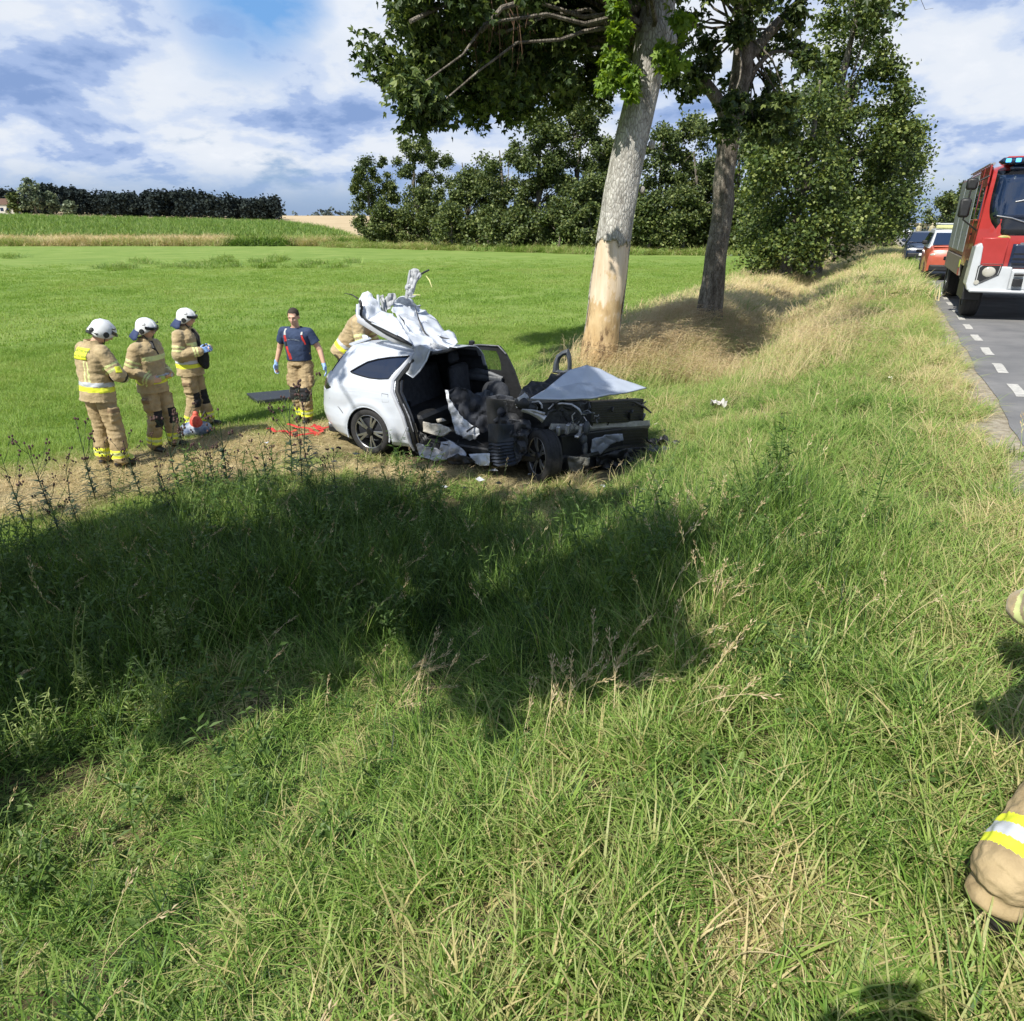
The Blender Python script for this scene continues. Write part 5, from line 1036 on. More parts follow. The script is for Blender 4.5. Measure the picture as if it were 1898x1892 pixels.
    for x in (-1.04,1.04):
        big_wheel(t,(x,.82,.50),.50,.30,-1 if x<0 else 1); big_wheel(t,(x,5.6,.50),.50,.36,-1 if x<0 else 1)
        b=MB(); b.box((x*1.02,1.6,.70),(.36,.5,.06),ch=.01); b.box((x*1.02,1.6,.45),(.34,.4,.05),ch=.01); b.build('entry_step',M_BLK,t)
fire_engine()
def box_car(name,label,cat,p,tt,L,W,H,paint,van=False,yaw=0.,bonnet_m=None,roof_m=None,bumper_m=None):
    X0,Y0=PT(p+W/2,tt); z=float(-np.clip(tt-155,0,400)*.012); t=thing(name,label,cat,(X0,Y0,z),-AZ+yaw)
    hb=H*.50; hw=W/2
    # profile stations along the car, (y, z_low, z_top, half width)
    if van: P=[(0,.35,.78,.80),(.12,.28,.98,.94),(.75,.26,1.08,1.),(.95,.26,1.12,1.)]; cab=[(.80,1.06,.90),(1.45,H-.08,.80),(1.9,H,.80),(L-.25,H,.80),(L-.05,1.2,.93)]
    else: P=[(0,.36,.60,.78),(.10,.26,.74,.92),(1.0,.24,.90,1.),(1.3,.24,.93,1.)]; cab=[(1.15,.90,.90),(1.95,H-.05,.72),(2.3,H,.70),(3.3,H-.03,.70),(4.1,.95,.88)]
    body=P+[(L*.5,.25,hb*1.16 if van else .93,1.),(L-.2,.28,.95 if not van else 1.15,.97),(L,.40,.80,.88)]
    b=MB(); n=10; vs=[]
    for (y,zl,zt,w) in body:
        for k in range(n):
            a=[(-1,0),(-1,.55),(-.97,.85),(-.86,1),(-.4,1.03),(.4,1.03),(.86,1),(.97,.85),(1,.55),(1,0)][k]; vs.append((a[0]*hw*w,y,zl+(zt-zl)*a[1]))
    m=len(body); b.add(vs,[(i*n+k,i*n+k+1,(i+1)*n+k+1,(i+1)*n+k) for i in range(m-1) for k in range(n-1)]+[tuple(range(n)),tuple((m-1)*n+k for k in range(n-1,-1,-1))]); b.build('body',paint,t,smooth=True,bevel=.02)
    b=MB(); vs=[]
    for (y,zt,w) in cab:
        zb=.86 if not van else 1.02; vs+=[(-hw*.97,y,zb),(-hw*w,y,zt),(-hw*w*.6,y,zt+.02),(hw*w*.6,y,zt+.02),(hw*w,y,zt),(hw*.97,y,zb)]
    m=len(cab); b.add(vs,[(i*6+k,i*6+k+1,(i+1)*6+k+1,(i+1)*6+k) for i in range(m-1) for k in range(5)]+[(0,5,4,3,2,1)]); b.build('cabin',roof_m or paint,t,smooth=True,bevel=.02)
    c0,c1=cab[0],cab[1]
    def wsp(f,s): y=c0[0]+(c1[0]-c0[0])*f; z=c0[1]+(c1[1]-c0[1])*f; w=hw*(c0[2]+(c1[2]-c0[2])*f)*.93; return (s*w,y-.03,z+.035)
    b=MB(); b.add([wsp(.06,-1),wsp(.06,1),wsp(.92 if not van else .86,1),wsp(.92 if not van else .86,-1)],[(0,1,2,3)]); b.build('windscreen',M_WIND,t,solid=.01)
    for s in (-1,1):
        b=MB(); y0,y1=(c0[0]+.45,cab[3][0]); zb=(1.0 if not van else 1.15); zt=H-.12; b.add([(s*hw*.985,y0,zb),(s*hw*.985,y1,zb),(s*hw*.84,y1-.1,zt),(s*hw*.84,c1[0]+.1,zt)],[(0,1,2,3)]); b.build('side_window',M_WIND,t,solid=.012)
        b=MB(); b.box((s*(hw+.08),c0[0]+.40,1.02 if not van else 1.2),(.18,.09,.14),ch=.03); b.build('door_mirror',M_BLK if van else paint,t,bevel=.01)
        b=MB(); zz=.64 if not van else .82; b.ell((s*hw*.72,.10,zz),(.17,.07,.07),n=14,m=8); b.build('headlight',M_LAMP,t,smooth=True)
        big_wheel(t,(s*(hw-.10),.85,.31),.315,.20,s,'wheel'); big_wheel(t,(s*(hw-.10),L-.85,.31),.315,.20,s,'wheel')
    b=MB(); b.box((0,.02,.40),(W*.86,.10,.22),ch=.03); b.build('front_bumper',bumper_m or M_BLK,t,bevel=.02)
    b=MB(); b.box((0,.0,.60 if not van else .72),(W*.45,.05,.12),ch=.02); b.build('grille',M_BLKG,t)
    b=MB(); b.box((0,-.05,.44),(.52,.02,.11)); b.build('number_plate',mat('plate_white',(.7,.7,.68),.5),t)
    return t
def others():
    t=box_car('rescue_van','orange van with a white roof and blue-white light bar parked behind the fire engine','van',1.42,29.3,4.6,1.9,1.62,M_ORANGE,van=True,roof_m=M_VWHITE,bumper_m=M_BLK)
    b=MB(); b.box((0,.34,.62),(1.70,.50,.46),ch=.08); b.build('dark_front_mask',mat('plain_black_front',(.015,.016,.02),.4),t,bevel=.02)  # near-black colour over the whole front piece
    b=MB(); b.box((0,1.9,1.70),(1.5,.30,.12),ch=.03); b.build('light_bar',mat('amber_white_lens',(.55,.55,.25),.3),t,bevel=.01)
    b=MB(); b.box((0,2.2,1.80),(1.4,.14,.05),ch=.01); b.box((0,3.2,1.80),(1.4,.14,.05),ch=.01); b.tube([(-.65,2.1,1.82),(-.65,4,1.82)],.03,6); b.tube([(.65,2.1,1.82),(.65,4,1.82)],.03,6); b.build('roof_rack',M_VWHITE,t)
    b=MB(); b.box((0,.60,1.075),(1.5,.45,.02),ch=.005); b.build('bonnet_band',mat('salmon_band',(.60,.20,.14),.4),t)
    box_car('parked_car','dark blue car parked on the verge side of the road behind the orange van','car',1.0,40.5,4.5,1.78,1.42,M_DBLUE)
    box_car('parked_car','tiny white car far down the road beyond the dark blue one','car',2.2,118,4.4,1.8,1.45,M_VWHITE)
    for k,(p,t_) in enumerate(((3.2,92),(4.6,96))):
        x,y=PT(p,t_); q=thing('person',['distant person in pale clothing on the road, left one of two beyond the parked cars','distant person in pale clothing on the road, right one of two beyond the parked cars'][k],'person',(x,y,0),0,'distant people on the road')
        b=MB(); 
        for s in (-1,1): b.cap((s*.1,0,.85),.11,(s*.12,0,.08),.07,8); b.cap((s*.2,0,1.4),.07,(s*.27,.03,.85),.04,8)
        b.cap((0,0,.9),.17,(0,0,1.38),.19,10); b.cap((0,0,1.5),.06,(0,0,1.62),.07,8); b.ell((0,0,1.68),(.10,.11,.13)); remesh_far=b.build('body',mat('pale_far_clothes',(.42,.38,.24),.8),q,smooth=True)
    # white house and low barn at the far left, far wall by the wood
    p=at(12,398,324); h=thing('house','small white house at the far left edge before the dark wood','house',(p.x,324,float(ground(p.x,324))),.2)
    b=MB(); b.box((0,0,1.8),(9,6,4.0)); b.build('wall',mat('white_render',(.62,.60,.56),.9),h)
    b=MB(); b.prism([(-3.4,0),(3.4,0),(0,2.4)],-4.8,4.8,Matrix(((0,0,1,0),(1,0,0,0),(0,1,0,3.8),(0,0,0,1)))); b.build('roof',mat('brown_roof_tiles',(.12,.07,.05),.9),h)
    for k in (-2.5,0,2.5): b=MB(); b.box((k,-3.02,1.9),(1.2,.08,1.3)); b.build('window',M_WIND,h)
others()
# ---------------------------------------------------------------- people
M_SKIN=mat('skin',(.56,.34,.24),.5,col2=(.66,.43,.32),scale=5,c2amt=.8,spec=.35)
M_TAN=mat('tan_turnout_cloth',(.31,.235,.125),.85,col2=(.46,.36,.205),scale=7,bump=.006,bscale=45,sheen=.2)
M_TAND=mat('tan_turnout_trousers',(.27,.20,.105),.85,col2=(.42,.325,.185),scale=6,bump=.006,bscale=45)
M_YEL=mat('fluorescent_yellow',(.74,.80,.05),.5,var=.05,emit=None)
M_SIL=mat('silver_reflective_tape',(.50,.53,.58),.4,var=.06)
M_PALE=mat('pale_lime_tape',(.62,.68,.30),.5,var=.08)
M_BLKC=mat('black_cloth',(.012,.013,.016),.85,var=.3,scale=20)
M_NAVY=mat('navy_cotton',(.018,.034,.085),.85,col2=(.032,.055,.12),scale=8,bump=.004,bscale=50)
M_HELM=mat('white_helmet',(.72,.74,.76),.22,var=.03,coat=.5)
M_GLOVE=mat('blue_nitrile_glove',(.22,.38,.72),.45,col2=(.34,.50,.80),scale=14)
M_RED=mat('red_webbing',(.50,.035,.03),.7,var=.2,scale=20)
M_BOOT=mat('black_boot_leather',(.015,.014,.013),.45,var=.3,scale=14)
def remesh(name,mb,voxel,mats,parent,smooth=2,matfn=None,delfn=None,folds=None,solid=0):
    me=bpy.data.meshes.new('t'); me.from_pydata([tuple(v) for v in mb.v],[],mb.f); me.update(); bm=bmesh.new(); bm.from_mesh(me); bmesh.ops.recalc_face_normals(bm,faces=bm.faces); bm.to_mesh(me); bm.free()
    o=bpy.data.objects.new('t',me); scene.collection.objects.link(o); r=o.modifiers.new('r','REMESH'); r.mode='VOXEL'; r.voxel_size=voxel; r.use_smooth_shade=True
    if smooth: s=o.modifiers.new('s','SMOOTH'); s.factor=.6; s.iterations=smooth
    dg=bpy.context.evaluated_depsgraph_get(); dg.update(); m2=bpy.data.meshes.new_from_object(o.evaluated_get(dg)); bpy.data.objects.remove(o); m2.name=name; m2.materials.clear()
    for m in mats: m2.materials.append(m)
    bm=bmesh.new(); bm.from_mesh(m2); bm.normal_update()
    if folds:
        for v in bm.verts: v.co+=v.normal*folds(v.co,v.normal)
    if delfn: bmesh.ops.delete(bm,geom=[f for f in bm.faces if delfn(f.calc_center_median())],context='FACES')
    bm.normal_update()
    for f in bm.faces:
        f.smooth=True
        if matfn: f.material_index=matfn(f.calc_center_median(),f.normal)
    bm.to_mesh(m2); bm.free()
    ob=bpy.data.objects.new(name,m2); link(ob,parent)
    if solid: s=ob.modifiers.new('w','SOLIDIFY'); s.thickness=solid; s.offset=1
    return ob
def V3(*a): return Vector(a)
def elltube(mb,pts,rads,n=20): mb.tube(pts,rads,n)
def segt(p,a,b):
    d=b-a; t=max(0,min(1,(p-a).dot(d)/max(d.length_squared,1e-9))); return t,(p-(a+d*t)).length
def cloth_folds(amp,segs,seed):
    """creases across the limbs, strongest at the joints, and slack folds on the trunk"""
    def f(co,n):
        q=co*11+Vector((seed,seed*2,0)); v=noise.noise(Vector((q.x*.8,q.y*.8,q.z*1.8)))+.6*noise.noise(Vector((q.x*2,q.y*2,q.z*4))); k=0
        for j,r in segs:
            d=(co-j).length
            if d<r: k=max(k,1-d/r)
        v2=math.sin(co.z*75+6*noise.noise(co*5+Vector((seed,0,0)))) * k
        return amp*(.6*v+.6*v2+.5*(abs(noise.noise(Vector((co.x*5+seed,co.y*5,co.z*14+co.x*9))))-.2))
    return f
def hand(mb,wr,dirv,palmn,curl,side,scale=1.,spread=.1):
    """palm plus five separate bent fingers; side=+1: thumb towards palmn x dirv"""
    d=dirv.normalized(); n=(palmn-d*palmn.dot(d)).normalized(); x=d.cross(n).normalized()*side; s=scale
    mb.cap(wr,.026*s,wr+d*.03*s,.03*s,10)
    for k,o in enumerate((-.027,-.009,.009,.027)): mb.cap(wr+d*.02*s+x*o*s*.7,.019*s,wr+d*.082*s+x*o*s,.0135*s,8)
    for k,(o,L) in enumerate(((.030,.070),(.0105,.080),(-.0095,.074),(-.028,.058))):
        c=curl*(1+.12*k); p=wr+d*.085*s+x*o*s; dd=(d+x*o*spread*20).normalized(); r=.0095*s
        for j,f in enumerate((.45,.32,.26)):
            ang=c*(j+.6); v=(dd*math.cos(ang)+n*math.sin(ang)); q=p+v*L*f*s; mb.cap(p,r,q,r*.9,8); p=q; r*=.9
    p=wr+d*.025*s+x*.028*s; v=(d*.6+x*.75+n*.25).normalized(); q=p+v*.04*s; mb.cap(p,.0135*s,q,.0115*s,8); v2=(d*.85+x*.3+n*.4).normalized(); mb.cap(q,.0115*s,q+v2*.034*s,.0095*s,8)
def head_mb(mb,hm,face=True):
    def H(x,y,z): return hm@Vector((x,y,z))
    e=hm.to_euler()
    mb.ell(H(0,-.012,.03),(.078,.098,.095),rot=e,n=20,m=14); mb.ell(H(0,.018,-.03),(.062,.078,.085),rot=e,n=18,m=12); mb.ell(H(0,.040,-.083),(.040,.038,.028),rot=e)
    mb.cap(H(0,.096,.015),.012,H(0,.116,-.025),.017,10); mb.ell(H(0,.105,-.030),(.022,.014,.012),rot=e,n=10,m=6)
    mb.ell(H(0,.080,.032),(.058,.022,.014),rot=e); mb.ell(H(0,.088,-.058),(.026,.012,.0085),rot=e,n=10,m=6); mb.ell(H(0,.086,-.068),(.022,.012,.008),rot=e,n=10,m=6)
    for s in (-1,1):
        mb.ell(H(s*.080,-.012,-.008),(.012,.020,.033),rot=e,n=8,m=6); mb.ell(H(s*.038,.062,-.022),(.024,.026,.026),rot=e,n=10,m=6)
def person(label,loc,yaw,s,J,look,outfit,group=None,vox=.011,gloves=False,tape=None,seed=0):
    """J: joints in metres, +Y forward, +X the person's right; look=(pitch,turn) of the head"""
    t=thing('person',label,'person',loc,yaw,group,s)
    P={k:Vector(v) for k,v in J.items()}; sx=1
    up=(P['neck']-P['pelvis']).normalized(); sh=(P['shR']-P['shL']).normalized()
    hm=Matrix.Translation(P['head'])@Euler((look[0],0,look[1]),'ZXY').to_matrix().to_4x4() if False else Matrix.Translation(P['head'])@(Matrix.Rotation(look[1],4,'Z')@Matrix.Rotation(look[0],4,'X'))
    fw=up.cross(sh)*-1 if (up.cross(sh)).y<0 else up.cross(sh)
    # body: one continuous surface
    b=MB(); tp=[P['pelvis']-up*.06,P['pelvis']+up*.06,P['pelvis'].lerp(P['neck'],.35),P['pelvis'].lerp(P['neck'],.62),P['pelvis'].lerp(P['neck'],.85),P['neck']-up*.0]
    def torso(mb,k,g=0.,lo=0,hem=None,belly=1.):
        pts=[];rd=[]
        prof=[(-.10,.155,.12),(.02,.165,.125),(.2,.16,.12*belly),(.4,.165,.125*belly),(.6,.185,.13),(.78,.195,.125),(.9,.15,.10),(1.,.07,.065)]
        L=(P['neck']-P['pelvis']).length
        for f,a,c in prof:
            q=P['pelvis']+(P['neck']-P['pelvis'])*f; pts.append(q); rd.append((a*k+g,c*k+g))
        # ring axes: a along shoulders, c along depth
        n=22; vs=[]
        for q,(a,c) in zip(pts,rd):
            for i in range(n):
                th=2*math.pi*i/n; co,si=math.cos(th),math.sin(th); co=math.copysign(abs(co)**.8,co); si=math.copysign(abs(si)**.8,si); vs.append(q+sh*(co*a)+fw*(si*c))
        m=len(pts); mb.add(vs,[(i*n+k2,i*n+(k2+1)%n,(i+1)*n+(k2+1)%n,(i+1)*n+k2) for i in range(m-1) for k2 in range(n)]+[tuple(range(n-1,-1,-1)),tuple((m-1)*n+k2 for k2 in range(n))])
    torso(b,.93)
    for q in 'RL':
        b.cap(P['sh'+q],.062,P['el'+q],.045,14); b.cap(P['el'+q],.045,P['wr'+q],.029,14); b.cap(P['neck']-up*.06,.07,P['sh'+q],.06,12)
        b.cap(P['hip'+q],.092,P['kn'+q],.06,14); b.cap(P['kn'+q],.06,P['an'+q],.042,14); b.cap(P['an'+q]+Vector((0,-.02,-.03)),.04,P['toe'+q],.032,12)
        hd=(P['ha'+q]-P['wr'+q]); hand(b,P['wr'+q],hd,J_n(P,q,sh,fw),.35,(1 if q=='R' else -1)*(1),1.)
    b.cap(P['neck']-up*.05,.062,P['head']+(P['neck']-P['head'])*.35,.056,14); head_mb(b,hm)
    body=remesh('body',b,vox*.8 if outfit.get('bare') else vox,[M_SKIN],t,smooth=1)
    for sx in (-1,1):
        e=MB(); e.ell(hm@Vector((sx*.031,.081,.014)),(.0125,.008,.0075),n=8,m=6); e.build('eye',M_BLKG if False else mat('eye_dark',(.03,.02,.015),.3),body,smooth=True)
    JN=[(P['el'+q],.13) for q in 'RL']+[(P['kn'+q],.16) for q in 'RL']+[(P['an'+q],.16) for q in 'RL']+[(P['pelvis'],.14)]
    # trousers
    b=MB(); k=outfit.get('tk',1.)
    b.tube([P['pelvis']+up*.12,P['pelvis'],P['pelvis']-up*.10],[(.175*k,.14*k)]*3,18) if False else None
    vs=[];n=20
    for f in (.16,.04,-.06):
        for i in range(n): th=2*math.pi*i/n; vs.append(P['pelvis']+up*f+sh*(math.cos(th)*.178*k)+fw*(math.sin(th)*.145*k))
    b.add(vs,[(i*n+j,i*n+(j+1)%n,(i+1)*n+(j+1)%n,(i+1)*n+j) for i in range(2) for j in range(n)]+[tuple(range(n-1,-1,-1)),tuple(2*n+j for j in range(n))])
    for q in 'RL':
        b.cap(P['hip'+q],.115*k,P['kn'+q],.096*k,16); b.cap(P['kn'+q],.096*k,P['an'+q]+Vector((0,0,.02)),.093*k,16); b.ell(P['hip'+q]+up*.0-fw*.03,(.11,.11,.11),n=14,m=10)
        b.cap(P['kn'+q]+Vector((0,.01,-.05)),.098*k,P['an'+q]+Vector((0,0,.10)),.100*k,14)
        if outfit.get('pocket',1): m_=P['hip'+q].lerp(P['kn'+q],.55); b.box(m_+sh*((.10 if q=='R' else -.10)*k),(.05,.14,.19),ch=.02)
    pads=outfit.get('pads',True)
    def tm(c,nn):
        for q in 'RL':
            tt,d=segt(c,P['kn'+q],P['an'+q]); z=(P['an'+q].z if False else 0)
            if d<.22:
                L=(P['kn'+q]-P['an'+q]).length; h=(1-tt)*L
                if outfit.get('wide'):
                    if .085<h<.125 or .175<h<.215: return 1
                    if .125<=h<=.175: return 4
                    return 0
                if .03<h<.065 or .105<h<.135: return 1
                if .065<=h<=.105: return 2
            if pads:
                e=c-P['kn'+q]
                if abs(e.z+.02)<.11 and e.dot(fw)>.045 and abs(e.dot(sh))<.085: return 3
            if outfit.get('pocket',1):
                m_=P['hip'+q].lerp(P['kn'+q],.55)
        return 0
    remesh('trousers',b,vox,[M_TAND,M_YEL,M_PALE,M_BLKC,M_SIL],t,smooth=1,matfn=tm,folds=cloth_folds(.016,JN,seed),delfn=lambda c: c.z<(min(P['anR'].z,P['anL'].z)-.075))
    if outfit['top']=='jacket' and not outfit.get('wide'):
        for q,sg in (('R',1),('L',-1)):
            m_=P['hip'+q].lerp(P['kn'+q],.42)
            try: patch(t,'trousers',m_+sh*.12*sg,-fw*sg,up,sh*sg,.13,.05,mat('tan_flap',(.24,.165,.095),.9),'pocket_flap',off=.010)
            except Exception: pass
    # boots
    for q in 'RL':
        b=MB(); a=P['an'+q]; to=P['toe'+q]; dr=(to-a); dr.z=0; dr.normalize(); b.cap(a+Vector((0,0,.12)),.06,a-dr*.02+Vector((0,0,-.03)),.056,14); b.cap(a-dr*.045+Vector((0,0,-.045)),.042,to,.044,14); b.cap(a+Vector((0,0,-.03)),.05,to-dr*.04+Vector((0,0,.01)),.045,14)
        zf=a.z-.092
        remesh('boot',b,.011,[M_BOOT],t,smooth=1,folds=lambda co,n_:(max(0,(zf-co.z))/max(abs(n_.z),.3)*(-1) if co.z<zf and n_.z<0 else 0)*1.)
    # jacket or shirt
    b=MB(); kind=outfit['top']
    if kind=='jacket':
        torso(b,1.08,.022)
        vs=[];n=22
        for f,a,c in ((.25,.205,.165),(.05,.21,.172),(-.10,.215,.18),(-.19,.215,.182)):
            for i in range(n): th=2*math.pi*i/n; vs.append(P['pelvis']+up*f+sh*(math.cos(th)*a)+fw*(math.sin(th)*c))
        b.add(vs,[(i*n+j,i*n+(j+1)%n,(i+1)*n+(j+1)%n,(i+1)*n+j) for i in range(3) for j in range(n)]+[tuple(range(n-1,-1,-1)),tuple(3*n+j for j in range(n))])
        b.cap(P['neck']-up*.05,.095,P['neck']+up*.035,.088,16)
        for q in 'RL': b.cap(P['sh'+q],.088,P['el'+q],.078,16); b.cap(P['el'+q],.078,P['wr'+q]-(P['wr'+q]-P['el'+q]).normalized()*.01,.062,16); b.cap(P['neck']-up*.09,.09,P['sh'+q],.084,14)
        L=(P['neck']-P['pelvis']).length
        bz=outfit.get('dark',())
        def jm(c,nn):
            for q in 'RL':
                t1,d1=segt(c,P['sh'+q],P['el'+q]); t2,d2=segt(c,P['el'+q],P['wr'+q]); td,dd=segt(c,P['pelvis'],P['neck']); lat=abs((c-P['pelvis']-(P['neck']-P['pelvis'])*td).dot(sh))
                if min(d1,d2)<.115 and lat>.15:
                    if d1<d2 or t2<.02:
                        if .50<t1<.60 or .70<t1<.80: return 3
                    else:
                        if .72<t2<.80 or .86<t2<.94: return 3
                        if ('cuff' in bz and t2>.1 and q in bz[1:]): return 4
                    return 0
            h=(c-P['pelvis']).dot(up)
            if -.015<h<.045: return 1
            if .05<h<.10: return 2
            if tape=='back' and (c-P['pelvis']).dot(fw)<0:
                x=(c-P['pelvis']).dot(sh)
                if .10<h<.34 and (.055<x<.075 or .10<x<.12): return 3
            if tape=='front' and .30<h<.36 and (c-P['pelvis']).dot(fw)>0: return 3
            return 0
        zmin=-.135
        remesh('jacket',b,vox,[M_TAN,M_YEL,M_SIL,M_PALE,M_BLKC],t,smooth=1,matfn=jm,folds=cloth_folds(.016,JN,seed+5),delfn=lambda c:((c-P['pelvis']).dot(up)<zmin) or ((c-P['neck']).dot(up)>.055 and (c-P['neck']).length<.2),solid=.006)
    else:
        torso(b,1.03,.016,belly=1.12)
        for q in 'RL': e=P['sh'+q].lerp(P['el'+q],.60); b.cap(P['sh'+q],.076,e,.074,16); b.cap(P['neck']-up*.07,.082,P['sh'+q],.072,14)
        def dl(c):
            for q in 'RL':
                t1,d1=segt(c,P['sh'+q],P['el'+q])
                if t1>.60 and d1<.12 and abs((c-P['pelvis']).dot(sh))>.2: return True
            return (c-P['pelvis']).dot(up)<.02 or (c-P['neck']).dot(up)>.0
        remesh('t_shirt',b,vox,[M_NAVY],t,smooth=1,folds=cloth_folds(.007,JN+[(P['pelvis']+up*.15,.2)],seed+5),delfn=dl,solid=.004)
    if gloves:
        for q in gloves:
            g_=MB(); hd=(P['ha'+q]-P['wr'+q]); hand(g_,P['wr'+q],hd,J_n(P,q,sh,fw),.35,(1 if q=='R' else -1),1.10); d_=hd.normalized(); g_.cap(P['wr'+q]-d_*.035,.034,P['wr'+q],.032,12)
            remesh('glove',g_,.0045,[M_GLOVE],t,smooth=0)
    def hl(x,y,z): return hm@Vector((x,y,z))
    if outfit.get('helmet'):
        he=MB(); n=30; rings=[]
        for i in range(13):
            f=i/12; a=f*math.pi*.5
            rings.append((math.sin(a),math.cos(a)))
        vs=[]
        for i,(r,z) in enumerate(rings):
            for k in range(n):
                th=2*math.pi*k/n; x=math.sin(th);y=math.cos(th); low=-.012-.055*max(0,-y)-.06*max(0,abs(x)-.55)/.45+.03*max(0,y)
                vs.append(hl(x*.113*max(r,.001),y*.134*max(r,.001)-.006,.035+z*.102 if i<12 else .035+low*.4))
        for k in range(n):
            th=2*math.pi*k/n; x=math.sin(th);y=math.cos(th); low=-.02-.075*max(0,-y)-.085*max(0,(abs(x)-.5)/.5)+.03*max(0,y); ex=1.03+.12*max(0,y)**2+.05*max(0,-y); vs.append(hl(x*.113*ex,y*.134*ex-.006,.03+low))
        m=14; he.add(vs,[(i*n+k,i*n+(k+1)%n,(i+1)*n+(k+1)%n,(i+1)*n+k) for i in range(m-1) for k in range(n)])
        ho=he.build('helmet',M_HELM,t,smooth=True,solid=.008)
        c_=MB(); c_.tube([hl(0,.126,.065),hl(0,.088,.110),hl(0,0,.138),hl(0,-.08,.113),hl(0,-.128,.05)],[(.018,.010)]*5,8); c_.build('helmet_crest',M_HELM,ho,smooth=True)
        for s_ in (-1,1):
            d_=MB(); d_.lathe([(.0,.0),(.030,.0),(.034,-.012),(.034,-.03)],18,hm@Matrix.Translation((s_*.129,.02,-.018))@(Matrix.Rotation(math.pi,4,'Z') if s_<0 else Matrix.Identity(4))); d_.build('helmet_knob',M_BLK,ho,smooth=True)
            d_=MB(); 
            for a_,b_ in (((.125,.035,.075),(.120,.075,.085)),((.120,.075,.085),(.112,.062,.105))): d_.tube([hl(s_*a_[0]*1.03,a_[1],a_[2]),hl(s_*b_[0]*1.03,b_[1],b_[2])],[(.004,.007)]*2,6)
            d_.build('helmet_mark',M_BLK,ho)
        v_=MB(); pv=[hl(.119*math.sin(a),.143*math.cos(a)+.010,.03+.012) for a in np.linspace(-1.2,1.2,12)]; v_.tube(pv,[(.006,.022)]*12,6); v_.build('visor',M_BLKG,ho,smooth=True)
        if outfit['helmet']=='cloth':
            cl=MB(); A=np.linspace(math.pi*.52,math.pi*1.48,14); rows=[]
            for f in (0,.35,.7,1.):
                for a in A: rows.append(hl(math.sin(a)*(.118+.045*f),math.cos(a)*(.15+.07*f)-.006+.0,-.035-.115*f+.012*math.sin(a*9)*f))
            cl.add(rows,[(i*14+k,i*14+k+1,(i+1)*14+k+1,(i+1)*14+k) for i in range(3) for k in range(13)]); cl.build('neck_curtain',mat('navy_neck_curtain',(.012,.022,.075),.8,col2=(.03,.05,.13),scale=10),ho,smooth=True,solid=.006)
        else:
            cl=MB(); 
            for sx_ in (-1,1): cl.ell(hl(sx_*.055,-.115,-.045),(.035,.03,.035),n=10,m=8)
            cl.tube([hl(-.1,-.05,-.06),hl(-.06,-.12,-.075),hl(.06,-.12,-.075),hl(.1,-.05,-.06)],.022,8); cl.build('helmet_cradle',M_BLK,ho,smooth=True)
        st=MB(); st.tube([hl(-.115,.02,-.05),hl(-.06,.06,-.115),hl(.06,.06,-.115),hl(.115,.02,-.05)],[(.004,.011)]*4,6); st.build('chin_strap',M_BLK,ho)
    if outfit.get('hair'):
        h_=MB(); h_.ell(hl(0,-.018,.037),(.083,.102,.097),rot=hm.to_euler(),n=22,m=16)
        inv=hm.inverted()
        def hd_(c): q=inv@c; return (q.y>.045 and q.z<.082) or (q.z<-.03) or (q.y>-.01 and q.z<.03) or q.y>.075
        remesh('hair',h_,.006,[mat('dark_short_hair',(.02,.014,.010),.8,col2=(.045,.032,.024),scale=60)],t,smooth=0,delfn=hd_,solid=.004)
    t['_']=0; del t['_']
    return t,P,hm,sh,up,fw
def J_n(P,q,sh,fw): return (sh*(-1 if q=='R' else 1)*.9+fw*.3)
def patch(t,obname,o,ax,ay,nrm,w,h,m,name,off=.005,text=None,tm=None,parent=None):
    """cloth patch pressed on to a curved garment: a small grid projected on its mesh; text follows the same way"""
    g=[c for c in t.children if c.name.startswith(obname)][0]; bvh=BVHTree.FromPolygons([v.co.copy() for v in g.data.vertices],[tuple(p.vertices) for p in g.data.polygons])
    def pr_(x,y,d):
        s=o+ax*x+ay*y+nrm*.25; hit=bvh.ray_cast(s,-nrm,.6); c=hit[0] if hit[0] is not None else o+ax*x+ay*y; return c+nrm*d
    b=MB(); nx,ny=12,7; b.add([pr_((i/nx-.5)*w,(j/ny-.5)*h,off) for j in range(ny+1) for i in range(nx+1)],[(j*(nx+1)+i,j*(nx+1)+i+1,(j+1)*(nx+1)+i+1,(j+1)*(nx+1)+i) for j in range(ny) for i in range(nx)])
    po=b.build(name,m,g,smooth=True,solid=.002) if m else None
    for (txt,x,y,size,arc) in (text or []):
        cu=bpy.data.curves.new('t','FONT'); cu.body=txt; cu.size=size; cu.align_x='CENTER'; cu.align_y='CENTER'; cu.resolution_u=2; co=bpy.data.objects.new('t',cu); scene.collection.objects.link(co); dg=bpy.context.evaluated_depsgraph_get(); dg.update(); me=bpy.data.meshes.new_from_object(co.evaluated_get(dg)); bpy.data.objects.remove(co)
        for v in me.vertices: c=pr_(v.co.x+x,v.co.y+y-arc*v.co.x**2,off+.005); v.co=c
        me.materials.clear(); me.materials.append(tm); me.name='lettering'; to=bpy.data.objects.new('lettering',me); link(to,g)
BASE=dict(pelvis=(0,0,.97),neck=(0,0,1.50),head=(0,.03,1.665),shR=(.185,0,1.42),shL=(-.185,0,1.42),elR=(.25,-.03,1.13),elL=(-.25,-.03,1.13),wrR=(.27,.05,.88),wrL=(-.27,.05,.88),haR=(.27,.08,.80),haL=(-.27,.08,.80),hipR=(.095,0,.90),hipL=(-.095,0,.90),knR=(.12,.03,.50),knL=(-.12,.03,.50),anR=(.13,-.01,.095),anL=(-.13,-.01,.095),toeR=(.16,.14,.045),toeL=(-.16,.14,.045))
def pose(**k): d=dict(BASE); d.update(k); return d
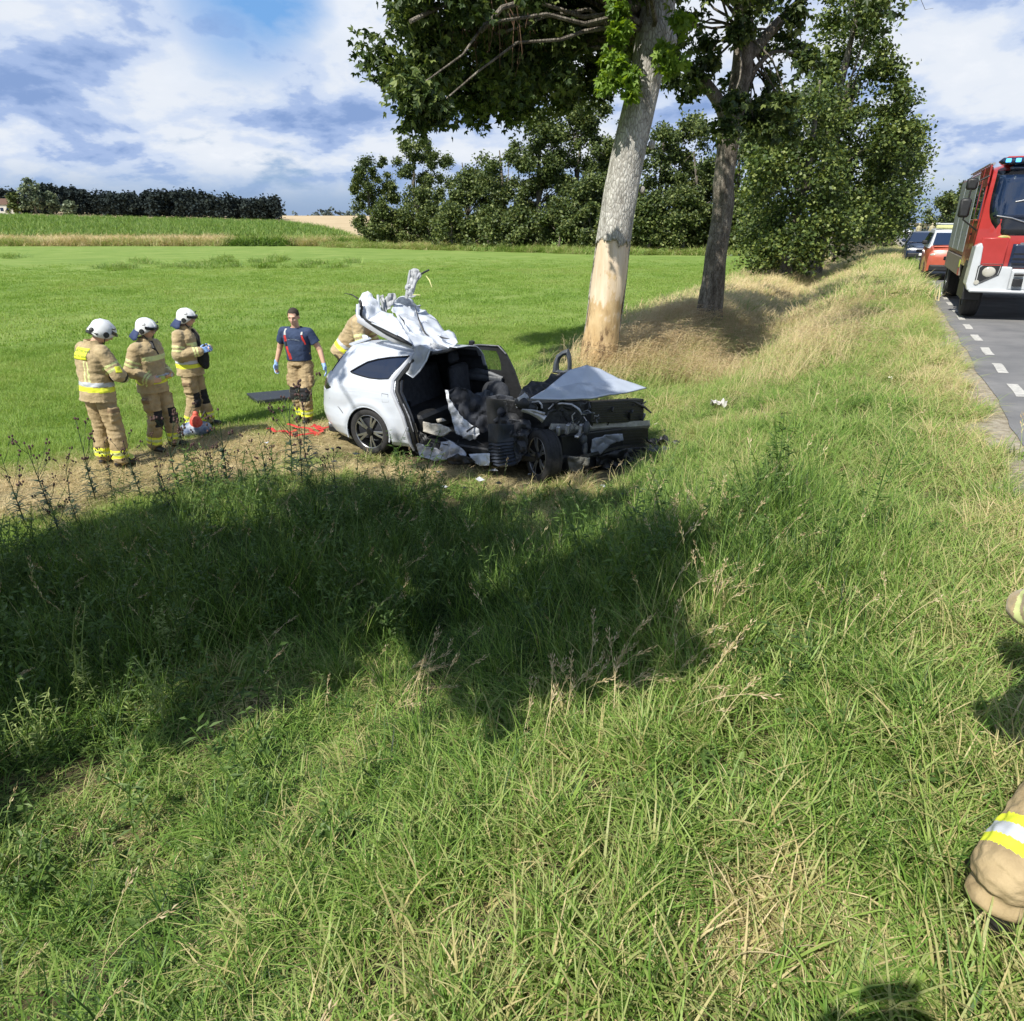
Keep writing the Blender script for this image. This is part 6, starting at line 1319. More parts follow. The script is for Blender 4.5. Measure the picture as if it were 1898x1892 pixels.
def gz(x,y): return float(ground(x,y))
def people():
    grp='firefighters standing by the wreck'
    # left-most: seen from behind, bowed, arms folded in front
    x,y=gnd(212,862); J=pose(neck=(.02,.05,1.49),head=(.11,.15,1.63),shR=(.20,.03,1.41),shL=(-.17,.05,1.42),elR=(.31,.10,1.15),elL=(-.26,.12,1.15),wrR=(.10,.29,1.06),wrL=(-.05,.29,1.10),haR=(.02,.31,1.06),haL=(.04,.31,1.10),anR=(.16,.0,.095),anL=(-.14,-.02,.095),toeR=(.2,.14,.045),toeL=(-.18,.12,.045),knR=(.13,.03,.5),knL=(-.12,.02,.5))
    t,P,hm,sh,up,fw=person('bowed firefighter seen from behind, leftmost of three in helmets, yellow panel on his back',(x,y,gz(x,y)),R(-27),1.045,J,(-.65,-.35),dict(top='jacket',helmet='cradle',pads=False,dark=('cuff','R')),grp,tape='back',seed=1)
    patch(t,'jacket',P['pelvis']+up*.425+sh*.005-fw*.15,sh,up,-fw,.235,.135,M_YEL,'back_panel',off=.012,text=[('PAŃSTWOWA',0,.032,.043,0),('STRAŻ POŻARNA',0,-.028,.033,0)],tm=mat('grey_green_print',(.10,.16,.05),.7))
    q=P['shR'].lerp(P['elR'],.72); patch(t,'jacket',q+sh*.08,fw,up,sh,.07,.07,M_YEL,'sleeve_badge',off=.010,text=[('112',0,0,.03,0)],tm=mat('grey_green_print',(.10,.16,.05),.7))
    # second: faces right, hands at his waist
    x,y=gnd(306,830); J=pose(pelvis=(0,0,.97),neck=(0,.02,1.5),head=(0,.07,1.665),elR=(.26,-.10,1.15),wrR=(.20,.13,1.02),haR=(.14,.20,1.01),elL=(-.26,-.06,1.15),wrL=(-.15,.17,1.03),haL=(-.08,.2,1.02),anR=(.14,-.04,.095),anL=(-.13,.08,.095),toeR=(.19,.10,.045),toeL=(-.16,.23,.045),knL=(-.12,.08,.5))
    t2,P,hm,sh,up,fw=person('firefighter in profile, middle one of the three in helmets, hands held at his waist',(x,y,gz(x,y)),R(-100),1.0,J,(-.25,-.05),dict(top='jacket',helmet='cloth',pads=True),grp,tape='front',seed=2)
    patch(t2,'trousers',P['hipR'].lerp(P['knR'],.35)+sh*.1,fw,up,sh,.09,.05,mat('brown_label',(.22,.15,.09),.8),'thigh_label',off=.010,text=[('PSP',0,0,.03,0)],tm=mat('label_letters',(.5,.42,.3),.7))
    b=MB(); b.ell(P['pelvis']+fw*.2+sh*.06+up*.06,(.06,.04,.035)); b.build('hand_lamp',mat('lime_plastic',(.45,.55,.12),.4),t2,smooth=True)
    b=MB(); b.tube([P['neck']+fw*.09+sh*.02,P['neck']+fw*.14-up*.07+sh*.05,P['neck']+fw*.15-up*.16],[.03,.026,.02],8); b.build('face_mask_hose',M_BLK,t2,smooth=True)
    # third: faces right, holding hands in blue gloves before him
    x,y=gnd(372,793); J=pose(neck=(0,.02,1.5),head=(0,.075,1.66),elR=(.25,-.02,1.15),wrR=(.12,.25,1.20),haR=(.05,.33,1.22),elL=(-.25,.02,1.15),wrL=(-.10,.28,1.21),haL=(-.02,.36,1.23),anR=(.13,-.06,.095),anL=(-.13,.08,.095),toeR=(.16,.09,.045),toeL=(-.15,.23,.045))
    t3,P,hm,sh,up,fw=person('firefighter with blue gloved hands raised, right-hand one of the three in helmets',(x,y,gz(x,y)),R(-93),1.0,J,(-.2,-.05),dict(top='jacket',helmet='cloth',pads=True),grp,gloves='RL',tape='front',seed=3)
    b=MB(); b.ell(P['pelvis']+fw*.21+up*.13,(.09,.10,.14)); b.ell(P['pelvis']+fw*.24+up*.04,(.07,.06,.09)); b.tube([P['neck']+fw*.1,P['neck']+fw*.17-up*.1,P['neck']+fw*.18-up*.25,P['pelvis']+fw*.2+up*.2],[.025,.03,.03,.03],8); b.build('chest_pouch',M_BLKC,t3,smooth=True)
    # man in the navy T-shirt walking towards the camera
    x,y=gnd(568,778); J=pose(pelvis=(0,0,.98),neck=(-.01,.03,1.50),head=(-.015,.075,1.655),shR=(.205,.01,1.425),shL=(-.205,.01,1.415),elR=(.33,-.05,1.16),wrR=(.395,.0,.93),haR=(.40,.02,.85),elL=(-.34,-.03,1.15),wrL=(-.42,.05,.92),haL=(-.45,.08,.85),anR=(.08,-.03,.095),anL=(-.07,.10,.095),toeR=(.11,.13,.045),toeL=(-.09,.26,.045),knR=(.10,.04,.5),knL=(-.09,.12,.5))
    t4,P,hm,sh,up,fw=person('bareheaded man in a navy T-shirt, red braces and blue gloves walking beside the car tail',(x,y,gz(x,y)),R(180-8),.99,J,(-.22,.1),dict(top='shirt',hair=True,pads=True,bare=True,tk=1.03),None,gloves='RL',vox=.010,seed=4)
    patch(t4,'t_shirt',P['pelvis']+up*.36+fw*.13,-sh,up,fw,.26,.05,None,'print',text=[('STRAŻ POŻARNA',0,.0,.027,1.6)],tm=mat('grey_shirt_print',(.28,.33,.38),.8))
    g=[c for c in t4.children if c.name.startswith('t_shirt')][0]; bvh=BVHTree.FromPolygons([v.co.copy() for v in g.data.vertices],[tuple(p.vertices) for p in g.data.polygons])
    def strap(pts,w,m,name):
        b=MB(); q=[]
        for (a,h) in pts:
            hit=bvh.ray_cast(P['pelvis']+up*h+sh*a+fw*.5,-fw,.8); q.append((hit[0] if hit[0] is not None else P['pelvis']+up*h+sh*a+fw*.1)+fw*.007)
        vs=[]; 
        for i,c in enumerate(q):
            d=(q[min(i+1,len(q)-1)]-q[max(i-1,0)]).normalized(); s_=d.cross(fw).normalized(); vs+= [c-s_*w/2,c+s_*w/2]
        b.add(vs,[(2*i,2*i+1,2*i+3,2*i+2) for i in range(len(q)-1)]); b.build(name,m,t4,solid=.004)
    gr=mat('grey_elastic',(.42,.42,.42),.7)
    strap([(.13,.50),(.13,.46),(.128,.42)],.045,gr,'brace_strap'); strap([(.128,.415),(.125,.38),(.122,.345),(.12,.32)],.05,M_RED,'brace_strap'); strap([(.115,.25),(.10,.19),(.085,.12),(.07,.05),(.065,.02)],.045,M_RED,'brace_strap'); strap([(.12,.33),(.118,.29),(.115,.24)],.03,M_BLKC,'brace_strap')
    strap([(-.125,.47),(-.128,.43)],.045,gr,'brace_strap'); strap([(-.128,.42),(-.14,.38),(-.155,.33),(-.165,.28)],.045,M_RED,'brace_strap')
    # bent figure behind the peeled roof
    x,y=-2.66,11.75; J=pose(pelvis=(0,-.08,.95),neck=(0,.26,1.42),head=(0,.40,1.50),shR=(.185,.21,1.35),shL=(-.185,.21,1.35),elR=(.27,.28,1.02),wrR=(.20,.48,.98),haR=(.18,.56,.98),elL=(-.27,.28,1.0),wrL=(-.20,.48,.95),haL=(-.18,.56,.95),knR=(.12,.04,.5),knL=(-.12,.04,.5),hipR=(.095,-.1,.88),hipL=(-.095,-.1,.88))
    t5,P,hm,sh,up,fw=person('firefighter bent over behind the peeled roof of the wreck, mostly hidden by it',(x,y,gz(x,y)),R(-100),1.08,J,(-.7,0),dict(top='jacket',helmet='cloth'),None,seed=6)
    b=MB(); b.box((P['haR']+P['haL'])/2+Vector((0,.08,-.02)),(.30,.22,.16),ch=.03); b.build('held_red_tool',M_RED,t5,bevel=.01)
    # firefighter standing at the right-hand edge, only his lower leg and sleeve in the picture
    x,y=1.46,1.45; J=pose(pelvis=(.24,-.03,.93),neck=(.22,.07,1.44),head=(.2,.19,1.60),shR=(.405,.07,1.37),shL=(.035,.07,1.37),elL=(.04,.05,1.08),wrL=(.10,.26,.93),haL=(.17,.28,.91),elR=(.50,.05,1.1),wrR=(.53,.10,.86),haR=(.54,.12,.78),hipR=(.33,-.03,.87),hipL=(.15,-.03,.87),knL=(.37,.16,.38),anL=(-.05,.02,.13),toeL=(.05,.15,.06),knR=(.27,.0,.48),anR=(.29,-.14,.1),toeR=(.34,.03,.05))
    person('firefighter at the right edge, only a trouser leg with yellow and silver band showing',(x,y,gz(x,y)),R(18),1.0,J,(-.5,0),dict(top='jacket',helmet='cloth',pads=False,tk=.88,pocket=0,wide=True),None,vox=.0055,seed=7)
    # the photographer, standing behind his phone
    x,y=-.0,-.215; J=pose(neck=(0,.03,1.50),head=(0,.06,1.70),elR=(.29,.06,1.38),elL=(-.29,.06,1.38),wrR=(.17,.12,1.62),wrL=(-.17,.12,1.62),haR=(.12,.14,1.69),haL=(-.12,.14,1.69))
    t7,P,hm,sh,up,fw=person('photographer standing behind the camera, outside the picture, holding up a phone',(x,y,gz(x,y)),0,1.13,J,(0,0),dict(top='shirt',hair=True,pads=False),None,seed=8)
    b=MB(); b.box((.012,-.035,CAMH),(.16,.010,.078),ch=.003); tag(b.build('phone',M_BLKG),'black phone held up by the photographer outside the picture','phone')
people()
# ---------------------------------------------------------------- grass: clump meshes scattered by geometry nodes
ST=[(0,(.012,.030,.007)),(.16,(.042,.094,.016)),(.34,(.122,.232,.036)),(.52,(.24,.35,.075)),(.68,(.31,.34,.13)),(.82,(.44,.38,.17)),(1,(.60,.50,.29))]  # the very dark first stop helps deepen the shaded grass by colour
M_GRASS=leafmat('grass_blades',ST,trans=.26,rough=.5,spec=.32,inst='dry')
M_TURF=leafmat('turf_blades',ST,trans=.3,rough=.6,spec=.2,inst='dry',brk=.22)
M_SEED=leafmat('seed_heads',[(0,(.30,.22,.12)),(.5,(.46,.35,.20)),(1,(.60,.50,.33))],trans=.3,rough=.7,spec=.2)
M_WEED=leafmat('weed_leaves',[(0,(.04,.08,.018)),(.5,(.09,.16,.035)),(1,(.18,.26,.07))],trans=.3,inst='dry')
def blades(g,n,R0,h,w,bend,wind=0.,splay=.35,segs=3,flat=0.,br=(0,1)):
    V=[];Fs=[];B=[]
    for _ in range(n):
        a=g.random()*6.283; q=R0*math.sqrt(g.random()); bx,by=q*math.cos(a),q*math.sin(a)
        L=h*g.uniform(.55,1.15); W=w*g.uniform(.6,1.25); yaw=g.normal(0,.75) if wind>0 and g.random()<.8 else g.random()*6.283
        el=(1.45-abs(g.normal(0,splay*1.15)))*(1-flat)+flat*abs(g.normal(.12,.2)); el-=wind*.35; bd=bend*g.uniform(.4,1.6)+wind*.5
        br_=g.uniform(*br); p=Vector((bx,by,-.01)); b0=len(V); side=Vector((-math.sin(yaw),math.cos(yaw),0)); tw=g.normal(0,.5); e=el
        for s in range(segs+1):
            f=s/segs; ww=W*(1-f)**.55 if s<segs else 0
            sd=(side*math.cos(tw)+Vector((0,0,1))*math.sin(tw)*.6)
            if s<segs: V+= [p-sd*ww/2,p+sd*ww/2]; B+=[br_,br_]
            else: V.append(p.copy()); B.append(br_)
            d=Vector((math.cos(yaw)*math.cos(e),math.sin(yaw)*math.cos(e),math.sin(e))); p=p+d*(L/segs); e-=bd/segs
            if p.z<.004: p.z=.004+.006*g.random()
        for s in range(segs-1): Fs.append((b0+2*s,b0+2*s+1,b0+2*s+3,b0+2*s+2))
        Fs.append((b0+2*segs-2,b0+2*segs-1,b0+2*segs))
    return V,Fs,B
def proto(col,name,V,Fs,B,mats,midx=None):
    me=bpy.data.meshes.new(name); me.from_pydata([tuple(v) for v in V],[],Fs); me.update()
    for m in mats: me.materials.append(m)
    if midx is not None: me.polygons.foreach_set('material_index',np.array(midx,np.int32))
    a=me.attributes.new('br','FLOAT','POINT'); a.data.foreach_set('value',np.array(B,np.float32))
    o=bpy.data.objects.new(name,me); col.objects.link(o); return o
def stalks(g,n,R0,h,wind,seed=.09,hw=.012):
    """flowering stalks with a feathery seed head"""
    V=[];Fs=[];B=[];M=[]
    for _ in range(n):
        a=g.random()*6.283; q=R0*math.sqrt(g.random()); p=Vector((q*math.cos(a),q*math.sin(a),0)); L=h*g.uniform(.7,1.15); yaw=g.normal(0,.45) if wind else g.random()*6.28; e=1.5-abs(g.normal(0,.12))-wind*.3
        w=.0028; br_=g.uniform(.3,1); S=6; pts=[]
        for s in range(S+1):
            pts.append(p.copy()); d=Vector((math.cos(yaw)*math.cos(e),math.sin(yaw)*math.cos(e),math.sin(e))); p=p+d*(L/S); e-=(.10+wind*.16)*(.4+s*.3)
        side=Vector((-math.sin(yaw),math.cos(yaw),0))*w/2; up=Vector((math.cos(yaw),math.sin(yaw),.4)).normalized()*w/2; b0=len(V)
        for q_ in pts: V+= [q_-side,q_+side]; B+=[br_]*2
        for s in range(S): Fs.append((b0+2*s,b0+2*s+1,b0+2*s+3,b0+2*s+2)); M.append(0)
        hl=int(12); t0=pts[-2]; t1=pts[-1]+(pts[-1]-pts[-2])*.6
        for k in range(hl):
            f=k/hl; c=t0.lerp(t1,f); ang=k*2.4; rr=hw*math.sin(math.pi*(.15+.8*f))*1.3; o=side.normalized()*math.cos(ang)*rr+Vector((0,0,1))*math.sin(ang)*rr*.6
            dd=(t1-t0).normalized()*.03; b0=len(V); V+=[c,c+o+dd*.4,c+o*.9+dd*1.1]; B+=[g.uniform(.2,1)]*3; Fs.append((b0,b0+1,b0+2)); M.append(1)
    return V,Fs,B,M
def weed(g,h,n,lw=.02,ll=.09):
    V=[];Fs=[];B=[]
    for _ in range(n):
        x,y=g.normal(0,.05,2); lean=g.normal(0,.18,2); H=h*g.uniform(.6,1.1); br_=g.random(); b0=len(V); w=.003
        P=[Vector((x+lean[0]*H*f*f,y+lean[1]*H*f*f,H*f)) for f in np.linspace(0,1,6)]
        for q in P: V+= [q-Vector((w,0,0)),q+Vector((w,0,0))]; B+=[br_]*2
        for s in range(5): Fs.append((b0+2*s,b0+2*s+1,b0+2*s+3,b0+2*s+2))
        for k in range(int(H*42)):
            f=g.uniform(.12,1); i=min(4,int(f*5)); c=P[i].lerp(P[i+1],f*5-i); a=g.random()*6.283; L=ll*g.uniform(.5,1.1)*(1.15-.5*f); e=g.normal(.35,.3); d=Vector((math.cos(a)*math.cos(e),math.sin(a)*math.cos(e),math.sin(e))); s=Vector((-math.sin(a),math.cos(a),0))*lw*g.uniform(.6,1.2)/2
            b0=len(V); V+=[c,c+d*L*.45+s,c+d*L-Vector((0,0,L*.2)),c+d*L*.45-s]; B+=[g.random()]*4; Fs+=[(b0,b0+1,b0+2,b0+3)]
    return V,Fs,B
def scatter(name,col,P,yaw,tilt,scl,dry,idx,label,kind='stuff'):
    me=bpy.data.meshes.new(name); me.vertices.add(len(P)); me.vertices.foreach_set('co',np.asarray(P,np.float32).ravel()); me.update()
    rot=np.stack([tilt[:,0],tilt[:,1],yaw],1).astype(np.float32)
    a=me.attributes.new('rot','FLOAT_VECTOR','POINT'); a.data.foreach_set('vector',rot.ravel())
    a=me.attributes.new('scl','FLOAT','POINT'); a.data.foreach_set('value',scl.astype(np.float32))
    a=me.attributes.new('dry','FLOAT','POINT'); a.data.foreach_set('value',dry.astype(np.float32))
    a=me.attributes.new('idx','INT','POINT'); a.data.foreach_set('value',idx.astype(np.int32))
    o=bpy.data.objects.new(name,me); link(o); ng=bpy.data.node_groups.new(name,'GeometryNodeTree')
    ng.interface.new_socket('Geometry',in_out='INPUT',socket_type='NodeSocketGeometry'); ng.interface.new_socket('Geometry',in_out='OUTPUT',socket_type='NodeSocketGeometry')
    N=ng.nodes.new; L=ng.links.new; gi=N('NodeGroupInput'); go=N('NodeGroupOutput'); ip=N('GeometryNodeInstanceOnPoints'); ci=N('GeometryNodeCollectionInfo')
    ci.inputs['Collection'].default_value=col; ci.inputs['Separate Children'].default_value=True; ci.inputs['Reset Children'].default_value=True; ip.inputs['Pick Instance'].default_value=True
    def na(n,t): q=N('GeometryNodeInputNamedAttribute'); q.data_type=t; q.inputs['Name'].default_value=n; return q.outputs['Attribute']
    er=N('FunctionNodeEulerToRotation'); L(na('rot','FLOAT_VECTOR'),er.inputs[0]); L(er.outputs[0],ip.inputs['Rotation']); L(na('scl','FLOAT'),ip.inputs['Scale']); L(na('idx','INT'),ip.inputs['Instance Index'])
    L(gi.outputs[0],ip.inputs['Points']); L(ci.outputs[0],ip.inputs['Instance']); L(ip.outputs[0],go.inputs[0])
    md=o.modifiers.new('scatter','NODES'); md.node_group=ng; tag(o,label,name.replace('_',' ') if label else None,kind=kind); return o
WIND=math.atan2(.62,.78)          # the long grass leans this way
def sample(g,dmin,dmax,dens,zmax=.6,mx=170):
    """points of the ground wedge the picture (and a step to the side of it) can see"""
    A=math.pi*(dmax**2-dmin**2)*.36; n=int(A*dens); d=np.sqrt(g.uniform(dmin**2,dmax**2,n)); a=g.uniform(-.36*math.pi,.36*math.pi,n); X=d*np.sin(a);Y=d*np.cos(a); Z=ground(X,Y)
    px,py,zc=proj(X,Y,Z); px2,py2,_=proj(X,Y,Z+zmax)
    k=(px>-mx)&(px<1898+mx)&(py2<1892+mx)&(py>0)&(zc>.2); return X[k],Y[k],Z[k]
# places to keep clear
def clear_mask(X,Y):
    p,t=toPT(X,Y); k=p<1.22+.20*(vnoise(X,Y,95,2.)-.5)+.1*(vnoise(X,Y,96,9.)-.5)
    k&=~((p>-6.75)&(p<-2.2)&(t>7.45)&(t<9.3))
    return k
def build_grass():
    g=np.random.default_rng(77); C={}
    def col(n): C[n]=bpy.data.collections.new(n); return C[n]
    c=col('lush'); K=6
    for i in range(K): proto(c,'lush%d'%i,*blades(g,50,.10,.20,.0066,1.25,splay=.5,segs=4),[M_GRASS])
    c=col('mess')
    for i in range(K): proto(c,'mess%d'%i,*blades(g,42,.13,.18,.0068,1.4,splay=.8,segs=4,flat=.45),[M_GRASS])
    c=col('flat')
    for i in range(K): proto(c,'flat%d'%i,*blades(g,60,.17,.15,.0045,.5,flat=.95,splay=.3,segs=2,br=(.2,1)),[M_GRASS])
    c=col('comb')
    for i in range(K): proto(c,'comb%d'%i,*blades(g,48,.13,.36,.0062,1.0,wind=1.,splay=.3,segs=4),[M_GRASS])
    c=col('blond')
    for i in range(K):
        V,Fs,B=blades(g,34,.14,.34,.0055,.9,wind=.8,splay=.3,segs=3); S=stalks(g,10,.14,.66,1.); n=len(V)
        proto(c,'blond%d'%i,V+S[0],Fs+[tuple(q+n for q in f) for f in S[1]],list(B)+list(S[2]),[M_GRASS,M_SEED],[0]*len(Fs)+S[3])
    c=col('tall')
    for i in range(K):
        V,Fs,B=blades(g,42,.14,.50,.0065,.8,splay=.28,segs=4); S=stalks(g,1 if i==0 else 0,.1,.6,0.); n=len(V)
        proto(c,'tall%d'%i,V+S[0],Fs+[tuple(q+n for q in f) for f in S[1]],list(B)+list(S[2]),[M_GRASS,M_SEED],[0]*len(Fs)+S[3])
    c=col('stalk')
    for i in range(K):
        S=stalks(g,2,.05,.50,.55,hw=.013); proto(c,'stalk%d'%i,S[0],S[1],S[2],[M_GRASS,M_SEED],S[3])
    c=col('turf')
    for i in range(K): proto(c,'turf%d'%i,*blades(g,70,.22,.075,.006,.9,splay=.5,segs=2),[M_TURF])
    c=col('turffar')
    for i in range(K): proto(c,'turffar%d'%i,*blades(g,80,.6,.09,.020,.8,splay=.5,segs=2),[M_TURF])
    c=col('combfar')
    for i in range(K): proto(c,'combfar%d'%i,*blades(g,60,.45,.55,.022,1.0,wind=1.,splay=.3,segs=2),[M_GRASS])
    c=col('blondfar')
    for i in range(K):
        V,Fs,B=blades(g,46,.45,.6,.02,.9,wind=.9,splay=.3,segs=2,br=(.4,1)); proto(c,'blondfar%d'%i,V,Fs,B,[M_GRASS])
    c=col('weeds')
    for i in range(K): proto(c,'weeds%d'%i,*weed(g,.55,3),[M_WEED])
    c=col('leafy')
    for i in range(K): proto(c,'leafy%d'%i,*weed(g,.13,12,.022,.055),[M_WEED])
    def put(name,cn,X,Y,Z,dry,label,s=(.75,1.25),wind=False,tl=.12):
        n=len(X); 
        if n==0: return
        yaw=(WIND+g.normal(0,.35,n)) if wind else g.random(n)*6.283
        scatter(name,C[cn],np.stack([X,Y,Z],1),yaw,g.normal(0,tl,(n,2)),g.uniform(*s,n)*(1 if np.isscalar(s) else 1),np.clip(dry,-.2,1.),g.integers(0,K,n),label)
    def zones(X,Y):
        p,t=toPT(X,Y); w=worn(X,Y)
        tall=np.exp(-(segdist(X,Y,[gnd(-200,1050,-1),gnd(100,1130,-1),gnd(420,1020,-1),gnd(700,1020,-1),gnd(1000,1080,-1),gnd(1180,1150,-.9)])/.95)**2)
        blond=sstep(12.2,14.,t)*(sstep(-6.0,-5.4,p)*sstep(-1.6,-2.6,p+.9*(vnoise(X,Y,21,.5)-.5)*2))
        blond=np.maximum(blond*.8,.55*sstep(9.5,12,t)*np.exp(-((p+1.0)/.7)**2)*(vnoise(X,Y,22,.35)>.35))
        streak=vnoise(X,Y,31,.9)*.6+vnoise(X,Y,32,2.6)*.4
        return p,t,w,tall,blond,streak
    # near ground
    for (d0,d1,dens) in ((.5,3.2,300),(3.2,6.,200),(6.,11.5,120)):
        X,Y,Z=sample(g,d0,d1,dens); k=clear_mask(X,Y); X,Y,Z=X[k],Y[k],Z[k]
        p,t,w,tall,blond,st=zones(X,Y); u=g.random(len(X)); fld=sstep(-6.3,-7.3,p)
        right=sstep(-.12,.12,(X-np.interp(Y,[0,1.3,2.2,3.6,4.4,9],[-.95,-.62,-.45,-.32,-.1,.6])))   # east of the trodden line the grass stands up
        dryv=.13+.38*(st-.5)+.10*g.normal(0,1,len(X))+.30*w+.05*right
        nb=sstep(2.6,1.2,np.hypot(X-1.0,Y-1.2))*.10; dryv+=nb
        dryv+=.05*sstep(-2.2,-.6,p)*sstep(2.5,5,t)+.12*sstep(-1.8,-.4,p)*sstep(6,9,t)*vnoise(X,Y,41,.8)+.20*sstep(.2,1.2,p)
        flatm=(u<w*1.05*np.where(w>.8,1,(vnoise(X,Y,93,5.)>.4))); rest=~flatm; tm=rest&(g.random(len(X))<tall*.8)&(fld<.5); rest&=~tm; bm_=rest&(g.random(len(X))<blond); rest&=~bm_
        fm=rest&(fld>.5); rest&=~fm
        comb=rest&(p>-2.9)&(t>3.2)&(g.random(len(X))<sstep(3.2,5.5,t)*.9); rest&=~comb
        lush=rest&(g.random(len(X))<.15+.75*right); mess=rest&~lush
        gap=(vnoise(X,Y,91,9.)>.36+.22*(vnoise(X,Y,92,1.1)<.35))|(fld>.5)
        lush&=gap; mess&=gap; comb&=gap
        lab='near verge'
        put('grass','lush',X[lush],Y[lush],Z[lush],dryv[lush],'upright green verge grass in the foreground',s=(.8,1.55))
        put('grass','mess',X[mess],Y[mess],Z[mess],dryv[mess]+.03,'trodden tangled grass in the foreground')
        put('grass','comb',X[comb],Y[comb],Z[comb],dryv[comb],'long green grass combed by the wind on the verge slope',s=(.55,1.1),wind=True)
        put('grass','tall',X[tm],Y[tm],Z[tm],dryv[tm]-.12,'tall grass in the shade, its blades coloured darker to deepen it',s=(.5,1.1))  # lowered dry value darkens the blades, so colour deepens the shade
        put('grass','blond',X[bm_],Y[bm_],Z[bm_],.42+.34*g.random(bm_.sum())+.4*(st[bm_]-.5),'blond flowering grass on the tree bank',s=(.6,1.05),wind=True)
        lit=(~flatm)&(fld<.5)&(g.random(len(X))<.16); flatm=flatm|lit; kk=flatm&(g.random(len(X))<.75); put('grass','flat',X[kk],Y[kk],Z[kk],.40+.30*w[kk]+.35*(st[kk]-.5)+.08*g.normal(0,1,kk.sum()),'flattened straw-coloured grass')
        kk=fm; put('grass','turf',X[kk],Y[kk],Z[kk],.37+.2*(st[kk]-.5)+.03*g.normal(0,1,kk.sum())+.2*w[kk],'short meadow grass')
    # extra: stalks and weeds
    X,Y,Z=sample(g,1.,9,5); p,t,w,tall,blond,st=zones(X,Y); k=clear_mask(X,Y)&(p>-6)&(w<.4)&(g.random(len(X))<.15+.8*(vnoise(X,Y,51,.8)>.58)); put('flowering_grass','stalk',X[k],Y[k],Z[k],.55+.2*g.random(k.sum()),'thin flowering stalks standing above the grass',s=(.5,1.05),wind=True)
    seedc=[gnd(1080,1400,-.6),gnd(1180,1390,-.6),gnd(1250,1400,-.5),gnd(1020,1420,-.6),gnd(780,1290,-.8),gnd(740,1310,-.8),gnd(1300,1250,-.5),gnd(1230,1130,-.9),gnd(1320,1110,-.6)]
    PX=np.concatenate([c[0]+g.normal(0,.12,7) for c in seedc]);PY=np.concatenate([c[1]+g.normal(0,.12,7) for c in seedc]); put('flowering_grass','stalk',PX,PY,ground(PX,PY),np.full(len(PX),.6),'pinkish seed heads at the edge of the shade',s=(.7,1.05),wind=True)
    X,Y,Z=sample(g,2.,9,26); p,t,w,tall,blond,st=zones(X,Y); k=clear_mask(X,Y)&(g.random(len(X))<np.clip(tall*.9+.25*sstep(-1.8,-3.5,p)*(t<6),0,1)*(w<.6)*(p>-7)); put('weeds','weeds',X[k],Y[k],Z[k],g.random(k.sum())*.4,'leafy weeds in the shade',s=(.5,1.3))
    X,Y,Z=sample(g,.8,8,9); k=clear_mask(X,Y)&(vnoise(X,Y,61,1.3)>.60); put('weeds','leafy',X[k],Y[k],Z[k],g.random(k.sum())*.6+.1,'low broad-leaved weeds in the grass',s=(.5,1.2))
    # middle distance
    X,Y,Z=sample(g,11.5,22,42); k=clear_mask(X,Y); X,Y,Z=X[k],Y[k],Z[k]; p,t,w,tall,blond,st=zones(X,Y)
    gcol=.26+.42*(st-.5)+.06*g.normal(0,1,len(X)); gcol+=.15*sstep(.0,1.2,p)+.08*vnoise(X,Y,41,.5)
    fld=p<-6.6; bl=(~fld)&(g.random(len(X))<blond); cb=(~fld)&~bl
    put('grass','comb',X[cb],Y[cb],Z[cb],gcol[cb],'wind-combed green grass on the far verge',s=(.8,1.4),wind=True)
    put('grass','blond',X[bl],Y[bl],Z[bl],.42+.36*g.random(bl.sum())+.5*(vnoise(X,Y,33,.7)[bl]-.5),'blond flowering grass around the tree feet',s=(.9,1.4),wind=True)
    put('grass','turf',X[fld],Y[fld],Z[fld],.38+.24*(st[fld]-.5)+.03*g.normal(0,1,fld.sum()),'short meadow grass',s=(1.,1.6))
    X,Y,Z=sample(g,22,70,5.5); kq=g.random(len(X))<sstep(70,40,np.hypot(X,Y)); X,Y,Z=X[kq],Y[kq],Z[kq]; k=clear_mask(X,Y); X,Y,Z=X[k],Y[k],Z[k]; p,t,w,tall,blond,st=zones(X,Y); fld=p<-6.6; bl=(~fld)&(g.random(len(X))<np.maximum(blond,.25)); cb=(~fld)&~bl
    gcol=.30+.25*(vnoise(X,Y,71,.25)-.5)+.05*g.normal(0,1,len(X))
    q=np.repeat(np.nonzero(cb)[0],4); jx=g.normal(0,.45,(len(q),2)); xx=X[q]+jx[:,0];yy=Y[q]+jx[:,1]; kk=clear_mask(xx,yy); xx,yy,q=xx[kk],yy[kk],q[kk]
    put('grass','combfar',xx,yy,ground(xx,yy),gcol[q]+.06,'distant verge grass',wind=True)
    q=np.repeat(np.nonzero(bl)[0],4); jx=g.normal(0,.45,(len(q),2)); xx=X[q]+jx[:,0];yy=Y[q]+jx[:,1]; kk=clear_mask(xx,yy); xx,yy,q=xx[kk],yy[kk],q[kk]
    put('grass','blondfar',xx,yy,ground(xx,yy),.55+.25*g.random(len(q)),'distant blond verge grass',wind=True)
    put('grass','turffar',X[fld],Y[fld],Z[fld],.38+.2*(vnoise(X,Y,98,.3)[fld]-.5)+.03*g.normal(0,1,fld.sum()),'short meadow grass farther out',s=(.8,1.3))
    # tufts in the meadow and the rough strips at its far edge
    PX=[];PY=[]
    for (a,b,py,n,dy) in ((185,250,497,26,4),(250,290,488,18,3),(350,400,492,22,4),(400,430,484,26,5),(470,520,487,22,4),(505,530,480,16,5),(560,600,490,14,2),(645,665,487,12,2),(300,660,496,46,2),(0,60,478,10,3)):
        for _ in range(n): x,y=gnd(g.uniform(a,b),py+g.normal(0,dy*.5)); PX.append(x);PY.append(y)
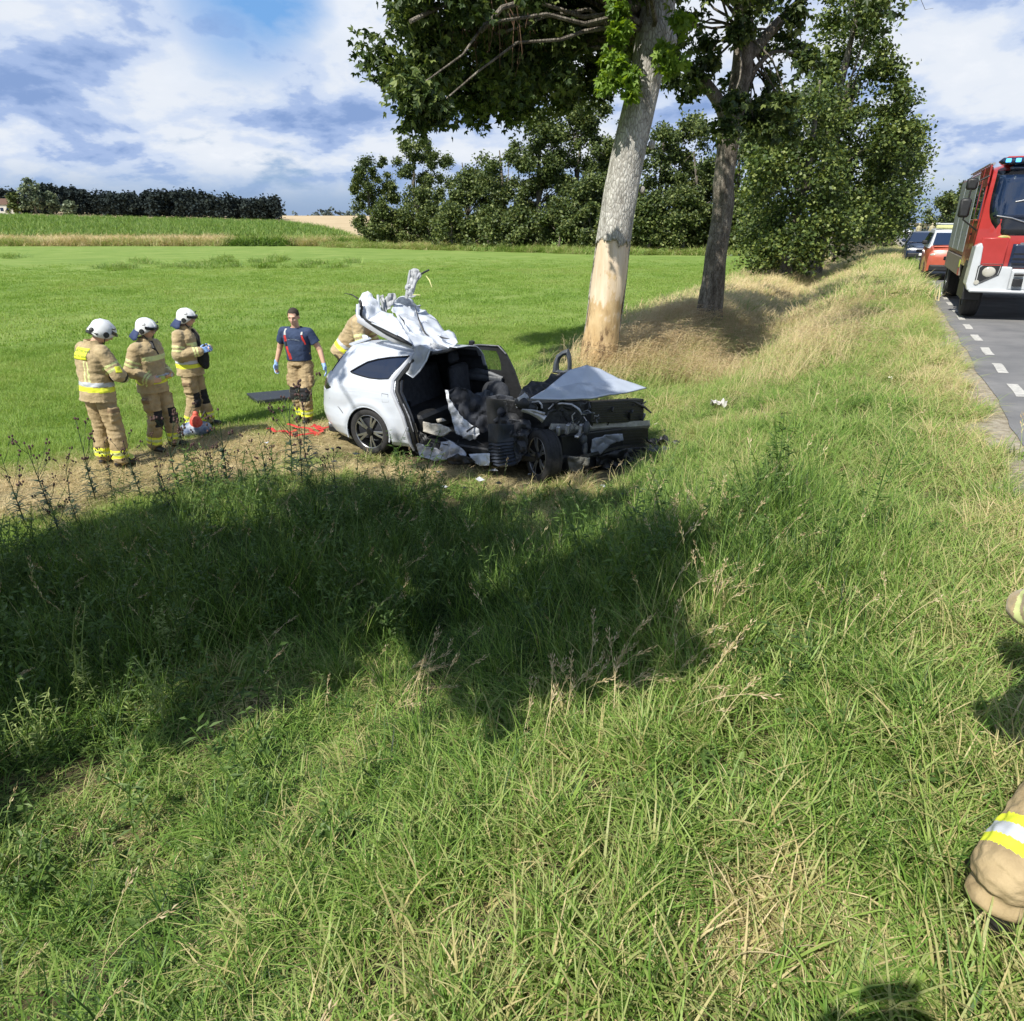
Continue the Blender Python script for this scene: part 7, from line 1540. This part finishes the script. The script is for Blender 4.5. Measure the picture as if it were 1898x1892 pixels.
    PX=np.array(PX);PY=np.array(PY); put('meadow_tufts','combfar',PX,PY,ground(PX,PY),.16+.1*g.random(len(PX)),'darker tufts left standing in the meadow',s=(.7,1.5))
    n=5200; px=g.uniform(-120,860,n); Yv=g.uniform(101,115,n); X=(px-PCX)/FPX*1.075**-1*Yv*1.0; X=np.array([ray(a,450)[0]/ray(a,450)[1] for a in px])*Yv
    dr=np.where(px<430,.75,.35)+.2*(vnoise(X,Yv,81,.12)-.5)*2; dr=np.where((px>430)&(px<530),.28,dr); dr=np.where((px>540)&(px<615)&(Yv<105),.8,dr); dr+=g.normal(0,.06,n)-.25*(Yv<104)
    put('rough_grass','combfar',X,Yv,ground(X,Yv),dr,'unmown pale grass strip between the meadow and the maize',s=(2.0,3.2),tl=.2)
    n=2600; px=g.uniform(600,1450,n); X0=np.array([ray(a,450)[0]/ray(a,450)[1] for a in px]); Yv=g.uniform(0,1,n)*10+np.interp(px,[600,850,1100,1450],[96,84,74,70]); X=X0*Yv
    put('rough_grass','combfar',X,Yv,ground(X,Yv),.24+.25*vnoise(X,Yv,82,.15)+g.normal(0,.05,n),'rank green herbs along the foot of the grove',s=(1.2,2.1),tl=.2)
    # maize
    c=col('maize')
    for i in range(K): proto(c,'maize%d'%i,*blades(g,26,.6,1.7,.10,1.3,splay=.35,segs=3),[M_GRASS])
    n=9000; r=g.uniform(-.78,-.2,n); Yv=118+182*g.random(n)**2.; k=r<-.21-.095*(Yv-118)/182; r,Yv=r[k],Yv[k]; X=r*Yv
    put('maize','maize',X,Yv,ground(X,Yv),.10+.10*g.random(len(X)),'field of green maize rising towards the wood',s=(.9,1.15))
build_grass()
# ---------------------------------------------------------------- thistles in the shade and things lying about
def thistles():
    g=np.random.default_rng(55); M_TH=leafmat('thistle_leaves',[(0,(.035,.06,.03)),(1,(.10,.14,.07))],trans=.15); M_TF=mat('thistle_heads',(.045,.02,.025),.9,col2=(.10,.06,.045),scale=60)
    def make(seed,h):
        r=np.random.default_rng(seed); s=MB(); l=MB(); f=MB()
        top=Vector((r.normal(0,.06),r.normal(0,.06),h)); P=[Vector((0,0,-.03)),top*.35+Vector((r.normal(0,.02),0,0)),top*.7,top]; s.tube(P,[.008,.007,.005,.003],5)
        tips=[top]
        for k in range(int(r.integers(6,10))):
            f0=r.uniform(.35,.92); c=P[1].lerp(P[3],max(0,(f0-.35)/.65)); a=r.random()*6.28; L=h*r.uniform(.16,.42); e=c+Vector((math.cos(a)*L*.55,math.sin(a)*L*.55,L)); s.tube([c,c.lerp(e,.5)+Vector((math.cos(a)*.02,math.sin(a)*.02,0)),e],[.004,.003,.002],4); tips.append(e)
            for _ in range(2):
                a2=a+r.normal(0,.7); e2=e+Vector((math.cos(a2)*.04,math.sin(a2)*.04,r.uniform(-.03,.05))); s.tube([c.lerp(e,.7),e2],[.002,.002],4); tips.append(e2)
        for e in tips: f.ell(e+Vector((0,0,.01)),(.014,.014,.019),n=7,m=5)
        for k in range(int(h*40)):
            z=r.uniform(.03,.5); c=P[0].lerp(P[3],z); a=r.random()*6.28; L=r.uniform(.13,.26)*(1.2-.7*z); d=Vector((math.cos(a),math.sin(a),r.uniform(.1,.6))).normalized(); sd=Vector((-math.sin(a),math.cos(a),0))
            n=5; vs=[]
            for i in range(n+1):
                q=c+d*L*i/n-Vector((0,0,L*.35*(i/n)**2)); w=.016*(1-.8*i/n)*(1.5 if i%2 else .55); vs+=[q-sd*w,q,q+sd*w]
            l.add(vs,[(3*i+j,3*i+j+1,3*i+j+4,3*i+j+3) for i in range(n) for j in (0,1)])
        return s,l,f
    protos=[]
    spots=[(45,965,.75),(95,945,.8),(140,955,.6),(175,915,.85),(205,900,.6),(262,915,.7),(300,905,.6),(335,905,.95),(355,890,.8),(385,915,.6),(420,885,.95),(405,905,.7),(450,920,.6),(540,880,.95),(575,872,1.0),(500,905,.7),(560,900,.75),(120,1010,.6),(320,960,.5),(620,930,.6)]
    for k,(px,py,h) in enumerate(spots):
        x,y=gnd(px,py,-1.05); rz=g.random()*6.28; loc=(x,y,gz(x,y))
        t=thing('thistle','dark thistle with small heads standing at the far edge of the shaded weeds','thistle',loc,rz,'thistles at the edge of the shade',h)
        if k<6:
            s,l,f=make(300+k,1.); a=s.build('stem',M_TH,t); b=l.build('leaves',M_TH,t); c=f.build('flower_heads',M_TF,t,smooth=True); b['kind']='stuff'; c['kind']='stuff'; protos.append((a,b,c))
        else:
            for o in protos[k%6]: q=o.copy(); scene.collection.objects.link(q); q.parent=t
    # pale lime weeds catching light in front of the shade
    for k,(px,py,h) in enumerate([(155,1240,.5),(275,1290,.45),(300,1180,.4),(60,1330,.4)]):
        x,y=gnd(px,py,-.85); t=thing('weed',['pale feathery weed lit by the sun at the left edge of the shade','pale lime weed in front of the shade right of the feathery one','thin pale weed standing within the shade','pale weed low at the left border of the picture'][k],'weed',(x,y,gz(x,y)),k)
        V,Fs,B=weed(np.random.default_rng(400+k),h*1.3,7,.012,.07); me=bpy.data.meshes.new('leaves'); me.from_pydata([tuple(v) for v in V],[],Fs); a=me.attributes.new('br','FLOAT','POINT'); a.data.foreach_set('value',np.array(B,np.float32)); me.materials.append(leafmat('lime_weed_leaves',[(0,(.16,.24,.06)),(1,(.34,.40,.15))],trans=.3)); link(bpy.data.objects.new('leaves',me),t)
thistles()
def litter():
    def G(px,py,z=-1.1): x,y=gnd(px,py,z); return Vector((x,y,gz(x,y)))
    # first-aid bag
    p=G(365,805); t=thing('equipment_bag','white and blue bag with a red pouch on top, lying by the right-hand helmeted firefighter','bag',p,.4)
    b=MB(); b.ell((0,0,.09),(.24,.15,.12),n=16,m=10); b.ell((-.14,-.04,.07),(.14,.12,.09),n=14,m=8); b.build('bag_body',mat('white_blue_fabric',(.42,.46,.52),.8,col2=(.05,.09,.2),scale=7,bump=.01,bscale=20,c2amt=.5),t,smooth=True,sub=1)
    b=MB(); b.ell((.02,-.06,.19),(.09,.08,.13),n=14,m=9); b.ell((.03,-.05,.32),(.04,.04,.05),n=10,m=6); b.build('red_pouch',mat('red_fabric',(.50,.04,.03),.7,col2=(.65,.16,.10),scale=14,bump=.006,bscale=30),t,smooth=True)
    b=MB(); b.tube([(.1,-.05,.25),(.16,0,.34),(.2,.05,.2)],.012,6); b.build('handle',M_BLK,t,smooth=True)
    # black board lying in the grass
    a,c,d,e=G(458,738),G(545,731),G(548,745),G(478,752); P=[Vector((q.x,q.y,q.z+.10)) for q in (a,c,d,e)]; b=MB(); b.add(P+[q-Vector((0,0,.06)) for q in P],[(0,1,2,3),(7,6,5,4),(0,4,5,1),(1,5,6,2),(2,6,7,3),(3,7,4,0)]); tag(b.build('board',mat('dark_rubber_sheet',(.02,.024,.03),.55,bump=.003),bevel=.01),'flat black board lying in the grass behind the man in the navy T-shirt','board')
    # red gear on the ground
    def straps(name,px,py,lab,seed,n):
        g=np.random.default_rng(seed); p=G(px,py); t=thing(name,lab,'strap',p)
        for k in range(n):
            c=Vector((g.normal(0,.07),g.normal(0,.05),.05)); pts=[c]; d=Vector((g.normal(0,1),g.normal(0,.5),0)).normalized()*.09
            for _ in range(5): d=Vector((d.x+g.normal(0,.02),d.y+g.normal(0,.03),g.normal(0,.012))); pts.append(pts[-1]+d)
            b=MB(); b.tube(pts,[(.028,.008)]*6,6); b.build('webbing',M_RED,t,smooth=True)
    straps('red_strap',522,803,'long thin red strap lying on the dry grass left of the car tail',5,3)
    straps('red_strap',590,804,'tangled heap of red webbing on the grass just behind the rear wheel',6,6)
    def scrap(name,px,py,z,size,m,lab,seed,cat='debris',h=.04,flat=1.):
        g=np.random.default_rng(seed); p=G(px,py,z); bm=bmesh.new(); n=9; vs=[bm.verts.new((size[0]*math.cos(a)*g.uniform(.6,1.1),size[1]*math.sin(a)*g.uniform(.6,1.1),g.uniform(0,h))) for a in np.linspace(0,2*math.pi,n+1)[:-1]]
        f=bm.faces.new(vs); bmesh.ops.triangulate(bm,faces=[f]); 
        for _ in range(3): bmesh.ops.subdivide_edges(bm,edges=bm.edges[:],cuts=1,use_grid_fill=True); 
        bmesh.ops.triangulate(bm,faces=bm.faces[:])
        for v in bm.verts: v.co.z+=.35*h+h*noise.noise(v.co*14+Vector((seed,0,0)))*1.6; v.co.x+=.2*h*noise.noise(v.co*20+Vector((0,seed,0)))
        me=bpy.data.meshes.new(name); bm.to_mesh(me); bm.free(); me.materials.append(m); o=bpy.data.objects.new(name,me); link(o); o.location=p+Vector((0,0,.10)); s=o.modifiers.new('w','SOLIDIFY'); s.thickness=.006; tag(o,lab,cat)
    scrap('plastic_scrap',1330,785,-1.,(.16,.10),mat('milky_plastic',(.50,.48,.47),.5,bump=.004),'crumpled milky white plastic scrap on the grass to the right of the torn-off front',11,h=.06)
    scrap('plastic_scrap',1225,868,-1.1,(.30,.14),M_BLK,'torn black plastic pieces lying just right of the wreck front',12,h=.08)
    scrap('plastic_scrap',1215,885,-1.1,(.16,.05),M_GREYP,'small grey splinter in front of the torn black plastic right of the wreck',13,h=.06)
    scrap('bumper_scrap',628,812,-1.1,(.16,.10),M_WHITE,'small white painted scrap on the ground behind the rear wheel of the wreck',14,h=.09)
    scrap('plastic_scrap',1643,738,-.3,(.028,.02),mat('cream_scrap',(.70,.68,.52),.6),'tiny cream-coloured scrap on the green verge right of the blond grass',15,h=.03)
    scrap('plastic_scrap',1215,800,-1.1,(.03,.02),mat('cream_scrap',(.70,.68,.52),.6),'tiny white splinter on bare earth beside the torn-off front',16,h=.02)
    scrap('glove',250,862,-1.1,(.07,.05),mat('lime_plastic',(.45,.55,.12),.4),'small lime and blue glove lying by the leftmost firefighter\'s boots',17,'glove',h=.05)

def shards():
    g=np.random.default_rng(66); M=[M_BLK,M_GREYP,mat('clear_shard',(.55,.57,.6),.15,coat=1),M_WHITE]
    for k in range(26):
        p=g.uniform(-7.4,-2.0); t_=(g.uniform(6.6,7.5) if k%3 else g.uniform(9.3,10.2)); x,y=PT(p,t_); bm=bmesh.new(); n=int(g.integers(4,7)); s=g.uniform(.02,.07); vs=[bm.verts.new((s*g.uniform(.5,1.2)*math.cos(a),s*g.uniform(.4,1)*math.sin(a),g.uniform(0,s*.5))) for a in np.linspace(0,6.283,n+1)[:-1]]
        bmesh.ops.triangulate(bm,faces=[bm.faces.new(vs)]); me=bpy.data.meshes.new('shard'); bm.to_mesh(me); bm.free(); me.materials.append(M[k%4]); o=bpy.data.objects.new('shard',me); link(o); o.location=(x,y,gz(x,y)+.07); m=o.modifiers.new('w','SOLIDIFY'); m.thickness=.004
        tag(o,'small broken shard of plastic scattered on the ground around the wreck','shard','shards around the wreck')
litter()
shards()
